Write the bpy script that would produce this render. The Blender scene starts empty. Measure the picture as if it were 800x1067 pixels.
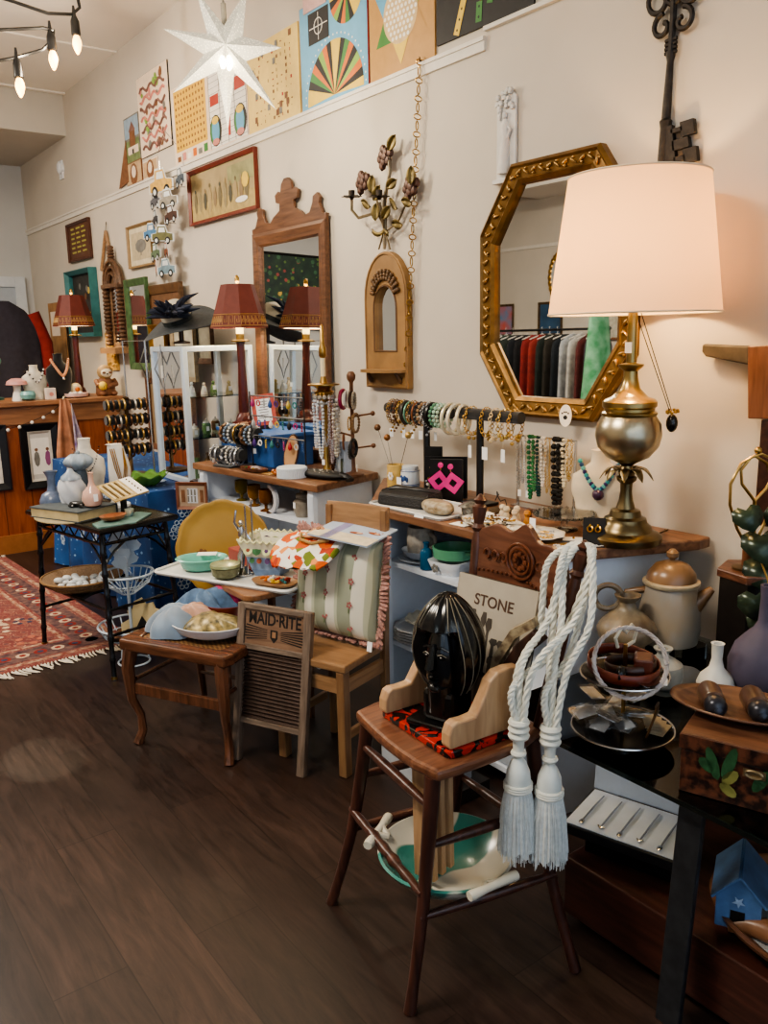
import bpy, math, random
from mathutils import Matrix, Vector
R = random.Random(7)
C = bpy.context.scene.collection
PI = math.pi
# ------------------------------------------------------------------ camera model (photo 800x1067)
FPX, PITCH, YAW, ROLL, CAMH = 870.0, math.radians(11.9), math.radians(36.6), math.radians(1.2), 1.55
_f = Vector((math.sin(YAW)*math.cos(PITCH), math.cos(YAW)*math.cos(PITCH), -math.sin(PITCH)))
_r0 = Vector((math.cos(YAW), -math.sin(YAW), 0))
_u0 = Vector((math.sin(YAW)*math.sin(PITCH), math.cos(YAW)*math.sin(PITCH), math.cos(PITCH)))
_r = _r0*math.cos(ROLL) - _u0*math.sin(ROLL)
_u = _r0*math.sin(ROLL) + _u0*math.cos(ROLL)
def at(px, py, x=None, y=None, z=None):
    d = _f + _r*((px-400)/FPX) - _u*((py-533.5)/FPX)
    t = x/d.x if x is not None else y/d.y if y is not None else (z-CAMH)/d.z
    return Vector((d.x*t, d.y*t, CAMH+d.z*t))
WX = 2.4      # the long wall stands at x = WX
def wp(px, py, x=WX):
    """a photo point on the long wall -> (y, z)"""
    p = at(px, py, x=x); return p.y, p.z
# ------------------------------------------------------------------ materials
MATS = {}
def _new(name):
    m = bpy.data.materials.new(name); m.use_nodes = True
    nt = m.node_tree; return m, nt, nt.nodes['Principled BSDF']
def rgb(c):
    if isinstance(c, str):
        c = c.lstrip('#'); c = [int(c[i:i+2], 16)/255 for i in (0, 2, 4)]
        return tuple(v/12.92 if v <= .04045 else ((v+.055)/1.055)**2.4 for v in c) + (1,)
    return tuple(c)+(1,) if len(c) == 3 else tuple(c)
def mat(col, rough=.5, metal=0, var=.12, scale=25, bump=0, emit=0, trans=0, spec=.5, col2=None, alpha=1, sheen=0):
    key = (col, rough, metal, var, scale, bump, emit, trans, spec, col2, alpha, sheen)
    if key in MATS: return MATS[key]
    m, nt, b = _new('m_'+str(len(MATS)))
    c = rgb(col); n = nt.nodes; l = nt.links
    b.inputs['Roughness'].default_value = rough; b.inputs['Metallic'].default_value = metal
    b.inputs['Specular IOR Level'].default_value = spec
    b.inputs['Base Color'].default_value = c
    if trans: b.inputs['Transmission Weight'].default_value = trans; b.inputs['IOR'].default_value = 1.3
    if alpha < 1: b.inputs['Alpha'].default_value = alpha
    if sheen: b.inputs['Sheen Weight'].default_value = sheen
    if var or bump:
        tc = n.new('ShaderNodeTexCoord'); nz = n.new('ShaderNodeTexNoise')
        nz.inputs['Scale'].default_value = scale; nz.inputs['Detail'].default_value = 4
        l.new(tc.outputs['Object'], nz.inputs['Vector'])
        if var:
            cr = n.new('ShaderNodeValToRGB'); e = cr.color_ramp.elements
            c2 = rgb(col2) if col2 else tuple(min(1, v*(1+var)+.004) for v in c[:3])+(1,)
            e[0].position = .32; e[1].position = .68
            e[0].color = tuple(v*(1-var) for v in c[:3])+(1,) if not col2 else c; e[1].color = c2
            l.new(nz.outputs['Fac'], cr.inputs['Fac']); l.new(cr.outputs['Color'], b.inputs['Base Color'])
        if bump:
            bp = n.new('ShaderNodeBump'); bp.inputs['Strength'].default_value = bump; bp.inputs['Distance'].default_value = .004
            l.new(nz.outputs['Fac'], bp.inputs['Height']); l.new(bp.outputs['Normal'], b.inputs['Normal'])
    if emit:
        b.inputs['Emission Color'].default_value = c; b.inputs['Emission Strength'].default_value = emit
    MATS[key] = m; return m
def wood(c1, c2, rough=.4, scale=6, axis=0, stretch=9):
    key = ('wood', c1, c2, rough, scale, axis, stretch)
    if key in MATS: return MATS[key]
    m, nt, b = _new('wood_'+str(len(MATS))); n = nt.nodes; l = nt.links
    tc = n.new('ShaderNodeTexCoord'); mp = n.new('ShaderNodeMapping')
    s = [stretch]*3; s[axis] = 1.0
    mp.inputs['Scale'].default_value = s
    nz = n.new('ShaderNodeTexNoise'); nz.inputs['Scale'].default_value = scale; nz.inputs['Detail'].default_value = 6; nz.inputs['Distortion'].default_value = .6
    cr = n.new('ShaderNodeValToRGB'); e = cr.color_ramp.elements
    e[0].position = .3; e[1].position = .7
    for q, c_ in ((e[0], rgb(c1)), (e[1], rgb(c2))):
        g_ = .3*c_[0]+.6*c_[1]+.1*c_[2]; q.color = tuple((v*.8+g_*.2)*.93 for v in c_[:3])+(1,)
    l.new(tc.outputs['Object'], mp.inputs['Vector']); l.new(mp.outputs['Vector'], nz.inputs['Vector'])
    l.new(nz.outputs['Fac'], cr.inputs['Fac']); l.new(cr.outputs['Color'], b.inputs['Base Color'])
    bp = n.new('ShaderNodeBump'); bp.inputs['Strength'].default_value = .15; bp.inputs['Distance'].default_value = .003
    l.new(nz.outputs['Fac'], bp.inputs['Height']); l.new(bp.outputs['Normal'], b.inputs['Normal'])
    b.inputs['Roughness'].default_value = rough
    MATS[key] = m; return m
def glass(name, tint=(1, 1, 1), fac=.12, rough=.02):
    """thin clear glass: mostly transparent with a glossy coat"""
    key = ('glass', name)
    if key in MATS: return MATS[key]
    m = bpy.data.materials.new(name); m.use_nodes = True; nt = m.node_tree; nt.nodes.clear()
    o = nt.nodes.new('ShaderNodeOutputMaterial'); t = nt.nodes.new('ShaderNodeBsdfTransparent'); g = nt.nodes.new('ShaderNodeBsdfGlossy')
    g.inputs['Roughness'].default_value = rough; t.inputs['Color'].default_value = tuple(tint)+(1,)
    x = nt.nodes.new('ShaderNodeMixShader'); fr = nt.nodes.new('ShaderNodeFresnel'); fr.inputs['IOR'].default_value = 1.5
    ad = nt.nodes.new('ShaderNodeMath'); ad.operation = 'ADD'; ad.inputs[1].default_value = fac
    nt.links.new(fr.outputs[0], ad.inputs[0]); nt.links.new(ad.outputs[0], x.inputs[0])
    nt.links.new(t.outputs[0], x.inputs[1]); nt.links.new(g.outputs[0], x.inputs[2]); nt.links.new(x.outputs[0], o.inputs[0])
    MATS[key] = m; return m
# ------------------------------------------------------------------ mesh builder
class MB:
    def __init__(s): s.v = []; s.f = []; s.mi = []; s.sm = []; s.mats = []; s.T = Matrix.Identity(4)
    def m(s, mt):
        if mt is None: return 0
        if mt not in s.mats: s.mats.append(mt)
        return s.mats.index(mt)
    def add(s, vs, fs, mt=None, smooth=True):
        b = len(s.v); s.v += [s.T @ Vector(p) for p in vs]; k = s.m(mt)
        for f in fs: s.f.append([b+i for i in f]); s.mi.append(k); s.sm.append(smooth)
        return s
    def box(s, x0, y0, z0, x1, y1, z1, mt=None):
        v = [(x, y, z) for z in (z0, z1) for y in (y0, y1) for x in (x0, x1)]
        return s.add(v, [(0, 2, 3, 1), (4, 5, 7, 6), (0, 1, 5, 4), (2, 6, 7, 3), (0, 4, 6, 2), (1, 3, 7, 5)], mt, False)
    def cbox(s, c, d, mt=None, rz=0, rx=0, ry=0):
        T = s.T; s.T = T @ Matrix.Translation(c) @ Matrix.Rotation(rz, 4, 'Z') @ Matrix.Rotation(ry, 4, 'Y') @ Matrix.Rotation(rx, 4, 'X')
        s.box(-d[0]/2, -d[1]/2, -d[2]/2, d[0]/2, d[1]/2, d[2]/2, mt); s.T = T; return s
    def quad(s, pts, mt=None): return s.add(pts, [tuple(range(len(pts)))], mt, False)
    def rect(s, u0, v0, u1, v1, w, mt=None): return s.quad([(u0, v0, w), (u1, v0, w), (u1, v1, w), (u0, v1, w)], mt)
    def disc(s, u, v, r, w, mt=None, n=12, ry=None, a0=0, a1=2*PI):
        ry = r if ry is None else ry
        if a1-a0 > 6.28: return s.quad([(u+r*math.cos(i*2*PI/n), v+ry*math.sin(i*2*PI/n), w) for i in range(n)], mt)
        return s.quad([(u, v, w)]+[(u+r*math.cos(a0+(a1-a0)*i/n), v+ry*math.sin(a0+(a1-a0)*i/n), w) for i in range(n+1)], mt)
    def prism(s, poly, z0, z1, mt=None, smooth=False):
        n = len(poly); v = [(p[0], p[1], z0) for p in poly]+[(p[0], p[1], z1) for p in poly]
        return s.add(v, [tuple(range(n))[::-1], tuple(range(n, 2*n))]+[(i, (i+1) % n, n+(i+1) % n, n+i) for i in range(n)], mt, smooth)
    def tube(s, pts, r, n=8, mt=None, closed=False, caps=True):
        P = [Vector(p) for p in pts]; k = len(P); rr = r if isinstance(r, (list, tuple)) else [r]*k
        v = []; up = None
        for i in range(k):
            a = P[i-1] if (i > 0 or closed) else P[i]; b = P[(i+1) % k] if (i < k-1 or closed) else P[i]
            t = (b-a); t = t.normalized() if t.length > 1e-9 else Vector((0, 0, 1))
            if up is None: up = Vector((0, 0, 1)) if abs(t.z) < .9 else Vector((1, 0, 0))
            e = t.cross(up); e = e.normalized() if e.length > 1e-6 else t.orthogonal().normalized(); up = e.cross(t)
            for j in range(n):
                q = 2*PI*j/n; v.append(P[i]+(e*math.cos(q)+up*math.sin(q))*rr[i])
        f = []
        for i in range(k if closed else k-1):
            for j in range(n):
                a = i*n+j; b = i*n+(j+1) % n; i2 = (i+1) % k
                f.append((a, b, i2*n+(j+1) % n, i2*n+j))
        if caps and not closed: f += [tuple(range(n))[::-1], tuple(range((k-1)*n, k*n))]
        return s.add(v, f, mt)
    def cyl(s, a, b, ra, rb=None, n=16, mt=None): return s.tube([a, b], [ra, ra if rb is None else rb], n, mt)
    def lathe(s, prof, n=24, mt=None, c=(0, 0, 0), sx=1, sy=1):
        v = []; f = []
        for r, z in prof:
            r = max(r, 1e-4)
            for j in range(n): q = 2*PI*j/n; v.append((c[0]+sx*r*math.cos(q), c[1]+sy*r*math.sin(q), c[2]+z))
        for i in range(len(prof)-1):
            for j in range(n): f.append((i*n+j, i*n+(j+1) % n, (i+1)*n+(j+1) % n, (i+1)*n+j))
        f.append(tuple(range(n))[::-1]); k = (len(prof)-1)*n; f.append(tuple(range(k, k+n)))
        return s.add(v, f, mt)
    def ball(s, c, r, n=10, mt=None):
        r = r if isinstance(r, (list, tuple)) else (r, r, r); h = max(4, n//2+1)
        v = [(c[0], c[1], c[2]-r[2])]; f = []
        for i in range(1, h):
            a = -PI/2+PI*i/h
            for j in range(n): q = 2*PI*j/n; v.append((c[0]+r[0]*math.cos(a)*math.cos(q), c[1]+r[1]*math.cos(a)*math.sin(q), c[2]+r[2]*math.sin(a)))
        v.append((c[0], c[1], c[2]+r[2])); t = len(v)-1
        for j in range(n): f.append((0, 1+(j+1) % n, 1+j)); f.append((t, t-n+j, t-n+(j+1) % n))
        for i in range(h-2):
            for j in range(n): a = 1+i*n; f.append((a+j, a+(j+1) % n, a+n+(j+1) % n, a+n+j))
        return s.add(v, f, mt)
    def torus(s, c, Rr, r, n=24, k=8, mt=None, axis='z', sx=1, sy=1):
        P = []
        for i in range(n):
            q = 2*PI*i/n; a, b = sx*Rr*math.cos(q), sy*Rr*math.sin(q)
            P.append({'z': (c[0]+a, c[1]+b, c[2]), 'y': (c[0]+a, c[1], c[2]+b), 'x': (c[0], c[1]+a, c[2]+b)}[axis])
        return s.tube(P, r, k, mt, closed=True)
    def surf(s, fn, nu, nv, mt=None, cu=False):
        v = [fn(i/nu, j/nv) for i in range(nu+(0 if cu else 1)) for j in range(nv+1)]; f = []
        kk = nu if cu else nu+1
        for i in range(nu):
            for j in range(nv):
                a = i*(nv+1)+j; b = ((i+1) % kk)*(nv+1)+j; f.append((a, b, b+1, a+1))
        return s.add(v, f, mt)
    def build(s, name, mt=None, parent=None, bev=0, sub=0, solid=0, loc=None, rz=None, angle=40):
        assert max(max(f) for f in s.f) < len(s.v), name
        me = bpy.data.meshes.new(name); me.from_pydata([tuple(p) for p in s.v], [], s.f)
        ml = list(s.mats)
        if mt is not None and None not in ml and not ml: ml = [mt]
        elif mt is not None and ml: ml = ml
        for q in ml: me.materials.append(q)
        me.polygons.foreach_set('material_index', s.mi); me.polygons.foreach_set('use_smooth', s.sm if not sub else [True]*len(s.f))
        me.update()
        if any(s.sm) and not sub: me.set_sharp_from_angle(angle=math.radians(angle))
        o = bpy.data.objects.new(name, me); C.objects.link(o)
        if parent: o.parent = parent
        if solid: q = o.modifiers.new('s', 'SOLIDIFY'); q.thickness = solid; q.offset = 0
        if bev: q = o.modifiers.new('b', 'BEVEL'); q.width = bev; q.segments = 2; q.limit_method = 'ANGLE'; q.angle_limit = .7
        if sub: q = o.modifiers.new('u', 'SUBSURF'); q.levels = sub; q.render_levels = sub
        if loc is not None: o.location = loc
        if rz: o.rotation_euler[2] = rz
        return o
def tag(o, label, cat, group=None):
    o['label'] = label; o['category'] = cat
    if group: o['group'] = group
    return o
def thing(name, label, cat, loc=(0, 0, 0), rz=0, group=None, rot=None):
    o = bpy.data.objects.new(name, None); C.objects.link(o); o.empty_display_size = .05
    o.location = loc; o.rotation_euler = rot if rot else (0, 0, rz)
    return tag(o, label, cat, group)
def struct(name, mb, mt, **k):
    o = mb.build(name, mt, **k); o['kind'] = 'structure'; return o
def dup(root, loc=None, rz=None, label=None, group=None):
    r = root.copy(); C.objects.link(r)
    if loc is not None: r.location = loc
    if rz is not None: r.rotation_euler[2] = rz
    if label: r['label'] = label
    if group: r['group'] = group
    for ch in list(root.children):
        c = ch.copy(); C.objects.link(c); c.parent = r
        for g in ch.children:
            d = g.copy(); C.objects.link(d); d.parent = c
    return r
# local frame on the long wall: u right in the photo (-Y), v up (Z), w out of the wall (-X)
WROT = Matrix(((0, 0, -1), (-1, 0, 0), (0, 1, 0))).to_euler()
def wthing(name, label, cat, y, z, off=.004, group=None, tilt=0, x=WX):
    o = thing(name, label, cat, (x-off, y, z), group=group)
    o.rotation_euler = (Matrix(((0, 0, -1), (-1, 0, 0), (0, 1, 0))) @ Matrix.Rotation(tilt, 3, 'Z')).to_euler(); return o
def uv(px, py, y, z, x=WX):
    p = at(px, py, x=x); return (y-p.y, p.z-z)
_font = None
def text_mesh(txt, size, depth=.001, weight=0):
    cu = bpy.data.curves.new('lettering', 'FONT'); cu.body = txt; cu.size = size; cu.align_x = 'CENTER'; cu.align_y = 'CENTER'
    cu.extrude = depth; cu.offset = weight
    o = bpy.data.objects.new('lettering', cu); C.objects.link(o)
    dg = bpy.context.evaluated_depsgraph_get(); me = bpy.data.meshes.new_from_object(o.evaluated_get(dg))
    bpy.data.objects.remove(o); bpy.data.curves.remove(cu)
    return me
def lettering(txt, size, mt, parent, M, sx=1, name='lettering', weight=0, depth=.0006):
    me = text_mesh(txt, size, depth, weight); me.materials.clear(); me.materials.append(mt)
    me.transform(M @ Matrix.Diagonal((sx, 1, 1, 1)))
    o = bpy.data.objects.new(name, me); C.objects.link(o); o.parent = parent; return o
ORD = ['first', 'second', 'third', 'fourth', 'fifth', 'sixth', 'seventh', 'eighth', 'ninth', 'tenth', 'eleventh', 'twelfth', 'thirteenth', 'fourteenth', 'fifteenth', 'sixteenth', 'seventeenth']
def T(x, y, z): return Matrix.Translation((x, y, z))
def RX(a): return Matrix.Rotation(a, 4, 'X')
def RY(a): return Matrix.Rotation(a, 4, 'Y')
def RZ(a): return Matrix.Rotation(a, 4, 'Z')
def S(x, y, z): return Matrix.Diagonal((x, y, z, 1))
def frame_ring(mb, w, h, fw, d, mt, prof=None):
    """a mitred picture frame centred on 0, outer size w x h, in the u/v plane, depth d; prof = [(inset 0..1, height 0..1)]"""
    prof = prof or [(0, 0), (0, 1), (.15, 1), (1, .55), (1, 0)]
    vs = []; k = len(prof)
    for cx, cy in ((-1, -1), (1, -1), (1, 1), (-1, 1)):
        for a, b in prof: vs.append((cx*(w/2-fw*a), cy*(h/2-fw*a), b*d))
    fs = []
    for i in range(4):
        for j in range(k-1): a = i*k+j; b = ((i+1) % 4)*k+j; fs.append((a, b, b+1, a+1))
    mb.add(vs, fs, mt, False); return mb
# ------------------------------------------------------------------ palette
M_WALL = mat('#c6bdb0', .85, var=.03, scale=3, bump=.05)
M_CEIL = mat('#e4ddd2', .9, var=.03, scale=2)
M_WHITE = mat('#dfe2e6', .5, var=.03, scale=12)
M_TRIM = mat('#d6d0c6', .6, var=.03)
M_BLACK = mat('#0b0b0d', .35, var=.2)
M_VELVET = mat('#08080a', .95, var=.2, sheen=.3)
M_PAPER = mat('#ece8df', .8, var=.03)
M_CREAM = mat('#dccfae', .7, var=.05)
M_GOLD = mat('#b98f45', .3, 1, var=.15)
M_BRASS = mat('#a8874e', .28, 1, var=.2, scale=14)
M_SILVER = mat('#c2c2c4', .22, 1, var=.08)
M_BRONZE = mat('#5f4a30', .4, .8, var=.3)
M_IRON = mat('#2c2622', .5, .5, var=.3, scale=60, bump=.3)
M_STRING = mat('#c9c4b8', .8, var=0)
M_OAK = wood('#573318', '#7f5230', .35)
M_OAKZ = wood('#4c2912', '#7d4a22', .35, axis=2)
M_OAKX = wood('#553218', '#7d5030', .35, axis=0)
M_OAKY = wood('#5a3317', '#94602f', .4, axis=1)
M_WALNZ = wood('#2e1710', '#4d2a1c', .32, axis=2)
M_WALNY = wood('#4a2614', '#7a4524', .35, axis=1, scale=9)
M_PINEZ = wood('#6d3617', '#99572a', .45, axis=2, scale=4)
M_PINEX = wood('#7d4a22', '#a86c36', .45, axis=0, scale=4)
M_TANY = wood('#8a6238', '#a87c4c', .35, axis=1)
M_TANX = wood('#8a6238', '#a87c4c', .35, axis=0)
M_LIGHTW = wood('#a8794a', '#c59a66', .4, axis=2)
M_TOP = wood('#6a3e22', '#9c6a3f', .4, axis=1, scale=5)
M_GLASS = glass('clear_glass', (.97, .99, .98), .02)
M_MIRROR = None
def _mir():
    m, nt, b = _new('mirror_glass'); b.inputs['Base Color'].default_value = (.82, .83, .82, 1); b.inputs['Metallic'].default_value = 1
    b.inputs['Roughness'].default_value = .015; return m
M_MIRROR = _mir()
M_PEARL = mat('#d9d4cc', .25, var=.05)
M_TAG = mat('#f2f2f2', .7, var=0)
# ------------------------------------------------------------------ camera
cam = bpy.data.cameras.new('camera'); co = bpy.data.objects.new('camera', cam); C.objects.link(co)
cam.sensor_fit = 'HORIZONTAL'; cam.sensor_width = 36; cam.lens = FPX/800*36; cam.clip_start = .05
Mx = Matrix.Identity(4)
for i in range(3): Mx[i][0] = _r[i]; Mx[i][1] = _u[i]; Mx[i][2] = -_f[i]
Mx[2][3] = CAMH; co.matrix_world = Mx
bpy.context.scene.camera = co
# ------------------------------------------------------------------ room shell
XL, YB, YF, ZC = -3.4, 9.1, -2.2, 3.57
def floor_mat():
    m, nt, b = _new('dark_plank_floor'); n = nt.nodes; l = nt.links
    tc = n.new('ShaderNodeTexCoord'); mp = n.new('ShaderNodeMapping'); mp.inputs['Rotation'].default_value = (0, 0, PI/2)
    br = n.new('ShaderNodeTexBrick'); br.inputs['Scale'].default_value = 1; br.inputs['Brick Width'].default_value = 1.25; br.inputs['Row Height'].default_value = .185
    br.inputs['Mortar Size'].default_value = .0018; br.inputs['Color1'].default_value = rgb('#45322a'); br.inputs['Color2'].default_value = rgb('#352620'); br.inputs['Mortar'].default_value = rgb('#291c14')
    l.new(tc.outputs['Object'], mp.inputs['Vector']); l.new(mp.outputs['Vector'], br.inputs['Vector'])
    m2 = n.new('ShaderNodeMapping'); m2.inputs['Scale'].default_value = (9, 1, 1)
    nz = n.new('ShaderNodeTexNoise'); nz.inputs['Scale'].default_value = 3.2; nz.inputs['Detail'].default_value = 9; nz.inputs['Roughness'].default_value = .7; nz.inputs['Distortion'].default_value = 1.0
    l.new(tc.outputs['Object'], m2.inputs['Vector']); l.new(m2.outputs['Vector'], nz.inputs['Vector'])
    cr = n.new('ShaderNodeValToRGB'); e = cr.color_ramp.elements; e[0].position = .3; e[1].position = .72; e[0].color = rgb('#5e5a58'); e[1].color = rgb('#ffffff')
    l.new(nz.outputs['Fac'], cr.inputs['Fac'])
    mx = n.new('ShaderNodeMix'); mx.data_type = 'RGBA'; mx.blend_type = 'MULTIPLY'; mx.inputs[0].default_value = .85
    l.new(br.outputs['Color'], mx.inputs[6]); l.new(cr.outputs['Color'], mx.inputs[7])
    n2 = n.new('ShaderNodeTexNoise'); n2.inputs['Scale'].default_value = 2.2; n2.inputs['Detail'].default_value = 3
    l.new(tc.outputs['Object'], n2.inputs['Vector'])
    m3 = n.new('ShaderNodeMix'); m3.data_type = 'RGBA'; m3.blend_type = 'OVERLAY'; m3.inputs[0].default_value = .55
    l.new(mx.outputs[2], m3.inputs[6]); l.new(n2.outputs['Fac'], m3.inputs[7]); l.new(m3.outputs[2], b.inputs['Base Color'])
    rr = n.new('ShaderNodeMapRange'); rr.inputs[3].default_value = .28; rr.inputs[4].default_value = .5; l.new(nz.outputs['Fac'], rr.inputs[0]); l.new(rr.outputs[0], b.inputs['Roughness'])
    bp = n.new('ShaderNodeBump'); bp.inputs['Strength'].default_value = .25; bp.inputs['Distance'].default_value = .002
    l.new(mx.outputs[2], bp.inputs['Height']); l.new(bp.outputs['Normal'], b.inputs['Normal'])
    b.inputs['Specular IOR Level'].default_value = .4
    return m
struct('floor', MB().box(XL, YF, -.05, WX, YB, 0), floor_mat())
cl = MB().box(XL, YF, ZC, WX, YB, ZC+.05)
cl_o = struct('ceiling', cl, M_CEIL)
bt = MB()
for k in range(7): bt.box(XL, .2+k*1.22, ZC-.012, WX-.001, .24+k*1.22, ZC-.0005)
for k in range(4): bt.box(WX-1.25-k*1.22, YF, ZC-.011, WX-1.21-k*1.22, YB, ZC-.0005)
struct('trim_1', bt, M_CEIL)
struct('wall_right', MB().box(WX, YF, 0, WX+.1, YB, ZC), M_WALL)
struct('wall_back', MB().box(XL, YB, 0, WX, YB+.1, ZC), mat('#bdbcb9', .85, var=.03, scale=3))
struct('wall_left', MB().box(XL-.1, YF, 0, XL, YB, ZC), M_WALL)
fw = MB()   # shop front: low wall, piers and header round two big openings
fw.box(XL, YF-.1, 0, WX, YF, .45); fw.box(XL, YF-.1, 3.0, WX, YF, ZC)
for x in (XL, -.75, WX-.25): fw.box(x, YF-.1, .45, x+.25, YF, 3.0)
struct('wall_front', fw, M_WALL)
struct('trim_2', MB().box(XL, 7.6, 3.25, WX, YB, ZC-.001), mat('#c3bcb0', .9, var=.03, scale=3))      # dropped soffit over the far end
struct('trim_3', MB().box(XL, YF, 3.18, XL+.75, 7.6, ZC-.001), M_CEIL)                                        # soffit on the opposite side
pr = MB()  # picture rail with its step
pr.box(WX-.018, 2.52, 2.635, WX, YB, 2.65); pr.box(WX-.012, 2.52, 2.60, WX, YB, 2.635)
struct('trim_4', pr, M_TRIM)
struct('trim_5', MB().box(WX-.018, YF, 2.665, WX, 2.52, 2.68), M_TRIM)
struct('baseboard_right', MB().box(WX-.015, YF, 0, WX, YB, .12), M_TRIM)
struct('trim_6', MB().box(XL, YF, 2.6, XL+.015, YB, 2.64), M_TRIM)
# far door in the back wall
d = struct('door_1', MB().box(1.35, YB-.03, 0, 2.22, YB-.002, 2.1), mat('#a9b0b8', .5, var=.03))
dk = MB().box(1.25, YB-.05, 0, 1.35, YB-.001, 2.2).box(2.22, YB-.05, 0, 2.32, YB-.001, 2.2).box(1.35, YB-.05, 2.1, 2.22, YB-.001, 2.2)
o = dk.build('door_frame', mat('#c7ccd0', .5, var=.03), parent=d, bev=.004)
o = MB().ball((1.43, YB-.08, 1.0), .03).cyl((1.43, YB-.08, 1.0), (1.43, YB-.03, 1.0), .012).build('door_knob', M_BRASS, parent=d)
# ------------------------------------------------------------------ daylight, lamps and added fill lights
w = bpy.data.worlds.new('daylight'); bpy.context.scene.world = w; w.use_nodes = True
w.node_tree.nodes['Background'].inputs[0].default_value = (.62, .78, 1, 1); w.node_tree.nodes['Background'].inputs[1].default_value = 1.0
def area(name, loc, rot, sx, sy, power, col):
    L = bpy.data.lights.new(name, 'AREA'); L.shape = 'RECTANGLE'; L.size = sx; L.size_y = sy; L.energy = power; L.color = col
    o = bpy.data.objects.new(name, L); C.objects.link(o); o.location = loc; o.rotation_euler = rot; return o
def point(name, loc, power, col, r=.05):
    L = bpy.data.lights.new(name, 'POINT'); L.energy = power; L.color = col; L.shadow_soft_size = r
    o = bpy.data.objects.new(name, L); C.objects.link(o); o.location = loc; return o
area('window_daylight', (-1.9, YF-.02, 1.75), (PI/2, 0, 0), 2.3, 2.5, 300, (.62, .8, 1))
area('window_daylight', (.75, YF-.02, 1.75), (PI/2, 0, 0), 2.5, 2.5, 280, (.66, .82, 1))
for q in bpy.data.objects:
    if q.name.startswith('window_daylight'): q.rotation_euler = (PI/2+.22, 0, PI) if False else (-PI/2-.25, 0, 0)
area('ceiling_fill', (-.6, 2.2, 3.5), (0, 0, 0), .6, 1.2, 90, (1, .88, .72))  # added soft fill below the ceiling for room ambient, no fixture here
area('ceiling_fill', (-.6, 6.2, 3.5), (0, 0, 0), .6, 1.2, 80, (1, .88, .72))  # second added ambient fill, further back
point('hall_fill', (.1, 5.3, 3.0), 45, (1, .93, .84), .12)  # added fill without a fitting, brightens the far ceiling and soffit
vs = bpy.context.scene.view_settings; vs.view_transform = 'AgX'; vs.look = 'AgX - Medium High Contrast'; vs.exposure = .6
bpy.context.scene.cycles.transparent_max_bounces = 24
# =================================================================== THINGS ON THE LONG WALL
def board(name, label, quad, base, draw=None, th=.006, cat='board', group=None, edge=None, z0=None):
    """flat board on the wall; quad = photo x of left/right edge and y of bottom/top at those edges; draw(mb, W, H) adds its printed pattern"""
    (xl, yl0, yl1), (xr, yr0, yr1) = quad
    y0, zb = wp(xl, yl1); y1, zb2 = wp(xr, yr1); zt = (wp(xl, yl0)[1]+wp(xr, yr0)[1])/2
    zb = (zb+zb2)/2 if z0 is None else z0
    Wd, H = y0-y1, zt-zb
    t = wthing(name, label, cat, y0, zb, group=group)
    mb = MB(); mb.box(0, 0, -.002, Wd, H, th, edge or base); mb.build('backing_board', None, t)
    if draw:
        p = MB(); p.T = T(0, 0, th+.0003); p.rect(.001, .001, Wd-.001, H-.001, 0, base); p.T = T(0, 0, th+.0008); draw(p, Wd, H); p.build('printed_face', None, t)
    return t
c_red, c_org, c_yel, c_grn, c_blu, c_blk, c_tan = [mat(c, .6, var=.05) for c in ('#a83222', '#c96a24', '#d8b848', '#3f7a3c', '#5fa0c4', '#16161a', '#b58a50')]
c_lime = mat('#7fa548', .6, var=.05); c_pale = mat('#e0cdb8', .7, var=.06); c_wht = mat('#e6e2da', .7, var=.03); c_brn = mat('#7a5236', .7, var=.2); c_gry = mat('#77756f', .7, var=.2); c_pink = mat('#c98478', .7, var=.1); c_mau = mat('#7a5a52', .7, var=.2)
def d_maze(p, W, H):
    r = random.Random(3)
    for k in range(7):                       # winding track
        pts = [(W*(.1+.8*i/14), H*(.1+.12*k+.035*math.sin(i*1.3+k*2)), 0) for i in range(15)]
        p.tube([(a, b, .0005) for a, b, c in pts], .010, 4, c_pink if k % 2 else c_mau)
    for k in range(40):
        x, y = W*r.uniform(.1, .9), H*r.uniform(.07, .93)
        p.disc(x, y, r.uniform(.012, .03), .0015+.0001*k, [c_brn, c_gry, c_lime, c_pink, c_mau][k % 5], 9, ry=r.uniform(.012, .03))
def d_castle(p, W, H):
    p.rect(.01, H*.55, W-.01, H-.01, 0, mat('#8fa3b4', .7)); p.rect(.01, .01, W-.01, H*.5, 0, mat('#6e7d52', .7, var=.3))
    p.rect(W*.35, H*.3, W*.72, H*.68, .0006, c_brn); p.quad([(W*.3, H*.68, .001), (W*.77, H*.68, .001), (W*.54, H*.88, .001)], c_mau)
    p.rect(W*.2, H*.2, W*.9, H*.36, .0012, c_pale); p.rect(W*.48, H*.2, W*.6, H*.3, .0018, c_blk)
def d_card(p, W, H):
    p.rect(.008, .008, W-.008, H-.008, 0, mat('#b99c78', .7)); p.disc(W*.5, H*.45, W*.25, .0006, c_brn, 10); p.disc(W*.5, H*.55, W*.14, .0012, c_pale, 10)
def d_numbers(p, W, H):
    p.rect(W*.06, H*.16, W*.94, H*.97, 0, mat('#d8ac3e', .6, var=.05))
    for i in range(10):
        for j in range(9): p.rect(W*(.1+.083*i), H*(.2+.083*j), W*(.135+.083*i), H*(.235+.083*j), .0006, c_brn)
    for i, q in enumerate((c_brn, c_pink, c_wht, c_org, c_gry, c_grn)): p.rect(W*(.08+.15*i), H*.03, W*(.18+.15*i), H*(.1+.03*(i % 2)), .0006, q)
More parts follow.
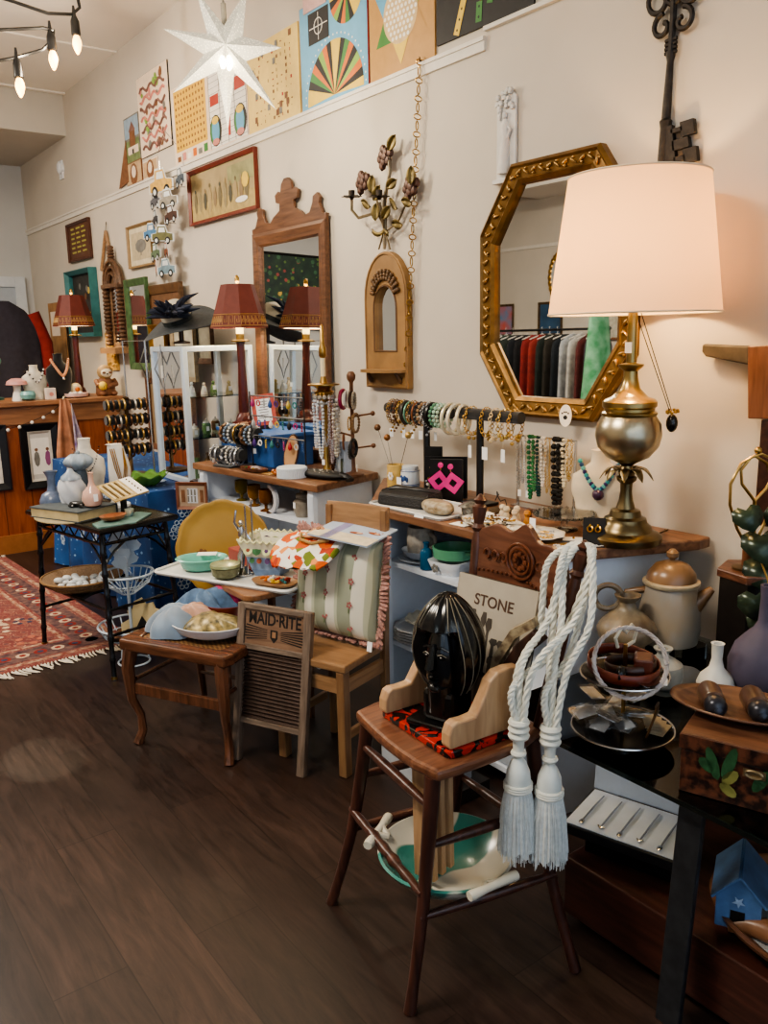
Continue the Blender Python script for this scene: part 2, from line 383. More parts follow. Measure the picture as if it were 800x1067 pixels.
def d_track(p, W, H):
    p.rect(W*.02, H*.02, W*.98, H*.98, 0, c_wht)
    for i in range(13): p.rect(W*.02, H*(.05+.072*i), W*.98, H*(.054+.072*i), .0005, c_blk)
    for u in (.02, .3, .5, .68, .97): p.rect(W*u, H*.02, W*(u+.01), H*.98, .0006, c_blk)
    p.rect(W*.05, H*.55, W*.28, H*.68, .001, c_red); p.rect(W*.7, H*.6, W*.96, H*.76, .001, c_red); p.rect(W*.5, H*.1, W*.56, H*.5, .001, c_red)
    for u in (.17, .81):
        p.disc(u*W, H*.23, W*.16, .0012, c_blk, 16, ry=H*.2); p.disc(u*W-.01, H*.22, W*.13, .0016, c_grn, 16, ry=H*.16); p.disc(u*W, H*.23, W*.1, .002, c_blu, 16, ry=H*.17)
        p.disc(u*W, H*.36, W*.09, .0024, c_yel, 12, ry=H*.05); p.disc(u*W, H*.09, W*.09, .0024, c_pink, 12, ry=H*.045)
def d_trail(p, W, H):
    r = random.Random(5)
    for i in range(10):
        for j in range(12):
            if r.random() < .62:
                u, v = W*(.08+.085*i), H*(.06+.075*j)
                p.rect(u, v, u+(.006 if r.random() < .5 else .016), v+(.016 if r.random() < .6 else .006), .0006, c_brn if r.random() < .8 else c_red)
    for k in range(14):
        u, v = W*r.uniform(.08, .85), H*r.uniform(.05, .9); p.rect(u, v, u+.028, v+.03, .0012, c_brn if k % 2 else c_gry)
def d_wheel(p, W, H):
    p.rect(0.004, .004, W-.004, H-.004, 0, mat('#6aa5c8', .6, var=.04))
    cols = [c_yel, c_blk, c_org, c_lime, c_blk, c_yel, c_grn, c_blk, c_org]
    def fan(cx, cy, r, a0, a1, n):
        for k in range(n):
            b0 = a0+(a1-a0)*k/n; b1 = a0+(a1-a0)*(k+1)/n
            p.quad([(cx, cy, .001)]+[(cx+r*math.cos(b0+(b1-b0)*i/3), cy+r*math.sin(b0+(b1-b0)*i/3), .001) for i in range(4)], cols[(k*4) % 9])
    fan(W*.52, H*.04, W*.42, -.05, PI+.05, 19)
    for k in range(25): a = PI*k/24; p.disc(W*.52+W*.45*math.cos(a), H*.05+W*.45*math.sin(a), .005, .0012, c_wht, 6)
    fan(W*.72, H*.93, W*.24, PI*.95, 2*PI, 12)
    p.rect(W*.14, H*.6, W*.46, H*.9, .001, c_blk)
    p.torus((W*.3, H*.75, .0022), .035, .0022, 16, 4, c_wht)
    p.rect(W*.3-.002, H*.62, W*.3+.002, H*.88, .002, c_wht); p.rect(W*.16, H*.75-.002, W*.44, H*.75+.002, .002, c_wht)
def d_starboard(p, W, H):
    cx, cy, r = W*.5, H*.52, min(W, H)*.44
    cols = [c_red, c_blu, c_grn, c_yel, c_tan, c_lime]
    for k in range(6):
        a = PI/2+k*PI/3; q = [(cx+r*1.05*math.cos(a), cy+r*1.05*math.sin(a), .0006)]+[(cx+r*.6*math.cos(a+s), cy+r*.6*math.sin(a+s), .0006) for s in (-PI/6, PI/6)]
        p.quad(q, cols[k])
    p.disc(cx, cy, r*.62, .0012, mat('#c8ad80', .6), 24)
    for i in range(-5, 6):
        for j in range(-5, 6):
            x, y = (i+j*.5)*.026, j*.0225
            if x*x+y*y < (r*.6)**2: p.disc(cx+x, cy+y, .0085, .0018, c_wht, 8)
def d_erector(p, W, H):
    def bar(x, y, L, a, c):
        q = p.T; p.T = q @ T(x, y, .001) @ RZ(a); p.rect(-L/2, -.016, L/2, .016, 0, c)
        n = int(L/.034)
        for i in range(n): p.disc(-L/2+.017+i*(L-.034)/max(1, n-1), 0, .005, .0007, c_blk, 8)
        p.T = q
    for x, y, L, a, c in ((.3, .3, .22, 1.2, c_yel), (.12, .72, .16, 1.1, c_yel), (.25, .85, .13, .9, c_yel), (.62, .45, .2, 1.35, c_grn), (.8, .6, .2, -1.0, c_grn), (.47, .15, .07, 1.5, c_grn), (.92, .4, .12, .4, c_grn)):
        bar(W*x, H*y, L, a, c)
board('race_track_board', 'small dark card showing a pale face print at lower left of the board row', ((134, 172, 193), (150, 163, 188)), c_brn, d_card, z0=2.65)
board('castle_print', 'narrow castle picture card standing left of the maze board', ((133, 120, 172), (148, 117, 163)), c_gry, d_castle, th=.004, cat='print', z0=2.79)
board('maze_board', 'game board with a winding brown path and animals, dark edge', ((149, 79, 163), (181, 58, 154)), c_pale, d_maze, edge=c_blk)
tt = wthing('easel_card', 'small brown triangular card strut at the left end of the boards', 'card', *wp(126, 197), off=.01)
MB().prism([(0, 0), (.2, .02), (.2, .3)], 0, .004).build('card_panel', c_brn, tt)
board('painted_card', 'small pink card with faded figures below the maze board', ((151, 168, 188), (166, 163, 181)), c_pale, d_card, th=.004, cat='card', z0=2.652)
board('number_board', 'yellow number grid game board with small tokens along its lower edge', ((184, 90, 163), (221, 71, 150)), c_pale, d_numbers, z0=2.652)
board('track_board', 'white game board with black lines, red bars and two barrel shapes', ((221, 71, 150), (261, 52, 135)), c_pale, d_track, z0=2.652)
board('trail_board', 'pale yellow game board printed with scattered small brown squares', ((262, 50, 143), (315, 22, 117)), mat('#dcbf6e', .6, var=.04), d_trail, z0=2.652)
board('spinner_board', 'blue game board with striped fan wheels and a black target square', ((317, 4, 112), (386, -28, 88)), c_blu, d_wheel, edge=c_red, z0=2.652)
board('star_marble_board', 'wooden star marble game board with white holes and coloured points', ((388, -30, 83), (455, -60, 60)), c_tan, d_starboard, z0=2.652)
board('metal_strip_poster', 'black board printed with yellow and green perforated metal strips', ((457, -65, 56), (558, -110, 12)), c_blk, d_erector, z0=2.685)
c2 = wthing('small_picture_card', 'little pale card peeping out above the blue game board', 'card', wp(318, 0)[0], 3.08, off=.012)
MB().box(0, 0, 0, .2, .12, .003).build('card_panel', mat('#caa5a0', .7), c2)
# ---- framed pictures
def picture(name, label, quad, fm, art, fw=.03, d=.025, mat_w=0, mt_mat=None, draw=None, tilt=0, x=WX, cat='picture', glass_pane=False):
    (xl, yl0, yl1), (xr, yr0, yr1) = quad
    a, b = at(xl, yl0, x=x), at(xl, yl1, x=x); e, g = at(xr, yr0, x=x), at(xr, yr1, x=x)
    yc = (a.y+b.y+e.y+g.y)/4; zc = (a.z+b.z+e.z+g.z)/4; Wd = (a.y+b.y-e.y-g.y)/2; H = (a.z+e.z-b.z-g.z)/2
    t = wthing(name, label, cat, yc, zc, tilt=tilt, x=x)
    frame_ring(MB(), Wd, H, fw, d, None).build('frame', fm, t)
    iw, ih = Wd/2-fw+.003, H/2-fw+.003
    p = MB(); p.box(-iw, -ih, 0, iw, ih, .006, mt_mat or art)
    if mat_w: p.rect(-iw+mat_w, -ih+mat_w, iw-mat_w, ih-mat_w, .0068, art)
    if draw: p.T = T(0, 0, .0076); draw(p, iw-mat_w, ih-mat_w)
    p.build('picture', None, t); return t
def d_crowd(p, w, h):
    r = random.Random(9); cs = [mat(c, .7, var=.1) for c in ('#6f6448', '#8a7d5a', '#4c4a3c', '#a08c62', '#857050')]
    p.rect(-w, -h, w, -h*.3, 0, mat('#a8945f', .7, var=.15)); p.rect(w*.2, h*.1, w, h*.8, .0003, mat('#8c8a60', .7, var=.3, scale=9))
    for k in range(11):
        x = -w*.85+w*1.6*k/10; hh = h*r.uniform(.7, 1.1)
        p.disc(x, -h*.25, w*.055, .0006+.0002*k, cs[k % 5], 8, ry=hh*.5); p.disc(x, -h*.25+hh*.55, w*.03, .0008+.0002*k, cs[(k+2) % 5], 8)
    p.disc(w*.72, h*.1, w*.1, .004, c_yel, 9); p.disc(w*.6, -h*.6, w*.18, .004, c_wht, 12, ry=h*.12)
picture('framed_picture', 'wide red-framed picture of a row of figures outdoors', ((200, 179, 236), (270, 153, 219)), mat('#6b2a1c', .4), mat('#9b8a64', .7, var=.15, scale=8), .022, draw=d_crowd)
def d_motto(p, w, h):
    for k in range(6):
        for j in range(3): p.rect(-w*.75+w*.5*j, h*(.72-.27*k), -w*.75+w*.5*j+w*(.3+.08*((k+j) % 2)), h*(.82-.27*k), 0, mat('#a9a552', .7))
picture('motto_sign', 'dark brown sign with rows of green lettering shapes, on far wall', ((73, 233, 275), (96, 227, 269)), mat('#4d2a1a', .5), mat('#5b3724', .6), .02, draw=d_motto, cat='sign')
def d_flow(p, w, h):
    r = random.Random(4)
    for k in range(14): p.disc(r.uniform(-.6, .6)*w, r.uniform(-.7, .7)*h, .03, .0004*k, [c_yel, c_brn, c_tan, c_gry][k % 4], 7)
picture('teal_framed_picture', 'teal box-framed dark picture behind the far red lamp', ((78, 283, 352), (104, 278, 350)), mat('#2f6a6c', .45), mat('#2e2a26', .6, var=.3), .035, d=.07, draw=d_flow)
picture('small_framed_print', 'small thin-framed pale print of a grey tree', ((136, 237, 280), (161, 229, 277)), mat('#8a6f4a', .45), mat('#b8aa8c', .7), .016, mat_w=.04, mt_mat=mat('#cdc2a6', .8), draw=lambda p, w, h: (p.disc(0, 0, w*.6, 0, c_gry, 9, ry=h*.5), p.rect(-w*.05, -h*.7, w*.05, 0, .0005, c_gry)))
# cardboard print behind the lamp
t = wthing('old_print', 'worn tan print leaning on the wall behind the far lamp', 'print', *wp(60, 350, 2.33), x=2.34, off=0)
m = MB(); m.T = RX(0); m.box(-.22, -.45, 0, .25, .3, .01, mat('#9c7448', .8, var=.3, scale=7)); m.rect(-.16, 0, .1, .22, .011, c_pale); m.build('backing_board', None, t)
# triangular wood hanger
t = wthing('triangle_hanger', 'small wooden triangle hanging by a string from a nail', 'wall hanging', *wp(112, 234), off=.02)
m = MB()
for a, b in (((0, -.05), (-.17, -.33)), ((0, -.05), (.1, -.36)), ((-.17, -.33), (.1, -.36))): m.tube([(a[0], a[1], 0), (b[0], b[1], 0)], .013, 6)
m.build('frame', M_TANX, t)
MB().tube([(0, .0, -.01), (0, .02, -.01), (0, -.05, 0)], .003, 5).build('string', M_IRON, t)
# carved niche
def niche():
    t = wthing('carved_wall_niche', 'tall carved wooden pointed-arch wall niche with knobbly pilasters and small bracket', 'wall niche', *wp(129, 362), off=.01); t.scale = (.9, .76, 1)
    m = MB(); WC = mat('#5d4330', .5, var=.4, scale=40, bump=.5)
    arch = lambda r, n, h: [(r*math.cos(PI*i/n), h+1.25*r*math.sin(PI*i/n)) for i in range(n+1)]
    m.box(-.19, 0, 0, .19, .62, .02); m.prism([(-.19, .6)]+arch(.19, 10, .6)[::-1]+[(.19, .6)], 0, .02)
    m.build('back_panel', wood('#6a4a30', '#96714a', .5, axis=1), t)
    for s in (-1, 1):
        p = MB()
        for k in range(15): p.ball((s*.17, .04+.04*k, .045), (.032, .026, .03), 8)
        p.build('pilaster', WC, t)
    a = MB()
    for r in (.2, .15, .1): a.tube([(x, y, .04) for x, y in arch(r, 14, .62)], .018, 6)
    for k in range(5): a.ball((0, .88+.03*k, .035), (.04-.006*k, .022, .03), 8)
    a.build('arch_moulding', WC, t)
    MB().box(-.21, .6, .02, .21, .64, .07).build('cornice', WC, t)
    MB().box(-.2, -.06, 0, .2, 0, .12).build('bracket_shelf', M_TANX, t)
    MB().rect(-.09, .05, .09, .6, .022).build('mirror_pane', M_MIRROR, t)
niche()
t = wthing('carved_plaque', 'small pale carved wooden panel on wall right of the far lamp', 'wall panel', *wp(118, 366), off=.0)
m = MB().box(-.13, -.15, 0, .13, .15, .015)
for k in range(18): m.ball((R.uniform(-.1, .1), R.uniform(-.12, .12), .016), (.02, .02, .01), 6)
m.build('panel', mat('#b8904a', .6, var=.2), t)
# car mobile
t = wthing('car_mobile', 'hanging cluster of cut-out vintage car pictures on wires', 'mobile', *wp(184, 165), off=.07)
carcol = ['#c9a254', '#4a5560', '#5a5a60', '#8c8678', '#3a3a40', '#4a3128', '#4c7aa0', '#5a5a30', '#5c6f54', '#7a4426', '#b06a44', '#6d8590']
M_CARD = mat('#cfd3d3', .4)
pts = [(178, 192), (203, 187), (172, 210), (190, 209), (172, 229), (193, 225), (168, 243), (184, 246), (172, 264), (188, 263), (173, 281), (188, 280)]
Y0, Z0 = wp(184, 165)
wires = MB(); lastc = {}
for i, (px, py) in enumerate(pts):
    u, v = uv(px, py, Y0, Z0); c = MB(); s = (.092 if i else .135); q = mat(carcol[i], .5, var=.2, scale=30)
    dz = .03*(i % 2)
    c.T = T(u, v, dz) @ RY(R.uniform(-.4, .4)) @ RZ(R.uniform(-.08, .08))
    body = [(-1, -.35), (1, -.35), (1, .1), (.45, .18), (.25, .62), (-.45, .62), (-.55, .15), (-1, .08)]
    c.prism([(a*s*1.12, b*s*1.15) for a, b in body], -.003, 0, M_CARD); c.prism([(a*s, b*s) for a, b in body], 0, .003, q)
    c.prism([(a*s*.34-.03*s, b*s*.25+.38*s) for a, b in ((-1, -.7), (1, -.7), (.8, .6), (-.8, .6))], .003, .004, M_CARD)
    for w_ in (-.55, .55): c.disc(w_*s, -.36*s, .27*s, .005, c_blk, 12); c.disc(w_*s, -.36*s, .14*s, .006, M_CARD, 10)
    c.build('car_cutout', None, t)
    k = i % 2; a = lastc.get(k, (u, v+.14)); wires.tube([(a[0], a[1]-.05 if k in lastc else a[1], .0), (u, v+.08, .0)], .0025, 4); lastc[k] = (u, v)
wires.tube([(-.12, .05, 0), (0, .16, 0), (.16, .05, 0)], .003, 4)
wires.build('wire', M_SILVER, t)
# ---- rose candle sconce
def sconce():
    y, z = wp(411, 262); t = wthing('rose_sconce', 'metal wall sconce with brown roses, leaves and two candle cups', 'wall sconce', y, z, off=.03)
    P = lambda px, py, d=0: (*uv(px+5, py, y, z), d*.55)
    st = MB(); pk = mat('#7a6c54', .45, .6, var=.3)
    for pts, r in (([P(401, 260), P(402, 235), P(401, 215), P(404, 205, .02), P(410, 180, .03), P(408, 165, .02), P(411, 143, .01)], .008),
                   ([P(402, 238), P(397, 222, .03), P(380, 228, .06), P(375, 220, .08), P(375, 210, .08)], .007), ([P(401, 240), P(404, 225, .05), P(404, 212, .08)], .007),
                   ([P(401, 240), P(392, 205), P(386, 195), P(381, 180)], .005), ([P(402, 242), P(415, 232), P(424, 212), P(432, 200)], .005), ([P(401, 240), P(395, 260)], .004), ([P(401, 240), P(407, 260)], .004)):
        st.tube(pts, r, 6)
    st.build('stem', pk, t)
    rs = mat('#4a2f22', .45, .4, var=.4, scale=60)
    for px, py in ((403, 165), (380, 191), (430, 196)):
        m = MB(); c = P(px, py, .03)
        for k in range(9):
            a = k*2.4; rr = .012+.0035*k
            m.ball((c[0]+rr*math.cos(a), c[1]+rr*math.sin(a), c[2]-.001*k), (.021, .024, .014), 7)
        m.build('rose', rs, t)
    lf = mat('#6b5c34', .45, .6, var=.4, scale=30)
    for px, py, a in ((414, 150, .8), (414, 192, .3), (393, 193, 1.4), (398, 202, .9), (387, 213, -.5), (416, 213, -.8), (397, 222, 1.5), (408, 222, .7), (430, 211, -.3), (420, 234, -.2), (434, 184, 1.5)):
        m = MB(); x_, y_, _ = P(px, py); m.T = T(x_, y_, .025) @ RZ(a) @ RX(.4)
        m.surf(lambda s_, q_: ((s_-.5)*.075, (q_-.5)*.045*math.sin(PI*min(1, max(0, s_)))**.7, .008*abs(q_-.5)*2), 8, 4)
        m.build('leaf', lf, t, solid=.002)
    for px, py in ((375, 207), (404, 207)):
        m = MB(); x_, y_, _ = P(px, py); m.T = T(x_, y_, .044) @ RX(-PI/2)
        m.lathe([(.006, -.012), (.012, 0), (.018, .004), (.014, .008), (.015, .03), (.011, .03), (.011, .01)], 12)
        for k in range(8): m.T = T(x_, y_, .044) @ RX(-PI/2) @ RZ(k*PI/4); m.prism([(.012, -.012), (.042, -.004), (.048, .004), (.03, .013), (.012, .01)], .002, .005)
        m.build('candle_cup', mat('#3c322a', .45, .6, var=.3), t)
    m = MB(); x_, y_, _ = P(399, 243); m.T = T(x_, y_, .012) @ RZ(-.1)
    m.surf(lambda s_, q_: ((s_-.5)*.13, (q_-.5)*.02+.008*math.cos(s_*9), .006*math.sin(s_*9)), 16, 2); m.build('ribbon', lf, t, solid=.002)
sconce()
# ---- arched wall mirror with shelf
def arch_mirror():
    y, z = wp(407, 335); t = wthing('arched_wall_mirror', 'tan arched wall mirror with carved flowers and small curved shelf', 'mirror', y, z, off=.002)
    zt = wp(406, 262)[1]-z; zb = wp(406, 404)[1]-z; w_ = (wp(385, 350)[0]-wp(429, 350)[0])/2
    def arch(w, top, bot, n=14, r=0): return [(-w, bot), (w, bot)]+[(w*math.cos(PI*i/n), top-w*1.25+w*1.25*math.sin(PI*i/n)) for i in range(n+1)]
    tan = mat('#8c6a40', .5, var=.2, scale=9, bump=.2)
    m = MB(); O = arch(w_, zt, zb); I = arch(w_*.48, zt-.15, zb+.17); I = [(a-.0, b) for a, b in I]
    vs = [(a, b, .03) for a, b in O]+[(a, b, .03) for a, b in I]; n = len(O)
    fs = [(i, (i+1) % n, n+(i+1) % n, n+i) for i in range(n)]
    vs += [(a, b, 0) for a, b in O]+[(a, b, .006) for a, b in I]; fs += [(i, 2*n+i, 2*n+(i+1) % n, (i+1) % n) for i in range(n)]+[(n+i, n+(i+1) % n, 3*n+(i+1) % n, 3*n+i) for i in range(n)]
    m.add(vs, fs, None, False); m.build('frame', tan, t, bev=.003)
    MB().tube([(a*.93, b*.97, .03) for a, b in O], .006, 6, closed=True).build('edge_bead', tan, t)
    MB().tube([(a*1.1, b, .03) for a, b in I], .005, 6, closed=True).build('inner_bead', mat('#5c3f22', .5), t)
    MB().prism(I, .004, .008).build('mirror_pane', M_MIRROR, t)
    m = MB()
    for k in range(34):
        a = PI*(.08+.84*(k % 12)/11); rr = w_*(.5+.09*(k//12)); m.ball((rr*math.cos(a), zt-w_*1.25+rr*1.05*math.sin(a), .036), (.012, .012, .01), 6)
    m.build('carved_flowers', mat('#5a4024', .5, var=.4, scale=60), t)
    s = MB(); s.prism([(w_*.95*math.cos(PI*i/12), w_*.62*math.sin(PI*i/12)) for i in range(13)], 0, .012); 
    for q in s.v: a = q.copy(); q.x, q.y, q.z = a.x, zb+.075+a.z, .03+a.y
    s.build('shelf', tan, t)
    for k in (-1, 1): MB().tube([(k*w_*.7, zb+.03, .03), (k*w_*.7, zb+.05, .045), (k*w_*.66, zb+.073, .06)], [.012, .01, .007], 6).build('shelf_bracket', mat('#5a4024', .5), t)
arch_mirror()
# ---- chain
y, z = wp(442, 66); t = wthing('hanging_chain', 'long brass link chain hanging from the picture rail beside the roses', 'chain', y, z, off=.025)
m = MB(); L = z-.015-wp(428, 405)[1]; u2 = uv(428, 405, y, z)[0]; n = int(L/.034)
for k in range(n):
    s_ = k/n; m.torus((u2*s_, -k*.034, 0), .011, .0028, 10, 5, axis='z' if k % 2 else 'x', sx=.75 if k % 2 else 1, sy=1.7)
    if k % 2 == 0: pass
m.build('chain_link', M_BRASS, t); MB().tube([(0, .005, -.02), (0, .005, 0), (0, .02, 0)], .003, 6).build('hook', M_IRON, t)
# ---- key
def key():
    y, z = wp(708, 100); t = wthing('giant_iron_key', 'oversized black iron wall key with scrolled bow, partly behind lampshade', 'wall key', y, z, off=.02, tilt=0)
    P = lambda px, py: (*uv(px, py, y, z), 0)
    a, b = P(703, 55), P(694, 178)
    m = MB(); d = Vector(b)-Vector(a); L = d.length
    m.tube([Vector(a)+d*f for f in (0, .04, .08, .5, .56, .58, .64, 1)], [.014, .014, .01, .014, .014, .02, .016, .017], 10); m.build('shaft', M_IRON, t)
    m = MB(); P2 = lambda px, py: Vector(P(px, py))
    o = P2(694, 178)+Vector((0.015, 0, 0)); e = P2(732, 168); f = P2(733, 127); g = P2(694, 135)
    ux = (e-o)/10; uy = (g-o)/10
    for (x0, y0, x1, y1) in ((0, 0, 3.5, 10), (6, 0, 10, 3.5), (6, 6.5, 10, 10), (3, 3.8, 8, 6.2), (3, 1, 6.5, 2.2), (3, 8, 6.5, 9)):
        q = [o+ux*x0+uy*y0, o+ux*x1+uy*y0, o+ux*x1+uy*y1, o+ux*x0+uy*y1]; m.prism([(v.x, v.y) for v in q], -.008, .01)
    m.build('bit', M_IRON, t)
    m = MB(); c = P2(706, 5)
    def scroll(cx, cy, r, a0, turns, s=1):
        return [(cx+r*(1-.72*i/18)*math.cos(a0+s*turns*2*PI*i/18), cy+r*(1-.72*i/18)*math.sin(a0+s*turns*2*PI*i/18), 0) for i in range(19)]
    for s_ in (-1, 1):
        for (dx, dy, r) in ((.05, .02, .05), (.07, .1, .05), (.035, -.055, .038), (.02, .07, .032), (.03, .15, .04)):
            m.tube(scroll(c.x+s_*dx, c.y+dy, r, PI/2 if s_ > 0 else PI/2, .95, -s_), .0085, 6)
    m.tube([P(703, 58), (c.x, c.y-.03, 0), (c.x, c.y+.2, 0)], .011, 6); m.torus((c.x, c.y+.03, 0), .03, .008, 16, 6)
    for k in range(4): m.tube([(P(703, 50)[0]-.02, P(703, 50)[1]+.0-.012*k+.02, 0), (P(703, 50)[0]+.02, P(703, 50)[1]-.012*k+.02, 0)], .006, 6)
    m.build('bow', M_IRON, t)
key()
# ---- plaster plaque
y, z = wp(530, 143); t = wthing('plaster_plaque', 'white plaster relief plaque of a robed figure under flowers', 'wall plaque', y, z, off=.003)
PL = mat('#ccc9c5', .7, var=.05); h = .15; w_ = .05
m = MB().prism([(-w_, -h), (w_, -h), (w_, h*.85)]+[(w_*math.cos(PI*i/8), h*.85+.03*math.sin(PI*i/8)) for i in range(1, 8)]+[(-w_, h*.85)], 0, .012); m.build('slab', PL, t, bev=.003)
m = MB()
m.tube([(-.005, -.13, .016), (0, -.06, .018), (.004, 0, .017), (0, .035, .016), (0, .06, .016)], [.026, .02, .015, .019, .009], 10); m.ball((0, .073, .018), (.011, .013, .01), 10)
m.tube([(.01, .04, .018), (.03, .02, .02), (.018, -.01, .024)], [.007, .006, .005], 6); m.tube([(-.012, .045, .018), (-.03, .06, .018), (-.025, .09, .016)], [.007, .006, .005], 6)
m.build('robed_figure', PL, t)
m = MB()
for k in range(24): m.ball((R.uniform(-.042, .042), .105+R.uniform(-.02, .055), .016), .011, 6)
m.build('flower_spray', PL, t)
MB().box(-.055, -.165, 0, .055, -.148, .03).build('plinth', PL, t, bev=.003)
# ---- octagonal gilt mirror
def octagon():
    pp = [(537, 170), (622, 152), (665, 200), (667, 352), (620, 437), (537, 434), (503, 370), (504, 247)]
    Q = [wp(*p) for p in pp]; y = sum(q[0] for q in Q)/8; z = sum(q[1] for q in Q)/8
    w2 = (2.53-1.785)/2; h2 = (2.165-1.235)/2; y = (2.53+1.785)/2-.012; z = 1.70
    t = wthing('octagonal_gilt_mirror', 'large eight-sided mirror in an ornate gilt frame above the bracelet stand', 'mirror', y, z, off=.002)
    def octp(s): 
        a, b = w2-s, h2-s; ca, cb = .165-s*.41, .235-s*.41
        return [(-a+ca, b), (a-ca, b), (a, b-cb), (a, -b+cb), (a-ca, -b), (-a+ca, -b), (-a, -b+cb), (-a, b-cb)][::-1]
    prof = [(0, 0), (0, .03), (.012, .04), (.02, .032), (.055, .026), (.06, .03), (.075, .022), (.078, .005)]
    vs = []; k = len(prof)
    for i in range(8):
        for s, d in prof: p = octp(s)[i]; vs.append((p[0], p[1], d))
    fs = [(i*k+j, ((i+1) % 8)*k+j, ((i+1) % 8)*k+j+1, i*k+j+1) for i in range(8) for j in range(k-1)]
    MB().add(vs, fs, None, False).build('frame', mat('#7d5e34', .38, .8, var=.3, scale=20), t)
    m = MB(); o = octp(.036)
    for i in range(8):
        a, b = Vector(o[i]), Vector(o[(i+1) % 8]); n = max(3, int((b-a).length/.034)); ang = math.atan2((b-a).y, (b-a).x)
        for j in range(n):
            p = a+(b-a)*((j+.5)/n); T0 = T(p.x, p.y, .031) @ RZ(ang)
            m.T = T0 @ RZ(.7 if j % 2 else -.7); m.ball((0, 0, 0), (.017, .006, .008), 8)
            m.T = T0; m.ball((0, .011 if j % 2 else -.011, 0), (.006, .005, .006), 6)
    m.build('carved_leaf_border', mat('#a98a5a', .32, .85, var=.2, scale=30), t)
    MB().prism(octp(.074), .004, .0065).build('mirror_pane', M_MIRROR, t)
octagon()
# ---- tall wooden mirror standing on the far unit
def tall_mirror():
    yl, zt = 4.37, 2.12; yr = 3.62; zb = .905
    t = wthing('tall_wooden_mirror', 'tall wood-framed mirror with scrolled fretwork crest leaning on wall', 'mirror', (yl+yr)/2, zb, off=.035)
    t.rotation_euler = (Matrix(((0, 0, -1), (-1, 0, 0), (0, 1, 0))) @ Matrix.Rotation(-.02, 3, 'X')).to_euler()
    w2 = (yl-yr)/2; H = zt-zb; fw = .072
    m = MB(); m.T = T(0, H/2, 0); frame_ring(m, w2*2, H, fw, .035, None, [(0, 0), (0, .8), (.25, 1), (.6, .8), (.85, .75), (1, .3), (1, 0)]); m.build('frame', M_OAKX, t)
    MB().box(-w2+fw-.004, fw, .004, w2-fw+.004, H-fw+.004, .008).build('mirror_pane', M_MIRROR, t)
    half = [(w2+.0, 0), (w2+.01, .045), (w2-.03, .05), (w2-.06, .11), (w2-.05, .14), (w2-.075, .17), (w2-.115, .155), (w2-.12, .12), (w2-.15, .07), (w2-.2, .06), (w2-.235, .09), (.075, .12), (.07, .16), (.11, .17), (.12, .215), (.085, .235), (.06, .225), (.05, .27), (.02, .3)]
    half = [(a if a > .13 else a*1.0, b) for a, b in half]
    poly = [(a, H+b*.86-.01) for a, b in half]+[(-a, H+b*.86-.01) for a, b in half[::-1]]
    MB().prism(poly, .004, .022).build('fretwork_crest', M_OAKX, t, bev=.002)
tall_mirror()
# ---- frames stacked behind the hat
def leaning(name, label, quad, fm, art, x, fw=.04, **k): return picture(name, label, quad, fm, art, fw=fw, x=x, cat='picture frame', **k)
leaning('green_gilt_frame', 'tall green and gilt mirror frame with scalloped top beside the niche', ((136, 292, 388), (158, 287, 382)), mat('#3f5a34', .5, var=.4), M_MIRROR, 2.34, .05)
leaning('brown_panel_frame', 'dark brown panelled frame leaning behind the feathered hat', ((158, 298, 385), (194, 293, 385)), mat('#5c4024', .45, var=.3), mat('#6a4a30', .6, var=.2), 2.36, .06)
leaning('gilded_picture', 'narrow gold frame partly behind the hat brim', ((160, 338, 396), (176, 338, 394)), M_GOLD, mat('#b9b2a0', .6), 2.30, .035)
leaning('pale_wood_frame', 'pale carved frame low behind the display case', ((182, 335, 398), (206, 333, 396)), mat('#8a7a60', .6, var=.3), mat('#aaa694', .7, var=.3, scale=10), 2.32, .03)
leaning('carved_brown_frame', 'brown carved frame corner left of the red lamp', ((204, 335, 380), (224, 334, 378)), mat('#4d321f', .5, var=.4, scale=50, bump=.5), mat('#96917f', .6), 2.34, .035)
# thermostat on the far wall
y, z = wp(65, 175); t = wthing('wall_sensor', 'small white round sensor high on the far wall', 'sensor', y, z, off=0)
MB().lathe([(.05, 0), (.05, .03), (.035, .04), (0, .04)], 20).build('housing', M_WHITE, t); MB().box(-.07, -.09, 0, .03, .06, .012).build('back_plate', M_WHITE, t, bev=.003)
# black and wood hanging at the right edge
y, z = wp(795, 400); t = wthing('wooden_tool_rack', 'brown wooden board with a dark tapered arm at right edge', 'wall bracket', y, z, off=.02)
P = lambda px, py, d=0: (*uv(px, py, y, z), d)
m = MB(); m.prism([P(788, 360)[:2], P(830, 358)[:2], P(828, 436)[:2], P(788, 435)[:2]][::-1], 0, .03); m.build('board', wood('#6a3a1e', '#8f5630', .4, axis=1), t, bev=.004)
m = MB(); m.prism([P(741, 358)[:2], P(790, 360)[:2], P(790, 380)[:2], P(744, 371)[:2], P(740, 366)[:2]][::-1], .004, .03); m.build('arm', mat('#4a4136', .6, var=.3), t, bev=.006)
m = MB(); m.box(P(796, 500)[0], P(796, 545)[1], 0, P(830, 500)[0], P(796, 436)[1], .02); m.build('lower_post', M_WALNZ, t)
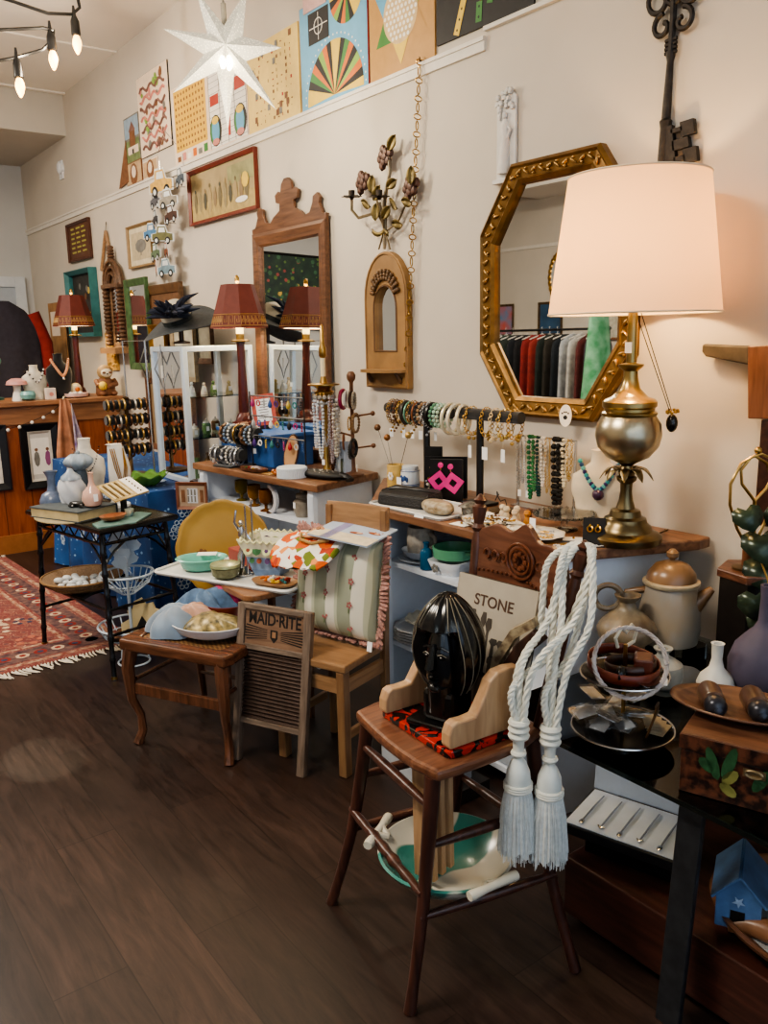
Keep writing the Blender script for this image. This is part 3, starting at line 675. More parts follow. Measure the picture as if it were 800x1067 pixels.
# =================================================================== STAR, STRING LIGHTS
def emis(col, e): return mat(col, .5, var=0, emit=e)
def star():
    c = at(235, 52, x=1.9); t = thing('star_lantern', 'glowing white perforated paper star lantern hanging from the ceiling', 'lantern', c)
    vdir = Vector((-c.x, -c.y, 0)).normalized(); 
    rot = Matrix.Identity(3); e1 = Vector((-vdir.y, vdir.x, 0)) # right
    e1 = Vector((0, 0, 1)).cross(vdir) ; 
    for i in range(3): rot[i][0] = e1[i]; rot[i][1] = (0, 0, 1)[i]; rot[i][2] = vdir[i]
    t.rotation_euler = rot.to_euler()
    tips = [(58, -4), (25, -58), (-27, -56), (-62, -18), (-57, 43), (-2, 78), (50, 57)]
    sc = (Vector(c)-Vector((0, 0, CAMH))).dot(_f)/FPX
    k = 7; 
    key = ('starpaper',); m, nt, b = _new('perforated_paper'); n = nt.nodes; l = nt.links
    tc = n.new('ShaderNodeTexCoord'); vo = n.new('ShaderNodeTexVoronoi'); vo.inputs['Scale'].default_value = 95; l.new(tc.outputs['Object'], vo.inputs['Vector'])
    cr = n.new('ShaderNodeValToRGB'); cr.color_ramp.elements[0].position = .25; cr.color_ramp.elements[1].position = .4
    cr.color_ramp.elements[0].color = (1, .93, .72, 1); cr.color_ramp.elements[1].color = (.35, .33, .26, 1)
    l.new(vo.outputs['Distance'], cr.inputs['Fac']); l.new(cr.outputs['Color'], b.inputs['Emission Color']); b.inputs['Emission Strength'].default_value = .55
    b.inputs['Base Color'].default_value = (.5, .48, .42, 1)
    for i, (a, bq) in enumerate(tips):
        a0, b0 = tips[i-1]; a1, b1 = tips[(i+1) % k]
        def inner(p, q):
            v = Vector((p[0]+q[0], -(p[1]+q[1]))); v.normalize(); return v*23*sc
        L = inner((a0, b0), (a, bq)); Rr = inner((a, bq), (a1, b1)); tip = Vector((a, -bq))*sc*(1.0)
        vs = [(0, 0, .075), (L.x, L.y, 0), (tip.x, tip.y, 0), (Rr.x, Rr.y, 0), (0, 0, -.075)]
        MB().add(vs, [(0, 1, 2), (0, 2, 3), (4, 2, 1), (4, 3, 2)], None, False).build('star_point', m, t)
    e = MB(); e.cyl((0, .05, -.05), (0, .2, -.03), .012, n=8); e.tube([(0, .2, -.03), (.0, .3, -.01), (0, 3.57-c.z-.01, 0)], .005, 6); e.build('hanging_cord', mat('#8a8478', .5), t)
    ring = MB().torus((0, .24, 0), .014, .003, 12, 5, axis='y'); ring.build('hook', M_SILVER, t)
    point('star_bulb', c+vdir*.3+Vector((0, 0, -.25)), 14, (1, .86, .62), .05)
    bq = MB(); bq.ball((0, -.06, .03), (.03, .04, .03), 10); bq.build('bulb', emis('#fff2c8', 14), t)
    # the lowest point glows brightest
star()
pt_ = at(45, 790, z=0); sp_ = bpy.data.lights.new('floor_glint', 'SPOT'); sp_.energy = 220; sp_.color = (1, .85, .6); sp_.spot_size = .075; sp_.spot_blend = .5; so = bpy.data.objects.new('floor_glint', sp_); C.objects.link(so); so.location = (.35, 6.0, 3.3); so.rotation_euler = (pt_-so.location).to_track_quat('-Z', 'Y').to_euler()  # added spot with no fixture, throws the bright patch on the floor
def string_lights():
    t = thing('string_lights', 'black cord of warm filament bulbs strung below the ceiling', 'string lights', at(50, 45, y=5.2))
    o = t.location.copy(); Pp = lambda px, py, y=5.2: at(px, py, y=y)-o
    cord = MB()
    for pts in ([(-30, -12), (15, 2), (50, 14), (75, 15), (83, 8), (80, -6), (60, -14)], [(-30, 32), (0, 31), (45, 29), (56, 32), (54, 42), (44, 52), (12, 61), (-30, 68)]):
        P_ = [Pp(*p) for p in pts]; Q = []
        for i in range(len(P_)-1):
            for j in range(4): Q.append(P_[i].lerp(P_[i+1], j/4))
        Q.append(P_[-1]); cord.tube(Q, .009, 6)
    cord.build('cord', M_BLACK, t)
    for (px, py) in ((77, 22), (52, 38), (17, 66)):
        p = Pp(px, py-6); s_ = MB(); s_.tube([p+Vector((0, 0, .05)), p, p+Vector((.002, 0, -.03)), p+Vector((.003, 0, -.10)), p+Vector((.003, 0, -.105))], [.006, .012, .024, .026, .02], 10); s_.build('socket', M_BLACK, t)
        b = MB(); q = p+Vector((.004, 0, -.15)); b.lathe([(.014, .045), (.024, .02), (.026, 0), (.018, -.03), (.006, -.052), (0, -.055)], 12, c=q); b.build('bulb', emis('#ffc069', 5), t)
string_lights()
for px_, py_ in ((77, 30), (50, 48), (17, 76)): point('string_bulb', at(px_, py_, y=5.2)+Vector((-.08, -.08, -.16)), 5, (1, .82, .6), .03)
# =================================================================== COUNTER
YC = 6.6; CT = 1.13
t = thing('wooden_counter', 'long knotty wooden counter with plank front at the far end of the shop', 'counter', (0.4, YC, 0))
def plank_mat():
    m, nt, b = _new('planks'); n = nt.nodes; l = nt.links; tc = n.new('ShaderNodeTexCoord')
    wv = n.new('ShaderNodeTexWave'); wv.inputs['Scale'].default_value = 1.6; wv.inputs['Distortion'].default_value = 0; wv.wave_profile = 'SAW'
    l.new(tc.outputs['Object'], wv.inputs['Vector'])
    mp = n.new('ShaderNodeMapping'); mp.inputs['Scale'].default_value = (9, 1, 1); l.new(tc.outputs['Object'], mp.inputs['Vector'])
    nz = n.new('ShaderNodeTexNoise'); nz.inputs['Scale'].default_value = 3; nz.inputs['Detail'].default_value = 6; nz.inputs['Distortion'].default_value = 1; l.new(mp.outputs['Vector'], nz.inputs['Vector'])
    cr = n.new('ShaderNodeValToRGB'); e = cr.color_ramp.elements; e[0].position = .3; e[1].position = .7; e[0].color = rgb('#7a3a1a'); e[1].color = rgb('#a3592c'); l.new(nz.outputs['Fac'], cr.inputs['Fac'])
    c2 = n.new('ShaderNodeValToRGB'); e = c2.color_ramp.elements; e[0].position = 0; e[0].color = (.12, .1, .1, 1); e[1].position = .05; e[1].color = (1, 1, 1, 1); l.new(wv.outputs['Fac'], c2.inputs['Fac'])
    mx = n.new('ShaderNodeMix'); mx.data_type = 'RGBA'; mx.blend_type = 'MULTIPLY'; mx.inputs[0].default_value = 1; l.new(cr.outputs['Color'], mx.inputs[6]); l.new(c2.outputs['Color'], mx.inputs[7])
    l.new(mx.outputs[2], b.inputs['Base Color']); b.inputs['Roughness'].default_value = .4; return m
MB().box(-1.6, 0, .14, 1.9, .5, CT-.15).build('front_panel', plank_mat(), t)
MB().box(-1.6, -.02, 0, 1.9, .4, .14).build('plinth', mat('#9a6236', .4, var=.1), t)
MB().box(-1.62, -.015, CT-.17, 1.9, .45, CT-.03).build('apron', M_PINEX, t, bev=.004)
MB().box(-1.65, -.05, CT-.035, 1.93, .55, CT).build('worktop', M_PINEX, t, bev=.006)
# framed art on the counter front
def fr_art(label, px0, px1, py0, py1, draw):
    a = at(px0, py0, y=YC-.02); b = at(px1, py1, y=YC-.02)
    t = thing('framed_print', label, 'framed print', ((a.x+b.x)/2, YC-.004, (a.z+b.z)/2)); t.rotation_euler = (PI/2, 0, 0)
    w_, h_ = b.x-a.x, a.z-b.z
    frame_ring(MB(), w_, h_, .055, .03, None).build('frame', M_BLACK, t)
    m = MB(); m.T = T(0, 0, .0); frame_ring(m, w_-.11, h_-.11, .018, .02, None); m.build('inner_frame', mat('#b9b5ac', .4), t)
    m = MB().rect(-w_/2+.05, -h_/2+.05, w_/2-.05, h_/2-.05, .008, mat('#c9c6c0', .8, var=.02)); m.rect(-w_*.3, -h_*.28, w_*.3, h_*.28, .009, M_PAPER); m.T = T(0, 0, .01); draw(m); m.build('picture', None, t)
def two_fig(m):
    for s, c in ((-.03, c_gry), (.05, mat('#8a4a78', .7))): m.disc(s, -.02, .022, 0, c, 8, ry=.06); m.disc(s, .05, .013, .0005, c_brn, 8)
fr_art('black-framed print of two small figures on the counter front', 19, 66, 443, 506, two_fig)
fr_art('black-framed print cut off by the left edge, on the counter front', -30, 13, 445, 510, lambda m: m.disc(.05, 0, .02, 0, c_gry, 8))
# bare string light wire along the apron
t = thing('fairy_lights', 'thin wire of small unlit bulbs draped along the counter apron', 'fairy lights', at(0, 440, y=YC-.04))
o_ = t.location.copy(); pts = [at(a, b, y=YC-.04)-o_ for a, b in ((-10, 452), (8, 447), (20, 444), (33, 439), (45, 434), (55, 428), (62, 422))]
MB().tube(pts, .0025, 5).build('wire', M_IRON, t)
for p in pts[1:-1]: MB().ball(p+Vector((0, -.008, -.008)), .014, 8).build('bulb', M_PEARL, t)
# ------------------------------------------------ things on the counter
def red_lamp(name, label, loc, s, h, shade_top=None, on=3.0):
    t = thing(name, label, 'lamp', loc)
    rw = mat('#4a160e', .3, var=.2)
    m = MB()
    m.lathe([(.075*s, 0), (.075*s, .012), (.07*s, .02), (.05*s, .03), (.04*s, .06), (.028*s, .075)], 8); m.build('base', rw, t)
    m = MB().lathe([(.028*s, .07), (.03*s, .1), (.02*s, h*.45), (.024*s, h*.60)], 8); m.build('column', rw, t)
    m = MB().lathe([(.02*s, h*.6), (.05*s, h*.605), (.05*s, h*.615), (.022*s, h*.62), (.022*s, h*.66)], 20); m.build('candle_cup', M_BRASS, t)
    m = MB().cyl((0, 0, h*.64), (0, 0, h*.8), .02*s, n=12); m.build('candle_sleeve', emis('#e8dfb0', .4), t)
    m = MB().cyl((0, 0, h*.8), (0, 0, h+.01), .004, n=6).ball((0, 0, h+.028), (.014, .014, .024), 8); m.build('finial', M_BRASS, t)
    red = mat('#5e1c0c', .6, var=.08); m = MB()
    z0, z1 = h*.70, h; r0, r1 = .138*s, .078*s
    octa = lambda r, z: [((r*(1.0 if i % 2 else 1.0))*math.cos(PI/8+i*PI/4), r*math.sin(PI/8+i*PI/4), z) for i in range(8)]
    sq = lambda r, z: [(r, -r*.45, z), (r, r*.45, z), (r*.45, r, z), (-r*.45, r, z), (-r, r*.45, z), (-r, -r*.45, z), (-r*.45, -r, z), (r*.45, -r, z)]
    vs = sq(r0, z0)+sq(r1, z1); m.add(vs, [(i, (i+1) % 8, 8+(i+1) % 8, 8+i) for i in range(8)], None, False)
    sh = m.build('lamp_shade', red, t, solid=.003)
    g = MB(); gm = mat('#a8803c', .5)
    for z_ in (z0+.012, z0+.07*s+.0):  # gilt key band
        f = (z_-z0)/(z1-z0); rr = r0+(r1-r0)*f+.002; P_ = sq(rr, z_); g.tube(P_, .0018, 4, closed=True)
    for i in range(8):
        a, b = Vector(sq(r0, z0)[i]), Vector(sq(r0, z0)[(i+1) % 8]); c_, d_ = Vector(sq(r1, z1)[i]), Vector(sq(r1, z1)[(i+1) % 8])
        n = 5 if (b-a).length > .12*s else 3
        for j in range(n):
            def q(u, v): u = (j+.1+.8*u)/n; f = .018/.3+v*.045*s/(z1-z0)+.02; return (a.lerp(b, u)).lerp(c_.lerp(d_, u), f)*1.0+((a+b)*.5-Vector((0, 0, z0))).normalized()*.002
            g.tube([q(0, 0), q(0, 1), q(.85, 1), q(.85, .25), q(.4, .25), q(.4, .6)], .0016, 4)
    g.build('gilt_key_band', gm, sh)
    inn = MB(); P0 = sq(r0*.985, z0+.002); inn.add(sq(r0*.97, z0+.003)+sq(r1*.9, z1-.004), [(i, (i+1) % 8, 8+(i+1) % 8, 8+i) for i in range(8)], None, False)
    inn.build('shade_lining', emis('#f4e6c4', on*.35), sh)
    point('lamp_bulb', Vector(loc)+Vector((0, 0, h*.82)), on*2, (1, .82, .55), .03)
    b = MB().ball((0, 0, h*.84), (.02, .02, .03), 8); b.build('bulb', emis('#fff0c8', 8), t)
    return t
# positions
p = at(84, 412, y=6.85); red_lamp('red_shade_lamp', 'red panelled-shade candlestick lamp on the far counter', (p.x, 6.85, CT), 1.05, .78, on=6)
def bust(name, label, loc, mt, h, w_, rz=0, beads=None, cat='display bust', bead_r=.006, pend=None):
    t = thing(name, label, cat, loc, rz)
    m = MB()
    def f(u, v):
        a = 2*PI*u; q = v
        if q < .12: wx, wy = w_*.40, w_*.3; z = 0+q*.1
        z = h*q
        prof = [(0, .30, .26), (.25, .42, .2), (.5, .5, .22), (.66, .48, .2), (.76, .3, .17), (.83, .17, .15), (.94, .15, .14), (1, .165, .15)]
        for i in range(len(prof)-1):
            if prof[i][0] <= q <= prof[i+1][0]:
                s_ = (q-prof[i][0])/(prof[i+1][0]-prof[i][0]); s_ = s_*s_*(3-2*s_); wx = w_*(prof[i][1]*(1-s_)+prof[i+1][1]*s_); wy = w_*(prof[i][2]*(1-s_)+prof[i+1][2]*s_); break
        return (wx*math.cos(a), wy*math.sin(a), z)
    m.surf(f, 20, 24, cu=True); m.quad([f(i/20, 1) for i in range(20)]); m.build('neck_form', mt, t)
    if beads:
        b = MB(); n = 22
        for i in range(n+1):
            s_ = (i/n-.5)*2; x = w_*.34*s_; z = h*(.5+.36*abs(s_)**1.5); y = -w_*(.235-.06*max(0, abs(s_)-.3)*1.5)
            if abs(s_) > .55: y = -w_*(.21-.22*(abs(s_)-.55))
            b.ball((x, y, z), bead_r, 6, beads[i % len(beads)])
        if pend: b.ball((0, -w_*.25, h*.44), pend[0], 8, pend[1])
        b.build('necklace', None, t)
    return t
p = at(64, 415, y=6.75); bust('black_necklace_bust', 'black velvet necklace bust wearing chunky peach beads on counter', (p.x, 6.75, CT), M_VELVET, .34, .22, .3, [mat('#d89a70', .5)], bead_r=.012, pend=(.014, M_SILVER))
p = at(38, 416, y=6.74); bust('cream_necklace_bust', 'cream necklace bust with a dark and white bead necklace on counter', (p.x, 6.74, CT), mat('#c9c3b4', .7), .26, .2, .2, [c_blk, M_PEARL, M_PEARL], bead_r=.008)
p = at(19, 415, y=6.72); t = thing('mushroom_ornament', 'pink-capped mushroom ornament on the counter', 'ornament', (p.x, 6.72, CT))
MB().lathe([(.045, 0), (.04, .03), (.025, .08), (.03, .12)], 14).build('stem', M_PEARL, t); MB().lathe([(.03, .115), (.078, .12), (.07, .145), (.035, .165), (0, .168)], 18).build('cap', mat('#c08a84', .4), t)
p = at(30, 416, y=6.65); t = thing('teal_bowl', 'small round teal bowl on the counter edge', 'bowl', (p.x, 6.66, CT)); MB().lathe([(.02, 0), (.05, .015), (.058, .045), (.045, .07), (.04, .07), (.05, .045), (0, .012)], 18).build('bowl_body', mat('#6fa3a0', .3), t)
p = at(53, 416, y=6.66); t = thing('candle_box', 'small pale boxed candle on the counter', 'box', (p.x, 6.66, CT)); MB().box(-.035, -.03, 0, .035, .03, .085).build('box_body', mat('#d8c8bc', .6), t, bev=.003); MB().disc(0, .04, .016, 0, c_pink).build('sticker', None, t, loc=(0, -.031, 0)).rotation_euler = (PI/2, 0, 0)
p = at(80, 415, y=6.68); t = thing('pink_dish', 'low pale pink dish with crystals on the counter', 'dish', (p.x, 6.68, CT))
MB().lathe([(.06, 0), (.085, .012), (.09, .035), (.08, .035), (.07, .015), (0, .01)], 18).build('dish_body', mat('#d8b8b0', .35), t)
m = MB(); [m.ball((R.uniform(-.05, .05), R.uniform(-.05, .05), .03), .016, 5) for _ in range(9)]; m.build('crystals', M_PEARL, t)
p = at(78, 400, y=6.8); t = thing('round_trinket', 'cream and orange round trinket beside the lamp on the counter', 'ornament', (p.x, 6.79, CT)); MB().ball((0, 0, .055), (.05, .05, .055), 12).build('ornament_body', M_CREAM, t); MB().ball((.0, -.045, .06), (.02, .01, .02), 8).build('orange_spot', c_org, t)
def sloth():
    p = at(111, 415, y=6.72); t = thing('sloth_planter', 'small brown sloth figurine hugging a yellow ball, on counter end', 'figurine', (p.x, 6.72, CT))
    br = mat('#7a5036', .6, var=.2); MB().lathe([(.07, 0), (.08, .02), (.075, .07), (.06, .12), (.04, .14)], 16, sy=.8).build('body', br, t)
    h = MB().ball((0, -.01, .185), (.062, .055, .058), 14).build('head', mat('#a08258', .6, var=.2), t)
    MB().ball((0, -.05, .18), (.045, .02, .035), 12).build('face_patch', mat('#e0d4bc', .6), h)
    for s in (-1, 1): MB().ball((s*.024, -.066, .182), (.015, .008, .01), 8).build('eye_patch', c_brn, h)
    MB().ball((0, -.072, .172), (.008, .006, .006), 6).build('nose', c_blk, h)
    MB().ball((-.04, -.06, .08), .035, 10).build('yellow_ball', c_yel, t)
    for s in (-1, 1): MB().tube([(s*.07, 0, .12), (s*.075, -.04, .09), (s*.01-.02, -.085, .075)], [.02, .02, .015], 8).build('arm', br, t)
    for s in (-1, 1): MB().ball((s*.045, -.06, .02), (.03, .035, .02), 8).build('foot', br, t)
sloth()
# desk lamp at left edge
p = at(6, 376, y=6.9); t = thing('green_desk_lamp', 'green desk lamp with lit bulb at the left edge of the counter', 'desk lamp', (p.x-.12, 6.95, CT))
MB().lathe([(.09, 0), (.09, .015), (.03, .03), (.01, .035)], 18).build('base', mat('#1f4c44', .3), t); MB().tube([(0, 0, .03), (-.08, 0, .2), (-.03, -.02, .36)], .008, 6).build('arm', M_BLACK, t)
m = MB(); m.T = T(0, -.03, .3) @ RY(-.5) @ RX(.55); m.lathe([(.02, .1), (.04, .09), (.05, .05), (.085, -.03), (.08, -.03), (.045, .05), (0, .06)], 18); m.build('lamp_shade', mat('#1f5c50', .3), t)
m = MB(); m.T = T(0, -.03, .3) @ RY(-.5) @ RX(.55); m.ball((0, 0, -.015), (.055, .055, .03), 12); m.build('bulb', emis('#fff0cf', 9), t)
# hanging garments at far left
def jacket(label, px, col, w_=.5, h_=.95, y=7.9, z=1.95, collar=None):
    p = at(px, 300, y=y); t = thing('hanging_jacket', label, 'jacket', (p.x, y, z))
    m = MB()
    def f(u, v):
        a = 2*PI*u; s_ = min(1, .42+1.2*v) if v < .45 else 1-.03*v
        wx = w_/2*(min(1, .28+(v/.22)**.6*.72) if v < .22 else 1); fold = .02*math.sin(a*7+v*2)*v
        return (wx*math.cos(a), (.1+.03*v)*math.sin(a)+fold, -h_*v)
    m.surf(f, 40, 14, cu=True); m.build('body', col, t)
    for s in (-1, 1): MB().tube([(s*w_*.42, 0, -.1), (s*w_*.56, -.01, -.35), (s*w_*.58, -.03, -.72)], [.065, .06, .05], 10).build('sleeve', collar or col, t)
    MB().tube([(0, 0, -.02), (0, 0, .05), (.02, 0, .09), (-.01, 0, .11)], .004, 6).build('hanger_hook', M_SILVER, t)
jacket('dark jacket with red sleeve hanging behind the counter at left', -4, mat('#2a2630', .9), .62, 1.0, 7.7, 1.9, mat('#7d1c18', .9))
# shawl and strings hanging off the counter edge
t = thing('hanging_scarf', 'long peach and brown scarf hanging off the counter front', 'scarf', at(66, 420, y=YC-.12))
o_ = t.location.copy(); m = MB()
def sf(u, v):
    w_ = .03+.085*min(1, v*1.5); x = (u-.5)*w_*2+.03*v; return (x, -.02*math.sin(u*14)*(.3+v)-.02, .03-v*.62)
m.surf(sf, 28, 14); m.build('cloth', mat('#b07a5c', .9, var=.35, scale=9, bump=.4), t)
m = MB(); m.surf(lambda u, v: (.04+.09*u*v+.0, -.05-.01*math.sin(u*9), .0-v*.4), 10, 8); m.build('patterned_panel', mat('#d0c4c0', .9, col2='#5c3f7e', scale=14), t)
MB().tube([(-.01, -.03, .03), (0, -.02, .045), (.02, .03, .045)], .006, 6).build('hanging_loop', M_CREAM, t)
# =================================================================== RUG, CLOTH TABLE, DISPLAY CASE
def rug():
    t = thing('persian_rug', 'red patterned oriental rug with cream fringe in front of the counter', 'rug', (.1, 5.25, 0), rz=.05)
    m, nt, b = _new('rug_pile'); n = nt.nodes; l = nt.links; tc = n.new('ShaderNodeTexCoord')
    vo = n.new('ShaderNodeTexVoronoi'); vo.inputs['Scale'].default_value = 7; vo.feature = 'SMOOTH_F1'; l.new(tc.outputs['Object'], vo.inputs['Vector'])
    mg = n.new('ShaderNodeTexMagic'); mg.inputs['Scale'].default_value = 5; mg.inputs['Distortion'].default_value = 2.2; mg.turbulence_depth = 4; l.new(tc.outputs['Object'], mg.inputs['Vector'])
    cr = n.new('ShaderNodeValToRGB'); cr.color_ramp.interpolation = 'CONSTANT'; e = cr.color_ramp.elements
    e[0].color = rgb('#7a1f12'); e[0].position = 0; e[1].position = .42; e[1].color = rgb('#8c3020')
    for ps, c_ in ((.5, '#b98a6a'), (.56, '#84281a'), (.7, '#3a2230'), (.78, '#7f2418'), (.88, '#a87858')): q = e.new(ps); q.color = rgb(c_)
    l.new(mg.outputs['Fac'], cr.inputs['Fac'])
    nz = n.new('ShaderNodeTexNoise'); nz.inputs['Scale'].default_value = 120; l.new(tc.outputs['Object'], nz.inputs['Vector'])
    mx = n.new('ShaderNodeMix'); mx.data_type = 'RGBA'; mx.blend_type = 'MULTIPLY'; mx.inputs[0].default_value = .5; l.new(cr.outputs['Color'], mx.inputs[6]); l.new(nz.outputs['Fac'], mx.inputs[7])
    l.new(mx.outputs[2], b.inputs['Base Color']); b.inputs['Roughness'].default_value = .95; b.inputs['Sheen Weight'].default_value = .2
    X, Y = 1.28, 1.18
    MB().box(-X, -Y, .001, X, Y, .009, m).build('pile', None, t)
    bd = MB(); navy = mat('#3b2430', .95, var=.4, scale=30, col2='#7a5a50'); cr_ = mat('#b59a80', .95, var=.5, scale=40, col2='#7a3428')
    for ins, wd, q, z in ((.05, .03, cr_, .0095), (.1, .16, navy, .0098), (.28, .025, cr_, .0095)):
        x, y = X-ins, Y-ins; 
        for a in ((-x, -y, x, -y+wd), (-x, y-wd, x, y), (-x, -y+wd, -x+wd, y-wd), (x-wd, -y+wd, x, y-wd)): bd.rect(a[0], a[1], a[2], a[3], z, q)
    r = random.Random(2); red = mat('#7e2014', .95); crm = mat('#c0a58a', .95); blu_ = mat('#33384f', .95)
    for i in range(26):
        for s in (-1, 1):
            u = -X+.18+i*(2*X-.36)/25; bd.disc(u, s*(Y-.18), .035, .0102, crm if i % 2 else red, 7); bd.disc(u, s*(Y-.18), .018, .0105, red if i % 2 else blu_, 6)
            w_ = -Y+.18+i*(2*Y-.36)/25; bd.disc(s*(X-.18), w_, .035, .0102, crm if i % 2 else red, 7); bd.disc(s*(X-.18), w_, .018, .0105, red if i % 2 else blu_, 6)
    for k in range(70):
        x, y = r.uniform(-X+.35, X-.35), r.uniform(-Y+.35, Y-.35); s = r.uniform(.02, .07)
        for j in range(5): a = j*1.257+k; bd.disc(x+s*math.cos(a), y+s*math.sin(a), s*.38, .0100+.0001*(k % 4), (crm, blu_, crm, mat('#a8604a', .95))[k % 4], 6)
    bd.build('woven_border', None, t)
    for s in (-1, 1):
        f = MB()
        for k in range(150):
            x = -X+2*X*k/149; a = r.uniform(-.5, .5); L_ = r.uniform(.05, .085)
            f.tube([(x, s*Y, .006), (x+L_*.5*math.sin(a), s*(Y+L_*.6), .007), (x+L_*math.sin(a+.2), s*(Y+L_), .004)], [.006, .005, .003], 4)
        f.build('fringe', mat('#c8bfae', .95, var=.1), t)
rug()
# blue cloth table
def cloth_table():
    t = thing('cloth_covered_table', 'table under a blue bandana-print cloth reaching the floor', 'table', (1.98, 5.2, 0))
    m, nt, b = _new('blue_print_cloth'); n = nt.nodes; l = nt.links; tc = n.new('ShaderNodeTexCoord')
    nz = n.new('ShaderNodeTexNoise'); nz.inputs['Scale'].default_value = 3; nz.inputs['Detail'].default_value = 4; l.new(tc.outputs['Object'], nz.inputs['Vector'])
    cr = n.new('ShaderNodeValToRGB'); e = cr.color_ramp.elements; e[0].position = .35; e[1].position = .65; e[0].color = rgb('#0f2a58'); e[1].color = rgb('#1d5596'); l.new(nz.outputs['Fac'], cr.inputs['Fac'])
    vo = n.new('ShaderNodeTexVoronoi'); vo.inputs['Scale'].default_value = 22; l.new(tc.outputs['Object'], vo.inputs['Vector'])
    c2 = n.new('ShaderNodeValToRGB'); e = c2.color_ramp.elements; e[0].position = .12; e[1].position = .2; e[0].color = (1, 1, 1, 1); e[1].color = (0, 0, 0, 1); l.new(vo.outputs['Distance'], c2.inputs['Fac'])
    mx = n.new('ShaderNodeMix'); mx.data_type = 'RGBA'; mx.inputs[7].default_value = rgb('#7fa6cc'); l.new(c2.outputs['Color'], mx.inputs[0]); l.new(cr.outputs['Color'], mx.inputs[6])
    l.new(mx.outputs[2], b.inputs['Base Color']); b.inputs['Roughness'].default_value = .9
    x0, x1, y0, y1, h = 1.62, 2.31, 4.32, 6.1, .75
    per = []; 
    for i in range(40): per.append((x0, y1-(y1-y0)*i/40))
    for i in range(20): per.append((x0+(x1-x0)*i/20, y0))
    for i in range(40): per.append((x1, y0+(y1-y0)*i/40))
    for i in range(20): per.append((x1-(x1-x0)*i/20, y1))
    c = (1.98, 5.2); m_ = MB(); N = len(per)
    def f(u, v):
        i = int(round(u*N)) % N; x, y = per[i]; d = Vector((x-c[0], y-c[1])); nx = (1 if x == x1 else -1 if x == x0 else 0); ny = (1 if y == y1 else -1 if y == y0 else 0)
        a = v*(.03+.035*math.sin(i*.9)+.015*math.sin(i*2.1)); return (x-c[0]+nx*a, y-c[1]+ny*a, h-v*(h-.01))
    m_.surf(f, N, 8, cu=True); m_.quad([f(i/N, 0) for i in range(N)]); m_.build('tablecloth', m, t)
    MB().box(-.33, -.85, 0, .33, .85, .735).build('table_carcass', M_OAKY, t)
    # white scroll motifs printed on the hanging cloth
    fl = MB(); wq = mat('#aebfd0', .9, var=0)
    r = random.Random(8)
    for k in range(16):
        yy = -.7+r.random()*1.3; z = r.uniform(.12, .66); 
        for j in range(6): a = j*PI/3; fl.torus((-.425, yy+.03*math.cos(a), z+.03*math.sin(a)), .014, .0025, 8, 4, axis='x')
    for k in range(9):
        xx = -.3+r.random()*.6; z = r.uniform(.2, .66)
        for j in range(6): a = j*PI/3; fl.torus((xx+.026*math.cos(a), -.945, z+.026*math.sin(a)), .012, .0025, 8, 4, axis='y')
    fl.build('printed_scrolls', wq, t)
cloth_table()
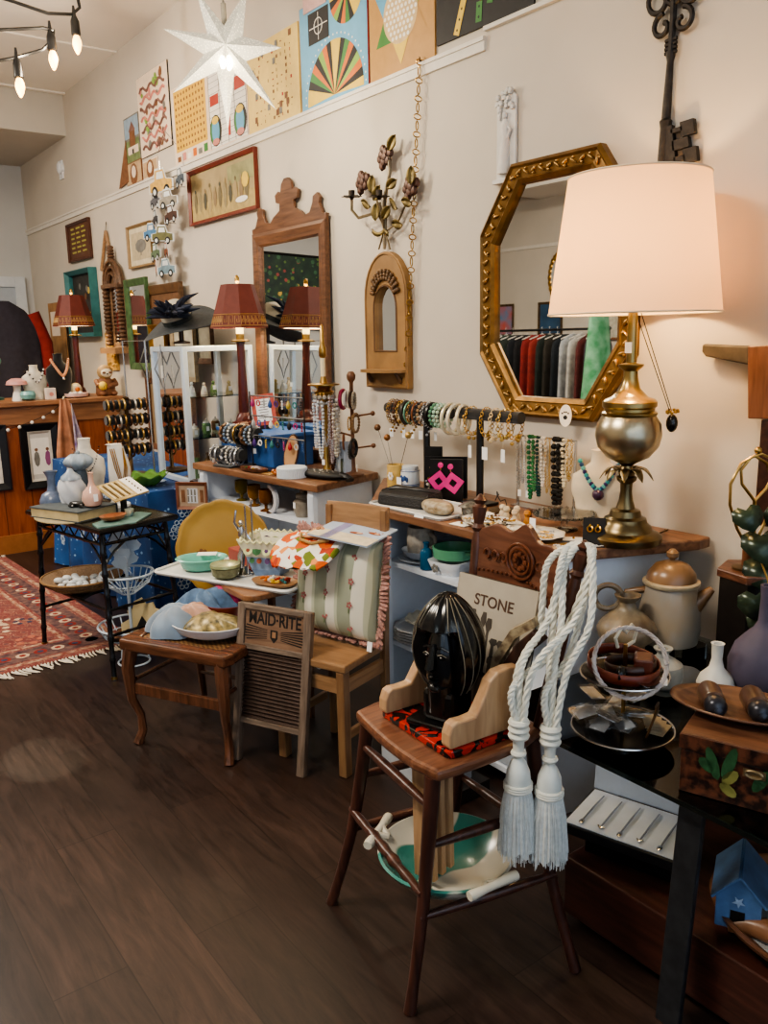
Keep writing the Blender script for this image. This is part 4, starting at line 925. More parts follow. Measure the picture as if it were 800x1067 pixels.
def display_case():
    A, B = at(207, 503, z=.76), at(172, 494, z=.76)
    x0, y0 = 1.90, 4.36; w_, d_, h = .40, .42, .765
    t = thing('glass_display_case', 'white metal and glass display case with glass shelves on the blue cloth', 'display case', (x0, y0, .752))
    Wm = mat('#cfdae4', .3, .4, var=.03)
    for (x, y) in ((0, 0), (w_, 0), (0, d_), (w_, d_)): MB().box(x-.017, y-.017, 0, x+.017, y+.017, h).build('post', Wm, t, bev=.006)
    m = MB()
    for z in (0, h-.03):
        m.box(0, -.015, z, w_, .015, z+.03); m.box(0, d_-.015, z, w_, d_+.015, z+.03); m.box(-.015, 0, z, .015, d_, z+.03); m.box(w_-.015, 0, z, w_+.015, d_, z+.03)
    m.build('rail', Wm, t, bev=.004)
    for z in (.25, .48): MB().box(.02, .02, z, w_-.02, d_-.02, z+.006).build('glass_shelf', glass('shelf_glass', (.8, .93, .86), .03), t)
    for a in ([(.02, 0, .03), (w_-.02, 0, .03), (w_-.02, 0, h-.03), (.02, 0, h-.03)], [(0, .02, .03), (0, d_-.02, .03), (0, d_-.02, h-.03), (0, .02, h-.03)]): MB().quad(a).build('glass_pane', M_GLASS, t)
    m = MB().box(.02, .02, .001, w_-.02, d_-.02, .012).build('floor_panel', mat('#c9ccd0', .5), t)
    # contents
    r = random.Random(12)
    spec = [(.012, 'green glass vase'), (.256, 'small jar'), (.486, 'small figurine')]
    cols = ['#5d7a4a', '#c9b48a', '#8aa0a8', '#d8d0c0', '#7a5a3a', '#b0a070', '#d0d8d8']
    kinds = {0: ('vase', 'glass vase'), 1: ('trinket jar', 'trinket jar'), 2: ('figurine', 'figurine')}
    nm = ['green', 'sand', 'grey-blue', 'cream', 'brown', 'straw', 'pale grey']
    pos = ['near the front post', 'at the back left', 'in the middle', 'at the right front', 'at the back right']
    xy = [(.08, .10), (.09, .32), (.2, .2), (.31, .1), (.32, .33)]
    for lv, z in enumerate((.013, .257, .487)):
        for k in range(5):
            ci = (lv*3+k*2) % 7; hh = (.13, .075, .09)[lv]*r.uniform(.75, 1.15); rr = (.035, .026, .022)[lv]
            q = thing(('glass_vase', 'trinket_jar', 'little_figurine')[lv], '%s %s on the case %s, %s' % (nm[ci], ('glass vase', 'trinket jar', 'figurine')[lv], ('floor', 'lower shelf', 'upper shelf')[lv], pos[k]), ('vase', 'jar', 'figurine')[lv], (x0+xy[k][0], y0+xy[k][1], .752+z))
            mm = mat(cols[ci], .25, var=.1)
            if lv == 0: MB().lathe([(rr*.6, 0), (rr, hh*.3), (rr*.8, hh*.6), (rr*.35, hh*.8), (rr*.5, hh), (rr*.4, hh), (rr*.25, hh*.8)], 14).build('vase_body', mm, q)
            elif lv == 1: MB().lathe([(rr*.8, 0), (rr, hh*.2), (rr, hh*.7), (rr*.7, hh*.8)], 12).build('jar_body', mm, q); MB().lathe([(rr*.75, hh*.8), (rr*.7, hh*.9), (rr*.2, hh*.95), (rr*.2, hh*1.1), (0, hh*1.12)], 12).build('lid', M_PEARL, q)
            else:
                MB().lathe([(rr, 0), (rr*.9, hh*.2), (rr*.55, hh*.55), (rr*.35, hh*.68)], 12).build('body', mm, q); MB().ball((0, 0, hh*.8), rr*.5, 8).build('head', mm, q)
            g = MB().cbox((-.005, -rr-.004, hh*.4), (.018, .001, .026), M_TAG); g.build('price_tag', None, q)
display_case()
# ring / bracelet carousel on the cloth table: wooden tiers of gold and brown rings
def carousel():
    c = at(137, 497, y=5.0); t = thing('jewelry_carousel', 'tiered stand crowded with gold and brown bangles on the blue cloth', 'jewelry stand', (1.77, 4.95, .752))
    MB().lathe([(.1, 0), (.1, .012), (.02, .02), (.012, .03), (.012, .46), (.02, .47), (0, .48)], 16).build('pole', M_BRONZE, t)
    for z in (.16, .25, .34, .43): MB().cyl((-.13, 0, z), (.13, 0, z), .028, n=12, mt=M_VELVET).build('padded_bar', None, t)
    return (1.77, 4.95, .752)
cx, cy, cz = carousel()
gold2 = [mat(c, .35, .7, var=.2) for c in ('#b08a4a', '#6a4a30', '#8c6a3c', '#c8a868', '#4a3526', '#c9c2b4')]
proto = None
for i, z in enumerate((.43, .34, .25, .16)):
    for k in range(8):
        x = -.115+.033*k; r_ = R.uniform(.03, .044)
        t = thing('bangle', '%s bangle on the %s bar of the tiered stand, %s from left' % (('gold', 'brown', 'bronze', 'pale gold', 'dark', 'pearl')[(i*3+k) % 6], ('top', 'second', 'third', 'lowest')[i], ORD[k]), 'bangle', (cx+x, cy, cz+z-r_+.03))
        MB().torus((0, 0, 0), r_, .006, 18, 6, axis='x').build('ring', gold2[(i*3+k) % 6], t)
# big mirror board behind
t = thing('brown_backed_mirror', 'brown framed mirror leaning on the wall behind the tiered bangles', 'mirror', (2.33, 5.6, .75)); t.rotation_euler = WROT
frame_ring(MB(), .8, .52, .04, .03, None).build('frame', M_OAKX, t, loc=(0, .28, 0)); MB().box(-.37, .04, 0, .37, .5, .006).build('mirror_pane', mat('#8a7458', .5, 0, var=.35, scale=5), t)  # pane is matte beige, painted in place of a dark mirror reflection
# hooks with diamond earrings above
for i, (px, py, col) in enumerate(((151, 395, '#6b6a60'), (167, 400, '#8a8c90'))):
    p = at(px, py-38, y=4.6+.3*(1-i)); t = thing('diamond_hoop_earring', ('dark' if i == 0 else 'silver')+' diamond-shaped wire earring hanging left of the display case post'+(', in front of it' if i else ''), 'earring', p)
    m = MB(); s = .06; P_ = [(0, 0, .02), (0, 0, -.02), (-s*.35, 0, -.07), (-s, 0, -.15), (-s*.35, 0, -.22), (0, 0, -.29), (s*.35, 0, -.22), (s, 0, -.15), (s*.35, 0, -.07), (0, 0, -.02)]
    m.tube([(a*.7, b, c*.8) for a, b, c in P_], .004, 6); m.build('hoop', mat(col, .35, .8), t)
    MB().tube([(0, 0, -.1), (0, 0, -.17)], .006, 6).build('drop', M_PEARL, t)
t = thing('earring_hook_rack', 'thin metal rail with hooks holding dangling earrings left of the case', 'rack', (1.78, 4.6, .752))
MB().tube([(0, 0, 0), (0, 0, .8), (0, .35, .8), (0, .35, 0)], .005, 6).build('rail', M_SILVER, t); MB().lathe([(.06, 0), (.06, .008), (.01, .012)], 16).build('foot', M_SILVER, t)
# feathered hat on a wood frame stand
def hat():
    c = at(186, 335, x=2.06); t = thing('feathered_hat', 'dark straw picture hat with navy feather flower and pale crown', 'hat', c, rz=.3)
    m = MB(); m.T = RY(-.42)
    m.surf(lambda u, v: ((.08+.155*v)*math.cos(2*PI*u), (.08+.155*v)*math.sin(2*PI*u), .03*math.sin(2*(2*PI*u)+.5)*v*v-.02*v), 36, 8, cu=True); m.build('brim', mat('#3a3e42', .7, var=.2, scale=60), t, solid=.003)
    m = MB(); m.T = RY(-.42); m.lathe([(.088, 0), (.092, .06), (.08, .10), (.04, .125), (0, .13)], 24); m.build('crown', mat('#a9a496', .8, var=.1), t)
    m = MB(); m.T = RY(-.42); m.lathe([(.089, .0), (.092, .03)], 24); m.build('hat_band', mat('#2a3030', .8), t)
    m = MB(); r = random.Random(3)
    for k in range(60):
        a, b = r.uniform(0, 2*PI), r.uniform(.1, 1.3); L_ = r.uniform(.08, .19); d = Vector((math.cos(a)*math.cos(b), math.sin(a)*math.cos(b), math.sin(b)*.8)); s0 = Vector((-.12, -.08, .02))
        m.tube([s0+d*.01, s0+d*L_*.6, s0+d*L_+Vector((0, 0, -.02))], [.006, .016, .002], 5)
    for L_ in (.26, .24): m.tube([(-.12, -.08, .03), (-.02, -.1, .12+.2*(L_-.2)), (.06, -.12, .16)], [.008, .014, .002], 5)
    m.build('feather_flower', mat('#1a2236', .9, var=.4), t)
    q = thing('hat_stand', 'dark turned wood post holding the feathered hat', 'hat stand', (c.x+.02, c.y+.02, 1.53))
    MB().lathe([(.05, 0), (.05, .01), (.015, .02), (.015, .16), (.022, .17)], 14).build('post', M_WALNZ, q)
hat()
# green glass bowl at the front of the case
p = at(160, 497, z=.76); t = thing('green_glass_bowl', 'green leaf-edged glass bowl on the blue cloth', 'bowl', (1.70, 4.52, .752))
m = MB(); m.surf(lambda u, v: ((.03+.085*v)*(1+.08*v*math.sin(16*PI*u))*math.cos(2*PI*u), (.03+.085*v)*(1+.08*v*math.sin(16*PI*u))*math.sin(2*PI*u), .065*v**1.5+.01*v*math.sin(16*PI*u)), 64, 6, cu=True)
m.build('bowl_body', mat('#5f8a3c', .12, var=.2, trans=.3), t, solid=.004)
# =================================================================== BLACK BAMBOO SIDE TABLE
def black_table():
    T1, T2, T3 = Vector((1.03, 4.41, 0)), Vector((1.16, 3.70, 0)), Vector((1.55, 3.79, 0)); T4 = T1+T3-T2
    c = (T1+T3)/2; t = thing('black_bamboo_table', 'black lacquered bamboo-style side table with lower shelf', 'side table', (c.x, c.y, 0)); o = Vector((c.x, c.y, 0))
    K = [p-o for p in (T1, T2, T3, T4)]; bm = mat('#0c0b0c', .22, var=.3, scale=50)
    m = MB(); m.prism([(k.x*1.0, k.y*1.0) for k in K], .70, .722); m.build('table_top', mat('#1b1a19', .2, var=.5, scale=10, col2='#33302c'), t, bev=.006)
    m = MB(); m.tube([Vector((k.x*1.01, k.y*1.01, .712)) for k in K], .014, 8, closed=True); m.build('top_rim', bm, t)
    def bamboo(a, b, r=.014, n=6):
        P_, rr = [], []
        for i in range(n):
            f0, f1 = i/n, (i+1)/n; P_ += [a.lerp(b, f0), a.lerp(b, f0+.15/n), a.lerp(b, f1-.15/n)]; rr += [r*1.25, r*.95, r*.95]
        P_.append(b); rr.append(r*1.25); return P_, rr
    for k in K:
        a = Vector((k.x*.86, k.y*.86, .70)); b = Vector((k.x*.98, k.y*.98, 0)); P_, rr = bamboo(a, b, .013, 7); lg = MB().tube(P_, rr, 8).build('leg', bm, t)
        e = a.lerp(b, .97); MB().tube([a.lerp(b, .975), b], .0155, 8).build('brass_tip', M_BRASS, lg)
    for (z, s) in ((.64, .87), (.33, .92), (.21, .945)):
        for i in range(4):
            a, b = K[i]*s, K[(i+1) % 4]*s; P_, rr = bamboo(Vector((a.x, a.y, z)), Vector((b.x, b.y, z)), .008, 4)
            if z < .3 and i % 2 == 0: continue
            MB().tube(P_, rr, 8).build('stretcher', bm, t)
    m = MB(); m.prism([(q.x*.92, q.y*.92) for q in (K[0], K[0].lerp(K[1], .62), K[3].lerp(K[2], .30), K[3])], .325, .34); m.build('lower_shelf', bm, t)
    fr = MB()
    for i in range(4):
        a, b = K[i]*.87, K[(i+1) % 4]*.87
        for j in range(6):
            f0, f1 = j/6, (j+1)/6; q0, q1 = a.lerp(b, f0), a.lerp(b, f1); mid = a.lerp(b, (f0+f1)/2)
            fr.tube([(q0.x, q0.y, .695), (mid.x, mid.y, .645), (q1.x, q1.y, .695)], .004, 5)
    for k in range(4):
        a = K[k]*.87; 
        for n_ in (K[(k+1) % 4], K[k-1]):
            d = (n_*.87-a).normalized(); fr.tube([(a.x, a.y, .54), (a.x+d.x*.06, a.y+d.y*.06, .6), (a.x+d.x*.12, a.y+d.y*.12, .64)], .006, 6)
    fr.build('fretwork', bm, t)
black_table(); TZ = .7225
c0 = Vector((1.27, 4.1, 0))
# shelf basket with white stones
p = at(88, 603, z=.36); t = thing('shallow_basket', 'shallow round woven basket on the lower shelf of the black table', 'basket', (1.19, 4.16, .342))
m = MB(); m.lathe([(.12, 0), (.185, .05), (.19, .06), (.18, .06), (.115, .012), (0, .01)], 32); m.build('basket_body', wood('#6a4a2c', '#a8845a', .7, axis=2, scale=30), t)
m = MB()
for k in range(3): m.torus((0, 0, .02+.02*k), .142+.026*k, .006, 40, 6)
m.build('woven_rim', mat('#8a6a44', .8, var=.3, scale=80), t)
for k in range(24):
    a, r_ = k*2.4, .025*math.sqrt(k); s = R.uniform(.018, .027)
    q = thing('white_stone', 'small white shell-like stone in the shallow basket', 'stone', (1.19+r_*math.cos(a), 4.16+r_*math.sin(a), .355+R.uniform(0, .012)), rz=a, group='white stones in the basket')
    MB().ball((0, 0, s*.6), (s, s*.75, s*.6), 8).build('stone_body', mat('#cdd0d0', .6, var=.05), q)
# big book, placemat
p = at(82, 534, z=TZ); t = thing('tan_round_mat', 'tan woven placemat under the big book', 'placemat', (1.13, 4.12, TZ)); MB().lathe([(.2, 0), (.2, .004), (0, .004)], 36, sx=.7).build('mat_body', mat('#9c9070', .9, var=.2, scale=60), t)
t = thing('thick_grey_book', 'thick grey-covered book lying on the black table', 'book', (1.17, 4.1, TZ+.005), rz=-1.15)
MB().box(-.165, -.12, .003, .16, .115, .045).build('page_block', mat('#b8a880', .8, var=.1), t); MB().box(-.17, -.125, .045, .165, .12, .05).box(-.17, -.125, 0, .165, .12, .004).box(-.17, .112, 0, .165, .12, .05).build('cover', mat('#4b5357', .6), t)
BZ = TZ+.056
def vase(name, label, loc, prof, mt, cat='vase', n=24, tag_=False, **k):
    t = thing(name, label, cat, loc); MB().lathe(prof, n, **k).build('vase_body', mt, t)
    if tag_: MB().cbox((.0, -.05, .05), (.02, .001, .035), M_TAG).build('price_tag', None, t)
    return t
p = at(103, 523, z=BZ); vase('pale_pink_bottle_vase', 'pale pink long-necked bottle vase on the big grey book', (1.225, 3.985, BZ), [(.022, 0), (.04, .01), (.05, .04), (.042, .075), (.018, .1), (.012, .12), (.0115, .16), (.015, .165), (.009, .163)], mat('#cfa898', .15, var=.04), tag_=True)
p = at(62, 523, z=BZ); t = vase('blue_grey_pottery_vase', 'squat blue-grey pottery vase with flared neck on black table', (1.12, 4.28, TZ+.006), [(.045, 0), (.058, .02), (.065, .05), (.05, .085), (.025, .1), (.018, .13), (.02, .17), (.034, .2), (.028, .198), (.014, .15)], mat('#5b6880', .3, var=.3, scale=20))
def marble_head():
    t = thing('white_pottery_figure', 'crumpled white pottery jar behind the dark figurine on black table', 'jar', (1.185, 4.17, BZ))
    m = MB(); m.surf(lambda u, v: ((.046+.016*math.sin(v*3))*(1+.16*math.sin(u*2*PI*5+v*6))*math.cos(2*PI*u), (.045+.012*math.sin(v*3))*(1+.12*math.sin(u*2*PI*4+v*5))*math.sin(2*PI*u), .115*v), 40, 14, cu=True); m.quad([(.05*math.cos(i), .04*math.sin(i), .112) for i in (0, 1, 2, 3, 4, 5)]); m.build('jar_body', mat('#c3c6cc', .35, var=.06), t)
    l_ = MB().lathe([(.05, .115), (.045, .13), (.02, .15), (.012, .165), (.0, .17)], 16).build('lid', mat('#8c99a6', .3, var=.2), t)
marble_head()
t = thing('dark_frog_figurine', 'small black lying animal figurine on the big grey book', 'figurine', (1.165, 4.03, BZ), rz=-1.0)
m = MB().ball((0, 0, .014), (.05, .02, .014), 10).ball((.05, 0, .02), (.016, .012, .011), 8)
for s in (-1, 1): m.ball((-.02, s*.022, .008), (.02, .01, .008), 6).ball((.035, s*.02, .006), (.014, .006, .006), 6)
m.build('body', mat('#121212', .25), t)
t = thing('crowned_jar', 'grey ribbed pumpkin-shaped jar above the white pottery figure', 'jar', (1.26, 4.27, TZ)); m = MB()
m.surf(lambda u, v: ((.02+.05*math.sin(PI*(v*.86+.06)))*(1+.1*math.cos(2*PI*u*8))*math.cos(2*PI*u), (.02+.05*math.sin(PI*(v*.86+.06)))*(1+.1*math.cos(2*PI*u*8))*math.sin(2*PI*u), .2+.08*v), 48, 12, cu=True); m.quad([(.03*math.cos(i), .03*math.sin(i), .278) for i in range(6)]); m.build('jar_body', mat('#8b98a4', .3, var=.15), t)
MB().lathe([(.06, 0), (.055, .1), (.03, .2)], 16).build('pedestal', mat('#30404f', .4), t); MB().ball((0, 0, .285), .012, 8).build('knob', mat('#8b98a4', .3), t)
# white busts behind
p = at(94, 480, y=4.5); bust('white_necklace_bust', 'white necklace bust with dark pendant behind the black table', (1.335, 4.40, TZ), mat('#cfc9bf', .7), .34, .2, .0, [c_blk, M_SILVER], bead_r=.004, pend=(.012, c_blk))
def hand():
    t = thing('white_marble_torso', 'white draped jewelry bust hung with fine gold chains', 'display bust', (1.42, 4.20, TZ-.60))
    m = MB(); m.surf(lambda u, v: ((.034+.022*math.sin(PI*v))*math.cos(2*PI*u)+.02*math.sin(3*v), (.03+.015*math.sin(PI*v))*math.sin(2*PI*u), .62+.3*v), 24, 14, cu=True); m.quad([(.045*math.cos(i), .03*math.sin(i), .92) for i in range(6)]); m.build('neck_form', mat('#d6d2cb', .5, var=.05), t)
    MB().lathe([(.06, 0), (.06, .012), (.045, .02)], 20, c=(0, 0, .6)).build('stand_base', M_WHITE, t)
    for k in range(3): MB().tube([(-.03+.01*k, -.03, .9), (-.02+.01*k, -.052, .8), (.01+.008*k, -.05, .70-.02*k), (.03+.006*k, -.05, .8), (.035, -.03, .9)], .0025, 5).build('chain', M_GOLD, t)
hand()
# earring card stand
t = thing('earring_card_stand', 'open tan card of earrings on a dark post, tilted on black table', 'display stand', (1.36, 3.95, TZ), rz=.35)
MB().box(-.035, -.03, 0, .035, .03, .01).box(-.011, -.011, .01, .011, .011, .1).build('post', M_BLACK, t)
m = MB(); m.T = T(0, 0, .125) @ RX(.42) @ RY(-.1); m.box(-.1, -.075, 0, .1, .075, .006); m.build('card', mat('#b09a68', .8, var=.3, scale=40), t)
m = MB(); m.T = T(0, 0, .125) @ RX(.42) @ RY(-.1); m.box(.035, -.073, .007, .098, .073, .009, M_PAPER)
for i in range(7): m.box(-.09+.017*i, -.06, .007, -.084+.017*i, .06, .010, M_BRONZE if i % 2 else M_CREAM)
for i in range(6): m.ball((.065, -.055+.022*i, .011), .0045, 6, M_BRONZE)
m.build('earrings', None, t)
# teal slate with copper dish
p = at(125, 545, z=TZ); t = thing('teal_slate_tray', 'thin teal slate slab on the front corner of the black table', 'tray', (1.29, 3.83, TZ), rz=.2)
MB().prism([(-.15, -.07), (.02, -.11), (.19, .02), (.16, .1), (.02, .09), (-.12, .03)], 0, .006).build('slab', mat('#5f7f7a', .5, var=.25), t)
t = thing('copper_leaf_dish', 'shallow copper-coloured oval dish on the teal slate', 'dish', (1.265, 3.835, TZ+.007), rz=.3); MB().lathe([(.02, 0), (.05, .01), (.06, .026), (.056, .026), (.03, .008), (0, .006)], 24, sx=1.15, sy=.8).build('dish_body', mat('#a86a48', .3, .3, var=.2), t)
t = thing('tiny_pottery_cup', 'tiny cream and teal cup at the back of the teal slate', 'cup', (1.36, 3.88, TZ+.007)); MB().lathe([(.014, 0), (.02, .012), (.022, .035), (.018, .035), (.012, .01), (0, .008)], 14).build('cup_body', mat('#c9b898', .4, col2='#5c8890', scale=30), t)
# =================================================================== WHITE WIRE TIERED STAND
def wire_stand():
    c = Vector((1.33, 3.93, 0)); c = at(134, 680, z=0.0); c = Vector((1.315, 3.86, 0))
    t = thing('white_wire_basket_stand', 'white wire two-tier basket stand topped with metal leaves on the floor', 'plant stand', c)
    wm = mat('#c4d2de', .4, var=.05)
    m = MB().tube([(0, 0, .02), (0, 0, .56)], .008, 8); m.build('pole', wm, t)
    m = MB().torus((0, 0, .008), .075, .005, 24, 6)
    for k in range(3): a = k*2.1; m.tube([(.075*math.cos(a), .075*math.sin(a), .01), (.07*math.cos(a), .07*math.sin(a), .06), (0, 0, .09)], .005, 6)
    m.build('foot_ring', wm, t)
    for z, r_, h in ((.36, .125, .1), (.10, .155, .1)):
        m = MB().torus((0, 0, z+h), r_, .0055, 32, 6).torus((0, 0, z), r_*.28, .004, 16, 5).torus((0, 0, z+h*.5), r_*.8, .003, 28, 5)
        for k in range(20): a = 2*PI*k/20; m.tube([(r_*math.cos(a), r_*math.sin(a), z+h), (r_*.82*math.cos(a), r_*.82*math.sin(a), z+h*.5), (r_*.28*math.cos(a), r_*.28*math.sin(a), z)], .003, 5)
        m.build('wire_basket', wm, t)
    m = MB()
    for k, (a, z, s) in enumerate(((0, .6, .06), (2.4, .58, .055), (-2.2, .56, .055), (PI, .64, .05), (.6, .53, .05), (3.6, .52, .05))):
        m.T = T(.035*math.cos(a), .02*math.sin(a), z) @ RZ(-.6) @ RY(.5*math.cos(a)) @ RX(PI/2+.2)
        m.prism([(0, -s), (s*.7, -s*.2), (s*.75, s*.3), (s*.35, s*.45), (0, s*.9), (-s*.35, s*.45), (-s*.75, s*.3), (-s*.7, -s*.2)], -.001, .002)
    m.build('metal_leaves', wm, t)
    q = thing('cream_carved_bracket', 'cream cut-out scalloped piece in the lower wire basket', 'ornament', (c.x+.05, c.y-.04, .145), rz=-.9)
    m = MB(); m.T = RX(PI/2) ; m.prism([(-.12, 0), (.12, 0), (.13, .08), (.1, .1), (.11, .13), (.07, .14), (.06, .17), (.02, .16), (0, .19), (-.04, .17), (-.05, .13), (-.08, .12), (-.07, .08), (-.12, .05)], 0, .012, mat('#cbb98e', .5, var=.05)); m.build('scalloped_board', None, q)
    m = MB(); m.T = RX(PI/2); m.prism([(-.04, .03), (.05, .03), (.0, .1)], .013, .0135, c_blk); m.build('cut_out', None, q)
    q = thing('dark_hair_brush', 'dark wooden brush lying in the lower wire basket', 'brush', (c.x-.05, c.y-.05, .125), rz=.5)
    MB().tube([(-.1, 0, .05), (-.03, 0, .03), (.0, 0, .02), (.1, 0, -.005)], [.009, .01, .022, .018], 10).build('handle', M_WALNZ, q); 
    q = thing('brown_wood_block', 'brown carved wood piece under the brush in the wire basket', 'ornament', (c.x-.03, c.y+.05, .115), rz=1.2); MB().box(-.08, -.03, 0, .08, .03, .035).build('block', mat('#6a4528', .5, var=.3), q, bev=.01)
wire_stand()
# =================================================================== CANE SEAT CHAIR (front left)
def cane_chair():
    A, B = Vector((1.04, 3.03, 0)), Vector((1.235, 2.655, 0)); u = (B-A).normalized(); n = Vector((-u.y, u.x, 0)); n = n if n.x > 0 else -n
    t = thing('cane_seat_stool', 'brown curved-leg cane-seat chair holding the white bowl and fabrics', 'chair', (A.x, A.y, 0), rz=math.atan2(u.y, u.x))
    L = (B-A).length; D = .34; H = .44   # local x along the front edge, local y backwards
    wd = wood('#3f2412', '#774526', .3, axis=2)
    m = MB()
    prof = [(-.035, -.05), (L+.035, -.05), (L+.045, -.01), (L+.02, D+.02), (-.02, D+.02), (-.045, -.01)]
    ip = [(.03, .01), (L-.03, .01), (L-.02, .05), (L-.04, D-.04), (.04, D-.04), (.02, .05)]
    vs = [(a, b, H) for a, b in prof]+[(a, b, H) for a, b in ip]+[(a, b, H-.045) for a, b in prof]+[(a, b, H-.045) for a, b in ip]
    fs = []
    for i in range(6): j = (i+1) % 6; fs += [(i, j, 6+j, 6+i), (12+j, 12+i, 18+i, 18+j), (12+i, 12+j, j, i), (6+i, 6+j, 18+j, 18+i)]
    m.add(vs, fs, None, False); m.build('seat_frame', wood('#432614', '#7d4826', .25, axis=0), t, bev=.009)
    cn, nt, b = _new('cane'); nn = nt.nodes; l = nt.links; tc = nn.new('ShaderNodeTexCoord'); ck = nn.new('ShaderNodeTexChecker'); ck.inputs['Scale'].default_value = 90; ck.inputs[1].default_value = rgb('#8c6a44'); ck.inputs[2].default_value = rgb('#4c3220')
    l.new(tc.outputs['Object'], ck.inputs['Vector']); l.new(ck.outputs['Color'], b.inputs['Base Color'])
    MB().prism(ip, H-.012, H-.006).build('cane_seat', cn, t)
    for x, y, s in ((0, 0, -1), (L, 0, 1)):
        MB().tube([(x, y-.02, H-.03), (x+s*.012, y-.035, H-.12), (x+s*.01, y-.03, H-.25), (x-s*.004, y-.005, .12), (x-s*.004, y-.0, .05), (x+s*.006, y-.02, 0)], [.03, .025, .018, .016, .017, .02], 8).build('leg', wd, t)
    for x, s in ((.03, -1), (L-.03, 1)):
        MB().tube([(x, D-.02, H-.03), (x, D, .2), (x+s*.01, D+.03, 0)], [.02, .016, .014], 8).build('leg', wd, t)
    MB().cbox((L/2, -.02, .235), (L, .016, .045), None).build('front_rail', wd, t, bev=.004)
    for x in (.0, L): MB().tube([(x, -.01, .27), (x*.9+.015, D-.01, .27)], .009, 8).build('stretcher', wd, t)
    MB().tube([(.03, D, .17), (L-.03, D, .17)], .009, 8).build('stretcher', wd, t)
    return A, B, u, n
A_, B_, u_, n_ = cane_chair()
def on_chair(s, d): p = A_+u_*s+n_*d; return Vector((p.x, p.y, .442))
q0 = on_chair(.27, .13); t = thing('white_oval_bowl', 'white oval bowl on the cane-seat chair full of fabric and beads', 'bowl', q0, rz=-1.0)
MB().lathe([(.09, 0), (.14, .02), (.165, .055), (.158, .055), (.13, .025), (.08, .01), (0, .008)], 36, sx=1.0, sy=.8).build('bowl_body', mat('#d5dae2', .2, var=.02), t)
def heap(name, label, cat, loc, sz, mt, seed, rz=0, n=3, amp=.3):
    r = random.Random(seed); ph = [r.uniform(0, 6) for _ in range(8)]
    t = thing(name, label, cat, loc, rz)
    def f(u, v):
        a = 2*PI*u; e = math.cos(v*PI/2); k = 1+amp*.5*math.sin(3*a+ph[0])+amp*.35*math.sin(7*a+ph[1]+v*3); z = math.sin(v*PI/2)*(1+amp*math.sin(2*a+ph[2])*(1-v)+amp*.4*math.sin(9*a+ph[3]+v*8)*(1-v))
        return (sz[0]*e*k*math.cos(a), sz[1]*e*k*math.sin(a), sz[2]*z)
    MB().surf(f, 56, 12, cu=True).build('folds', mt, t); return t
heap('blue_velvet_scarf', 'crumpled pale blue velvet fabric spilling over the white bowl', 'scarf', on_chair(.12, .12)+Vector((0, 0, .0)), (.13, .1, .10), mat('#6f8296', .6, var=.3, scale=6, sheen=.6), 1, rz=-.5)
heap('denim_ruffle_cloth', 'ruffled denim-blue cloth at the back of the white bowl', 'cloth', q0+Vector((.04, .12, .03)), (.12, .06, .11), mat('#5a7492', .8, var=.4, scale=20), 2, rz=-.8, amp=.5)
heap('gold_sequin_scarf', 'gold and cream patterned scarf lying in the white bowl', 'scarf', q0+Vector((.01, -.01, .02)), (.14, .085, .065), mat('#a8955f', .4, .2, col2='#3c3a2c', scale=45), 3, rz=-1.0, amp=.25)
heap('peach_satin_cloth', 'small peach satin cloth tucked between the blue fabrics', 'cloth', q0+Vector((-.03, .08, .06)), (.08, .04, .05), mat('#b8907a', .4, var=.2, scale=8), 5, rz=-.6)
t = thing('red_clay_bowl', 'dark red bowl behind the chair holding a pink pouch', 'bowl', on_chair(.25, .27)+Vector((0, 0, .0)))
MB().lathe([(.05, 0), (.09, .03), (.105, .09), (.098, .09), (.08, .03), (0, .01)], 28).build('bowl_body', mat('#6b2a1c', .3, var=.2), t)
t = thing('pink_pouch', 'bright pink fabric pouch inside the dark red bowl', 'pouch', on_chair(.25, .27)+Vector((0, 0, .085)), rz=-.9)
m = MB(); m.cbox((0, 0, .03), (.11, .035, .07)); m.build('pouch_body', mat('#c0386a', .8, var=.1), t, bev=.014)
# =================================================================== SMALL WOOD TABLE + TRAY
t = thing('small_wooden_table', 'small round-cornered wooden table holding the white tray', 'side table', (1.545, 3.03, 0))
def rrect(w_, h_, r_, n=5):
    o = []
    for cx_, cy_, a0 in ((w_/2-r_, h_/2-r_, 0), (-w_/2+r_, h_/2-r_, PI/2), (-w_/2+r_, -h_/2+r_, PI), (w_/2-r_, -h_/2+r_, 1.5*PI)):
        for i in range(n+1): a = a0+PI/2*i/n; o.append((cx_+r_*math.cos(a), cy_+r_*math.sin(a)))
    return o
MB().prism(rrect(.34, .62, .05), .575, .60).build('table_top', wood('#7a4a26', '#a06a3a', .3, axis=1), t, bev=.005)
for x, y in ((.0, -.18), (.13, -.24), (.0, .26), (.13, .26)): MB().tube([(x, y, .57), (x, y, 0)], [.017, .013], 8).build('leg', M_OAKZ, t)
TZ2 = .6005
t = thing('white_serving_tray', 'white rectangular tray on the small wooden table', 'tray', (1.50, 3.02, TZ2), rz=.43)
m = MB(); m.prism(rrect(.30, .68, .03), 0, .006); m.build('tray_floor', mat('#cfcfcb', .4, var=.06), t)
o = rrect(.30, .68, .03); MB().tube([(a, b, .01) for a, b in o], .007, 6, closed=True).build('rim', mat('#dcdcd8', .35, var=.02), t)
TY = TZ2+.0075
def tp(px, py, z=None): return at(px, py, z=TY if z is None else z)
p = tp(228, 598); BX = 1.44; 
t = thing('teal_ceramic_bowl', 'turquoise oval bowl holding a folded white paper on the tray', 'bowl', (1.40, 3.17, TY), rz=-.5)
MB().lathe([(.05, 0), (.07, .012), (.082, .045), (.095, .052), (.09, .056), (.075, .046), (.06, .014), (0, .01)], 32, sx=1.15, sy=.85).build('bowl_body', mat('#6fb5a4', .25, var=.08), t)
